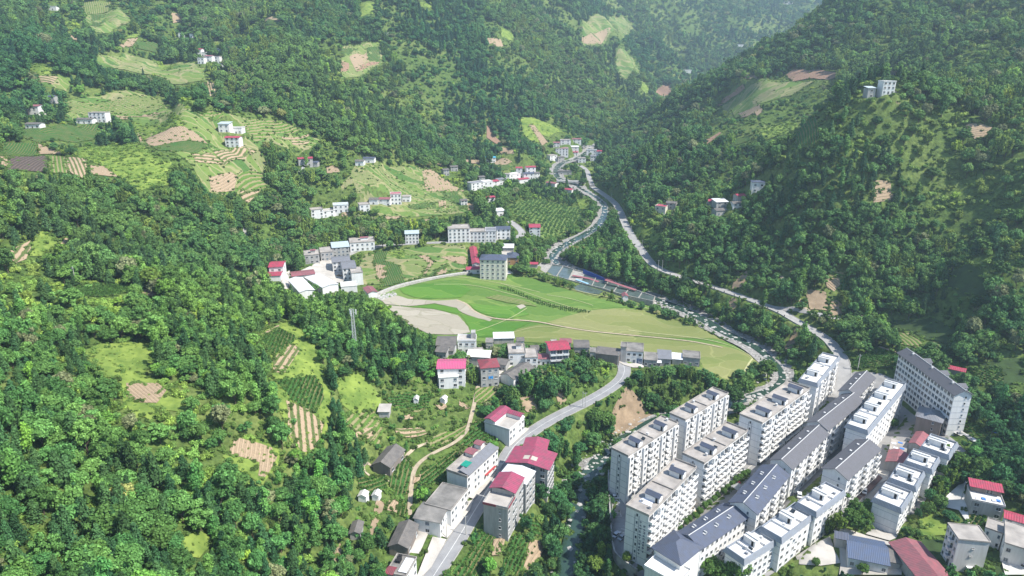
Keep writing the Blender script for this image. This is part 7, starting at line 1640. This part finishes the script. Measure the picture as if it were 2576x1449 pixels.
for (t, a, b_, r, kd, c, lb) in ((66, 1500, 1360, 4.3, 'broad', GREEN, "big round tree in front of the lowest white terrace, left half"), (66, 1840, 1370, 4.4, 'broad', GREEN * 1.1, "big round tree in front of the lowest white terrace, right half"), (66, 1670, 1430, 4.4, 'broad', GREEN * 0.9, "leafy tree at the bottom edge under the big round ones"),
        (66, 170, 1180, 2.6, 'poplar', LIMEC, "bright slender tree at the foot of the retaining wall"), (66, 110, 1330, 3.4, 'broad', LIMEC * 0.8, "bright leafy tree below the slender one by the river"), (66, 60, 420, 3.4, 'broad', GREEN, "bushy tree on the river bank under the corner of the first block"), (66, 50, 650, 2.4, 'broad', LIMEC * 0.8, "small bright tree on the bank below the parking bays"), (66, 130, 740, 2.2, 'broad', GREEN, "small dark tree on the bank below the parking bays"),
        (77, 550, 680, 3.6, 'broad', GREEN, "leafy tree behind the upper stepped terrace"), (77, 700, 650, 3.3, 'broad', GREEN * 1.15, "leafy tree beside the plaza"), (77, 840, 650, 3.0, 'broad', LIMEC * 0.9, "bright tree at the foot of the nearest right-row terrace"), (77, 330, 820, 3.6, 'bamboo', LIMEC * 0.8, "yellowish bamboo behind the blue wing roof"), (77, 200, 880, 3.0, 'bamboo', LIMEC, "bright bamboo tuft left of the blue wing roof"), (77, 560, 850, 3.2, 'broad', GREEN, "broad tree above the concrete yard"), (77, 690, 770, 2.7, 'broad', GREEN * 0.85, "dark tree between the terrace and the concrete yard"), (77, 480, 760, 3.0, 'broad', GREEN, "small tree beside the bamboo above the yard"),
        (77, 1640, 190, 4.2, 'broad', DEEP, "dark tree right of the third terrace"), (77, 1800, 120, 4.5, 'broad', GREEN, "tree on the slope right of the stepped row"), (77, 1900, 200, 4.0, 'bamboo', LIMEC * 0.85, "pale bamboo on the slope right of the stepped row"), (77, 1720, 270, 3.6, 'bamboo', LIMEC, "bright bamboo below the pale one"), (77, 1560, 330, 3.4, 'broad', DEEP, "dark tree at the end of the lane beside the terraces"), (77, 1560, 450, 3.2, 'bamboo', LIMEC, "tall bright bamboo beside the white drive"), (77, 1570, 560, 3.2, 'broad', GREEN, "tree at the bend of the white drive"), (77, 1430, 660, 2.6, 'broad', GREEN * 0.8, "bushy tree below the white drive"), (77, 2100, 170, 4.2, 'broad', GREEN, "tree behind the red lean-to house"), (77, 2350, 420, 3.6, 'broad', DEEP, "dark tree right of the red lean-to house"), (77, 2050, 260, 3.8, 'broad', GREEN, "leafy tree above the red lean-to house"),
        (77, 640, 1385, 2.1, 'broad', GREEN, "round bush in front of the long blue-roofed house"), (77, 65, 1310, 1.7, 'round', GREEN, "small round tree on the pale dirt yard"), (77, 2050, 1420, 2.2, 'broad', GREEN, "bush before the plain white house"), (77, 1300, 980, 1.8, 'shrub', GREEN, "low bush at the edge of the dark lawn"), (77, 1190, 930, 2.2, 'broad', GREEN, "tree right of the concrete yard"),
        (55, 1130, 1080, 2.6, 'round', DEEP, "dark round tree at the corner of the long white block"), (4, 1130, 640, 5.5, 'broad', LIMEC * 0.8, "bright lone tree on the crest beside the tan plot"), (4, 1290, 650, 5.5, 'broad', GREEN, "big dark tree beside the bright lone tree on the crest"), (44, 230, 1050, 5.5, 'broad', GREEN, "large tree on the bank below the near road, right one"), (44, 100, 1000, 5.0, 'broad', GREEN, "large tree on the bank below the near road, left one"),
        (44, 2200, 420, 5.0, 'broad', GREEN, "round tree at the tip of the paddies"), (44, 1900, 640, 5.6, 'broad', GREEN, "big round tree behind the second white block"), (44, 1780, 740, 5.2, 'broad', DEEP, "dark tree in the gap between the white blocks")):
    u, v = px(t, "%d,%d" % (a, b_))[0]
    hk = {'broad': 1.5, 'poplar': 2.0, 'bamboo': 1.3, 'round': 1.3, 'shrub': 0.4}[kd]
    x, y, z = spot(u, v, r * hk)
    tree(kd, x, y, z - 0.2, r, 1.0, random.random() * 6, c, lb, None)

# ------------------------------------------------------------------ undergrowth, crops and stones (nobody could count them)
def field_points(tys, ymax, across, along, jit):
    out = []
    for o in list(COL.objects):
        if o.get("ty") not in tys: continue
        me = o.data; co = np.empty(len(me.vertices) * 3, np.float32); me.vertices.foreach_get("co", co); co = co.reshape(-1, 3)
        if co[:, 1].mean() > ymax: continue
        if "rows" in me.uv_layers:
            li = np.empty(len(me.loops), np.int32); me.loops.foreach_get("vertex_index", li); uv = np.empty(len(me.loops) * 2, np.float32); me.uv_layers["rows"].data.foreach_get("uv", uv); uv = uv.reshape(-1, 2)
            A_ = np.column_stack([co[li, :2], np.ones(len(li))]); T, *_ = np.linalg.lstsq(A_, uv, rcond=None)
        else: continue
        Mx = T[:2]; u0, v0 = uv.min(0); u1, v1 = uv.max(0)
        gu, gv = np.meshgrid(np.arange(u0, u1, across), np.arange(v0, v1, along))
        g = np.column_stack([gu.ravel(), gv.ravel()]) + (RNG.random((gu.size, 2)) - 0.5) * jit
        xy = (g - T[2]) @ np.linalg.inv(Mx)
        for P in OPEN:
            if abs(P[:, 0].min() - co[:, 0].min()) < 0.6 and abs(P[:, 1].max() - co[:, 1].max()) < 0.6: break
        else: continue
        out.append(xy[inpoly(xy[:, 0], xy[:, 1], P)])
    return np.vstack(out) if out else np.zeros((0, 2))
def put_scatter(name, xy, kind, r0, r1, tint, tv, label, cat, zsc=1.0):
    n = len(xy)
    if not n: return
    keep = line_dist(xy[:, 0], xy[:, 1], ROAD_L) > 3.6; xy = xy[keep]; n = len(xy)
    r = r0 + (r1 - r0) * RNG.random(n); z = height(xy[:, 0], xy[:, 1])
    t = np.array(tint) * (1 + tv * (RNG.random((n, 1)) - 0.5) * 2)
    idx = np.array(KIDX[kind])[RNG.integers(0, len(KIDX[kind]), n)]
    scatter(name, np.column_stack([xy, z]), idx, RNG.random(n) * 6.28, np.column_stack([r, r, r * zsc]), t, label, cat=cat)
put_scatter("corn_rows", field_points({'crop'}, 430, 1.5, 1.0, 0.4), 'crop', 0.8, 1.25, (0.085, 0.175, 0.04), 0.35, "rows of dark green corn in the near fields", "crops", 1.25)
put_scatter("young_plants", field_points({'rsoil', 'lite'}, 330, 2.4, 1.1, 0.5), 'crop', 0.45, 0.8, (0.12, 0.20, 0.045), 0.35, "thin rows of young plants on bare plots", "crops")
put_scatter("meadow_tufts", field_points({'grass'}, 900, 2.6, 2.6, 2.6), 'shrub', 0.2, 0.85, (0.20, 0.29, 0.06), 0.4, "yellow-green weeds and tufts on the open meadows", "weeds", 0.8)
g2 = field_points({'grass'}, 900, 3.4, 3.4, 3.4); g2 = g2[np.hypot(g2[:, 0], g2[:, 1]) > 380]
put_scatter("meadow_bushes", g2, 'shrub', 0.5, 1.7, (0.165, 0.265, 0.055), 0.45, "bright bushes overgrowing the hillside meadows", "bushes", 0.9)
cs = wpoly(px(5, "1170,718 1250,722 1450,802 1600,852 1880,902 1870,922 1700,903 1500,853 1330,778"))
g = np.stack(np.meshgrid(np.arange(cs[:, 0].min(), cs[:, 0].max(), 1.3), np.arange(cs[:, 1].min(), cs[:, 1].max(), 1.3)), -1).reshape(-1, 2); g += (RNG.random(g.shape) - 0.5) * 0.6
put_scatter("corn_rows", g[inpoly(g[:, 0], g[:, 1], cs)], 'crop', 0.7, 1.0, (0.10, 0.19, 0.045), 0.3, "strip of tall corn curving through the paddies", "crops", 1.2)
put_scatter("orchard_bushes", field_points({'orch'}, 900, 3.6, 3.0, 1.2), 'shrub', 0.9, 1.7, (0.08, 0.165, 0.045), 0.45, "rows of orchard bushes on the flat inside the river bend", "bushes", 1.0)
# weeds and bushes along the edges of every plot
eb = []
for o in list(COL.objects):
    if o.get("ty") not in ('soil', 'rsoil', 'red', 'dark', 'crop', 'lite', 'terr', 'grass', 'cliff', 'orch', 'shade'): continue
    me = o.data; co = np.empty(len(me.vertices) * 3, np.float32); me.vertices.foreach_get("co", co); co = co.reshape(-1, 3)
    for P in OPEN:
        if abs(P[:, 0].min() - co[:, 0].min()) < 0.6 and abs(P[:, 1].max() - co[:, 1].max()) < 0.6: break
    else: continue
    far_ = P[:, 1].mean() > 600
    for a, b_ in zip(P, np.roll(P, -1, 0)):
        L_ = np.hypot(*(b_ - a))
        for _ in range(max(1, int(L_ * (0.55 if not far_ else 0.3)))): eb.append(a + (b_ - a) * RNG.random() + RNG.normal(size=2) * (0.9 if not far_ else 2.0))
    x0, y0 = P.min(0); x1, y1 = P.max(0)                        # and a few strays inside
    q = np.column_stack([RNG.uniform(x0, x1, int((x1 - x0) * (y1 - y0) / 90) + 1), RNG.uniform(y0, y1, int((x1 - x0) * (y1 - y0) / 90) + 1)]); eb += list(q[inpoly(q[:, 0], q[:, 1], P)])
eb = np.array(eb); eb = eb[line_dist(eb[:, 0], eb[:, 1], ROAD_R) > 4.5]; eb = eb[line_dist(eb[:, 0], eb[:, 1], PATH_D) > 1.6]
kb = np.ones(len(eb), bool)
for b in BL:
    dx, dy = eb[:, 0] - b['cx'].x, eb[:, 1] - b['cx'].y
    kb &= ~((np.abs(dx * b['ex'].x + dy * b['ex'].y) < b['W'] / 2 + 0.8) & (np.abs(dx * b['ey'].x + dy * b['ey'].y) < b['L'] / 2 + 0.8))
put_scatter("hedge_weeds", eb[kb], 'shrub', 0.35, 1.35, (0.125, 0.205, 0.048), 0.5, "weeds and bushes along the plot edges", "weeds", 0.95)
# scrub on open ground left between trees
gx = RNG.uniform(-330, 330, 26000); gy = RNG.uniform(110, 640, 26000)
k = (np.abs(gx) < gy * 0.86 + 10) & is_free(gx, gy, -0.6); gx, gy = gx[k], gy[k]; gz = height(gx, gy); k = ~hidden(gx, gy, gz + 2, 3); gx, gy = gx[k], gy[k]
gz = height(gx, gy); k = ~blocks(gx, gy, gz + 1.6, np.hypot(gx, gy)); gx, gy = gx[k], gy[k]
put_scatter("undergrowth", np.column_stack([gx, gy]), 'shrub', 0.7, 1.7, (0.11, 0.185, 0.042), 0.45, "low scrub and weeds between the trees", "undergrowth", 0.85)
# boulders in the river
RC_ = bpy.data.collections.new("boulder_shapes"); rockm = mat("boulder", (0.50, 0.485, 0.455), 0.95, 0.4, 0.9, 0.1)
for k in range(5):
    rs = np.random.default_rng(800 + k); bm = bmesh.new(); bmesh.ops.create_icosphere(bm, subdivisions=1, radius=1.0)
    for v_ in bm.verts: v_.co *= 0.7 + 0.5 * rs.random(); v_.co.z *= 0.62
    me = bpy.data.meshes.new("boulder"); bm.to_mesh(me); bm.free(); me.materials.append(rockm); RC_.objects.link(bpy.data.objects.new("boulder_%d" % k, me))
NGR = scatter_tree(RC_)
bp_, br = [], []
for a, b_ in zip(river[:-1], river[1:]):
    L_ = np.hypot(*(b_[:2] - a[:2])); d = (b_[:2] - a[:2]) / (L_ + 1e-9); nn = np.array([-d[1], d[0]])
    for _ in range(int(L_ * (3.4 if a[1] > 262 else 0.6))):
        s = RNG.normal() * 4.6; p = a[:2] + d * RNG.random() * L_ + nn * np.clip(s, -9.5, 9.5); r = 0.3 + 1.4 * RNG.random() ** 3
        bp_.append((p[0], p[1], a[2] + 0.5 + 0.01 * abs(s))); br.append(r)
for P, nrk in ((wpoly(px(8, "2050,380 2240,310 2260,340 2110,430 2030,470")), 220), (wpoly(px(44, "2350,470 2450,520 2340,620 2290,560")), 120), (wpoly(px(5, "230,790 400,750 420,780 300,820")), 200)):
    q = P.min(0) + RNG.random((nrk * 2, 2)) * (P.max(0) - P.min(0)); q = q[inpoly(q[:, 0], q[:, 1], P)]
    for p in q: bp_.append((p[0], p[1], float(height(*p)) + 0.2)); br.append(0.3 + 0.8 * RNG.random() ** 2)
br = np.array(br); n = len(br)
scatter("river_boulders", np.array(bp_), RNG.integers(0, 5, n), RNG.random(n) * 6.28, np.column_stack([br, br * (0.7 + 0.6 * RNG.random(n)), br]), np.ones((n, 3)), "pale boulders and stones strewn along the riverbed", NGR, "stones")

# ------------------------------------------------------------------ telecom tower, poles, bridge, posts
steel = mat("galvanised steel", (0.55, 0.57, 0.58), 0.5, 0.15, 1.0, 0.5, metal=0.3)
x, y, z = spot(894, 884); tw = bpy.data.objects.new("telecom_tower", None); COL.objects.link(tw); tw.location = (x, y, z); tag(tw, "white lattice telecom tower on the wooded spur", "tower")
Ht = 22.0; r0, r1 = 1.15, 0.7
cor = lambda h, i: ((r0 + (r1 - r0) * h / Ht) * math.cos(math.pi / 4 + i * math.pi / 2), (r0 + (r1 - r0) * h / Ht) * math.sin(math.pi / 4 + i * math.pi / 2), h)
for i in range(4): m = MB(); m.tube(cor(0, i), cor(Ht, i), 0.12, 0.08, 5); m.build("leg", steel, tw)
m = MB(); hs = np.linspace(0, Ht, 15)
for h0, h1 in zip(hs[:-1], hs[1:]):
    for i in range(4): m.tube(cor(h0, i), cor(h1, (i + 1) % 4), 0.035, n=4); m.tube(cor(h1, i), cor(h0, (i + 1) % 4), 0.035, n=4)
tag(m.build("bracing", steel, tw), kind='stuff')
for i in range(3):
    a = i * 2.1 + 0.4; m = MB(); cx, cy2 = math.cos(a) * 1.7, math.sin(a) * 1.7; m.box(cx - 0.22, cx + 0.22, cy2 - 0.12, cy2 + 0.12, Ht - 3.2, Ht - 0.6); m.tube((cx * 0.4, cy2 * 0.4, Ht - 2), (cx, cy2, Ht - 2), 0.06); m.build("antenna", mat("antenna white", (0.75, 0.75, 0.75), 0.5, 0.1, 1), tw)
m = MB(); m.box(-3.2, -1.7, -1, 1, 0, 2.0); m.build("equipment_cabinet", mat("antenna white", (0.75, 0.75, 0.75), 0.5, 0.1, 1), tw)
m = MB(); m.box(-2.2, 2.2, -2.2, 2.2, -1.5, 0.1); m.build("footing", kerbm, tw)
POLE = MB(); POLE.tube((0, 0, -0.5), (0, 0, 9), 0.17, 0.11, 7); pole_me = POLE.mesh("pole_shaft", mat("pole concrete", (0.52, 0.51, 0.48), 0.9, 0.2, 1))
ARM = MB(); ARM.box(-0.9, 0.9, -0.06, 0.06, 8.2, 8.34); ARM.tube((-0.8, 0, 8.3), (-0.8, 0, 8.6), 0.06); ARM.tube((0.8, 0, 8.3), (0.8, 0, 8.6), 0.06); arm_me = ARM.mesh("cross_arm", TRIM)
for t, a, b_, lb in ((8, 795, 1165, "utility pole in the yard of the old grey house"), (8, 940, 1140, "utility pole on the verge below the blank grey house"), (8, 1820, 180, "utility pole where the near road climbs"), (8, 1840, 182, "second pole where the near road climbs"), (5, 2085, 1320, "utility pole at the village road end"), (5, 2270, 440, "utility pole beside the right bank road"), (5, 2390, 598, "left pole of the pair beside the right bank road"), (5, 2420, 600, "right pole of the pair beside the right bank road"), (5, 2185, 330, "utility pole at the upper bend of the right road"), (6, 1700, 1300, "bare pole on the dark slope above the gully"), (4, 575, 697, "white pole on the crest of the left hill"), (5, 2040, 45, "utility pole near the far bend of the right road"), (6, 1320, 1340, "pole by the curve of the road above town"), (55, 700, 430, "power pole beside the crop field above town"), (2, 1155, 1300, "slim mast beside the cyan-roofed house"), (9, 2100, 880, "pole beside the white drive")):
    u, v = px(t, "%d,%d" % (a, b_))[0]; x, y, z = spot(u, v)
    r_ = bpy.data.objects.new("utility_pole", None); COL.objects.link(r_); r_.location = (x, y, z); r_.rotation_euler[2] = random.random() * 3; tag(r_, lb, "pole", "utility poles")
    put("shaft", pole_me, r_, (0, 0, 0)); put("cross_arm", arm_me, r_, (0, 0, 0))
# arched bridge up the valley
a = spot(1404, 462); b_ = spot(1468, 466); A_, B_ = Vector(a), Vector(b_); bz = max(a[2], b_[2]) + 3.2
br_ = bpy.data.objects.new("arch_bridge", None); COL.objects.link(br_); br_.location = ((A_.x + B_.x) / 2, (A_.y + B_.y) / 2, bz); d = B_ - A_; br_.rotation_euler[2] = math.atan2(d.y, d.x); hl = math.hypot(d.x, d.y) / 2 + 2
tag(br_, "white concrete arch bridge over the upper river", "bridge")
bw = FM['white']()
boxpart("deck", bw, br_, -hl, hl, -3, 3, -0.6, 0.0); boxpart("railing", bw, br_, -hl, hl, -3.2, -3.0, -0.5, 1.0); boxpart("railing", bw, br_, -hl, hl, 3.0, 3.2, -0.5, 1.0)
m = MB(); q = 12
for i in range(q):
    x0, x1 = -hl * 0.7 + 1.4 * hl * i / q, -hl * 0.7 + 1.4 * hl * (i + 1) / q; f = lambda x: -0.7 - 5.0 * (x / (hl * 0.7)) ** 2
    m.hull([(x0, -2.6, f(x0) - 0.7), (x1, -2.6, f(x1) - 0.7), (x1, 2.6, f(x1) - 0.7), (x0, 2.6, f(x0) - 0.7)], [(x0, -2.6, f(x0)), (x1, -2.6, f(x1)), (x1, 2.6, f(x1)), (x0, 2.6, f(x0))])
m.build("arch", bw, br_)
for s in (-1, 1): boxpart("abutment", bw, br_, s * hl * 0.85 - 0.15 * hl, s * hl * 0.85 + 0.15 * hl, -2.8, 2.8, -6, -0.61)
# guard posts along the right-bank road
PM = MB(); PM.box(-0.22, 0.22, -0.22, 0.22, -0.3, 0.9); post_me = PM.mesh("guard_post", mat("dark guard post", (0.06, 0.06, 0.06), 0.8, 0.2, 1))
_p = ROAD_R[(ROAD_R[:, 1] > 400) & (ROAD_R[:, 1] < 500)]; acc = 0
for a, b_ in zip(_p[:-1], _p[1:]):
    d = b_[:2] - a[:2]; L_ = np.hypot(*d); acc += L_
    if acc > 5.5:
        acc = 0; nn = np.array([-d[1], d[0]]) / L_
        o = link(bpy.data.objects.new("guard_post", post_me)); p = a[:2] + nn * 3.5; o.location = (p[0], p[1], a[2] + 0.76); tag(o, "short dark guard post on the kerb of the right-bank road", "post", "guard posts of the right-bank road")

# ------------------------------------------------------------------ vehicles, tents and street clutter
def car(u, v, rz, col, label, kind='car', L=4.4, group="parked cars"):
    x, y, z = spot(u, v); r_ = bpy.data.objects.new("parked_" + kind, None); COL.objects.link(r_); r_.location = (x, y, z + 0.22); r_.rotation_euler[2] = rz; tag(r_, label, kind, group)
    pm = mat("car paint %.2f %.2f" % (col[0], col[2]), col, 0.25, 0, 1, 0.5); w = 0.88; h = L / 2
    m = MB()
    prof = [(-h, 0.45), (-h * 0.98, 0.85), (-h * 0.45, 0.95), (h * 0.55, 0.92), (h * 0.98, 0.78), (h, 0.45)] if kind == 'car' else [(-h, 0.45), (-h, 1.1), (-h * 0.4, 1.1), (h * 0.7, 1.1), (h * 0.98, 1.0), (h, 0.45)]
    n = len(prof); V = [(xx, s * w, zz) for s in (-1, 1) for xx, zz in prof]
    m.add(V, [tuple(range(n)), tuple(range(2 * n - 1, n - 1, -1))] + [(i, n + i, n + (i + 1) % n, (i + 1) % n) for i in range(n)]); m.build("body", pm, r_)
    ct = 1.45 if kind == 'car' else 1.95; zb = 0.93 if kind == 'car' else 1.1; b0, b1, t0, t1 = (-h * 0.62, h * 0.42, -h * 0.42, h * 0.15) if kind == 'car' else (-h * 0.97, h * 0.85, -h * 0.94, h * 0.6)
    m = MB(); m.hull([(b0, -w * 0.93, zb), (b1, -w * 0.93, zb), (b1, w * 0.93, zb), (b0, w * 0.93, zb)], [(t0, -w * 0.78, ct), (t1, -w * 0.78, ct), (t1, w * 0.78, ct), (t0, w * 0.78, ct)]); cb = m.build("cabin_glass", GLASS, r_)
    boxpart("roof_panel", pm, cb, t0 - 0.02, t1 + 0.02, -w * 0.8, w * 0.8, ct, ct + 0.05)
    for sx in (-0.62, 0.62):
        for sy in (-1, 1):
            m = MB(); m.tube((h * sx, sy * (w - 0.16), 0.32), (h * sx, sy * (w + 0.03), 0.32), 0.32, n=12); wv = m.build("wheel", mat("tyre rubber", (0.025, 0.025, 0.027), 0.9, 0.2, 1), r_)
    for sy in (-0.6, 0.6): boxpart("headlight", WFRAME, r_, h - 0.02, h + 0.03, sy - 0.15, sy + 0.15, 0.6, 0.75)
car(*px(9, "1370,818")[0], R(62), (0.8, 0.8, 0.8), "white car parked on the red plaza between the blocks")
car(*px(9, "2535,1375")[0], R(110), (0.8, 0.8, 0.8), "white van parked at the right edge of the picture", 'van', 5.2)
car(*px(8, "915,910")[0], R(-8), (0.02, 0.02, 0.022), "black car parked before the old grey house")
car(*px(66, "355,1000")[0], R(50), (0.45, 0.47, 0.5), "silver car in the shaded bays by the lettered wall, left one")
car(*px(66, "425,1030")[0], R(50), (0.30, 0.32, 0.34), "grey car in the shaded bays by the lettered wall, right one")
car(*px(66, "340,545")[0], R(0), (0.75, 0.75, 0.74), "white car in the sunny corner of the parking ground")
car(*px(9, "690,505")[0], R(60), (0.18, 0.02, 0.03), "dark red car by the walk between the blocks")
car(*px(9, "540,585")[0], R(-10), (0.03, 0.03, 0.035), "black car at the corner of the balcony block")
car(*px(9, "880,850")[0], R(70), (0.7, 0.7, 0.7), "white car in the shade behind the slate blocks")
car(*px(55, "1140,1085")[0], R(60), (0.5, 0.5, 0.52), "silver car beside the long white block")
car(*px(4, "2560,640")[0], R(10), (0.35, 0.2, 0.05), "orange-brown car in the campus yard")
def canopy(u, v, w, d, h, rz, col, label):
    x, y, z = spot(u, v, h); r_ = bpy.data.objects.new("market_canopy", None); COL.objects.link(r_); r_.location = (x, y, z); r_.rotation_euler[2] = rz; tag(r_, label, "canopy")
    m = MB(); m.hull([(-w, -d, h - 0.1), (w, -d, h - 0.1), (w, d, h - 0.1), (-w, d, h - 0.1)], [(-w * 0.25, -d * 0.3, h + 0.7), (w * 0.25, -d * 0.3, h + 0.7), (w * 0.25, d * 0.3, h + 0.7), (-w * 0.25, d * 0.3, h + 0.7)]); m.build("canopy_cloth", mat("canopy cloth %.2f" % col[2], col, 0.8, 0.15, 1), r_)
    for sx in (-1, 1):
        for sy in (-1, 1): m = MB(); m.tube((sx * w * 0.92, sy * d * 0.92, -0.3), (sx * w * 0.92, sy * d * 0.92, h - 0.1), 0.05); m.build("leg", steel, r_)
canopy(*px(66, "1245,675")[0], 2.6, 2.2, 2.5, 0.5, (0.62, 0.52, 0.36), "beige market canopy on the apartment walk")
canopy(*px(66, "1065,835")[0], 1.3, 1.3, 2.4, 0.3, (0.07, 0.11, 0.42), "blue sunshade on the apartment walk")
canopy(*px(66, "1405,515")[0], 2.0, 1.8, 2.4, 0.5, (0.10, 0.16, 0.13), "dark green canopy at the corner of the balcony block")
canopy(*px(66, "1330,530")[0], 0.7, 0.7, 2.0, 0.1, (0.42, 0.03, 0.04), "small red sunshade beside the green canopy")
canopy(*px(66, "1845,355")[0], 0.6, 0.6, 2.0, 0.2, (0.42, 0.05, 0.05), "small red sunshade at the upper end of the walk")
canopy(*px(66, "1830,400")[0], 2.2, 2.0, 3.0, 0.5, (0.36, 0.36, 0.34), "grey canopy behind the second slate block")
canopy(*px(55, "2395,1200")[0], 1.3, 2.0, 1.2, 0.4, (0.03, 0.13, 0.5), "blue sheet over a stack on the shaded slope, lower one")
canopy(*px(55, "2430,690")[0], 2.4, 0.9, 1.0, -0.1, (0.03, 0.13, 0.5), "blue sheet over a stack on the shaded slope, upper one")
# parking bay lines
def bar(p, q, w, lift=0.30):
    P = hit([p[0], q[0]], [p[1], q[1]]); n_ = 6; ln = np.array([(*(P[0] + (P[1] - P[0]) * i / n_), 0) for i in range(n_ + 1)])
    return ribbon("parking_marking", ln, w, white_paint, lift, follow=True)
for i in range(6):
    t_ = i / 5; L0 = np.array((283, 565)) * (1 - t_) + np.array((285, 775)) * t_; R0 = np.array((398, 560)) * (1 - t_) + np.array((418, 770)) * t_
    bar(px(66, "%f,%f" % tuple(L0))[0], px(66, "%f,%f" % tuple(R0))[0], 0.16)
bar(px(66, "398,560")[0], px(66, "418,770")[0], 0.16)
for i in range(4):
    a_ = 370 + 0 * i; bar(px(66, "%f,%f" % (365 + 25 * i, 985 - 35 * i))[0], px(66, "%f,%f" % (455 + 10 * i, 1005 - 35 * i))[0], 0.16)

# ------------------------------------------------------------------ far blue ranges, and the air
fx = np.linspace(-1500, 4500, 61); fy = np.linspace(3900, 5600, 14)
FX, FY = np.meshgrid(fx, fy); FZ = -60 + 560 * np.exp(-((FY - 4800) / 600) ** 2) * (0.55 + 0.6 * fbm(FX, FY, 900, 4, 90)) 
V = np.stack([FX, FY, FZ], -1).reshape(-1, 3); n1 = len(fx); F = [(j * n1 + i, j * n1 + i + 1, (j + 1) * n1 + i + 1, (j + 1) * n1 + i) for j in range(len(fy) - 1) for i in range(n1 - 1)]
tag(mesh_obj("far_mountains", V, F, mat("far woodland", (0.05, 0.09, 0.03), 1, 0.3, 0.01), smooth=True), "distant wooded range at the head of the valley", kind='structure')
HZTOP = max(float(ZZ.max()), float(FZ.max())) + 25; print('haze top', HZTOP); hz = MB(); hz.box(-2600, 4900, -90, 6000, -80, HZTOP)
vm = bpy.data.materials.new("valley haze"); vm.use_nodes = True; N, L = nodes(vm); N.remove(N["Principled BSDF"])
pv_ = N.new("ShaderNodeVolumePrincipled"); pv_.inputs["Color"].default_value = (0.64, 0.86, 1.0, 1); pv_.inputs["Density"].default_value = 0.00016; pv_.inputs["Anisotropy"].default_value = 0.2
L.new(pv_.outputs[0], N["Material Output"].inputs["Volume"])
tag(hz.build("haze", vm), "thin bluish haze filling the valley air", kind='stuff')
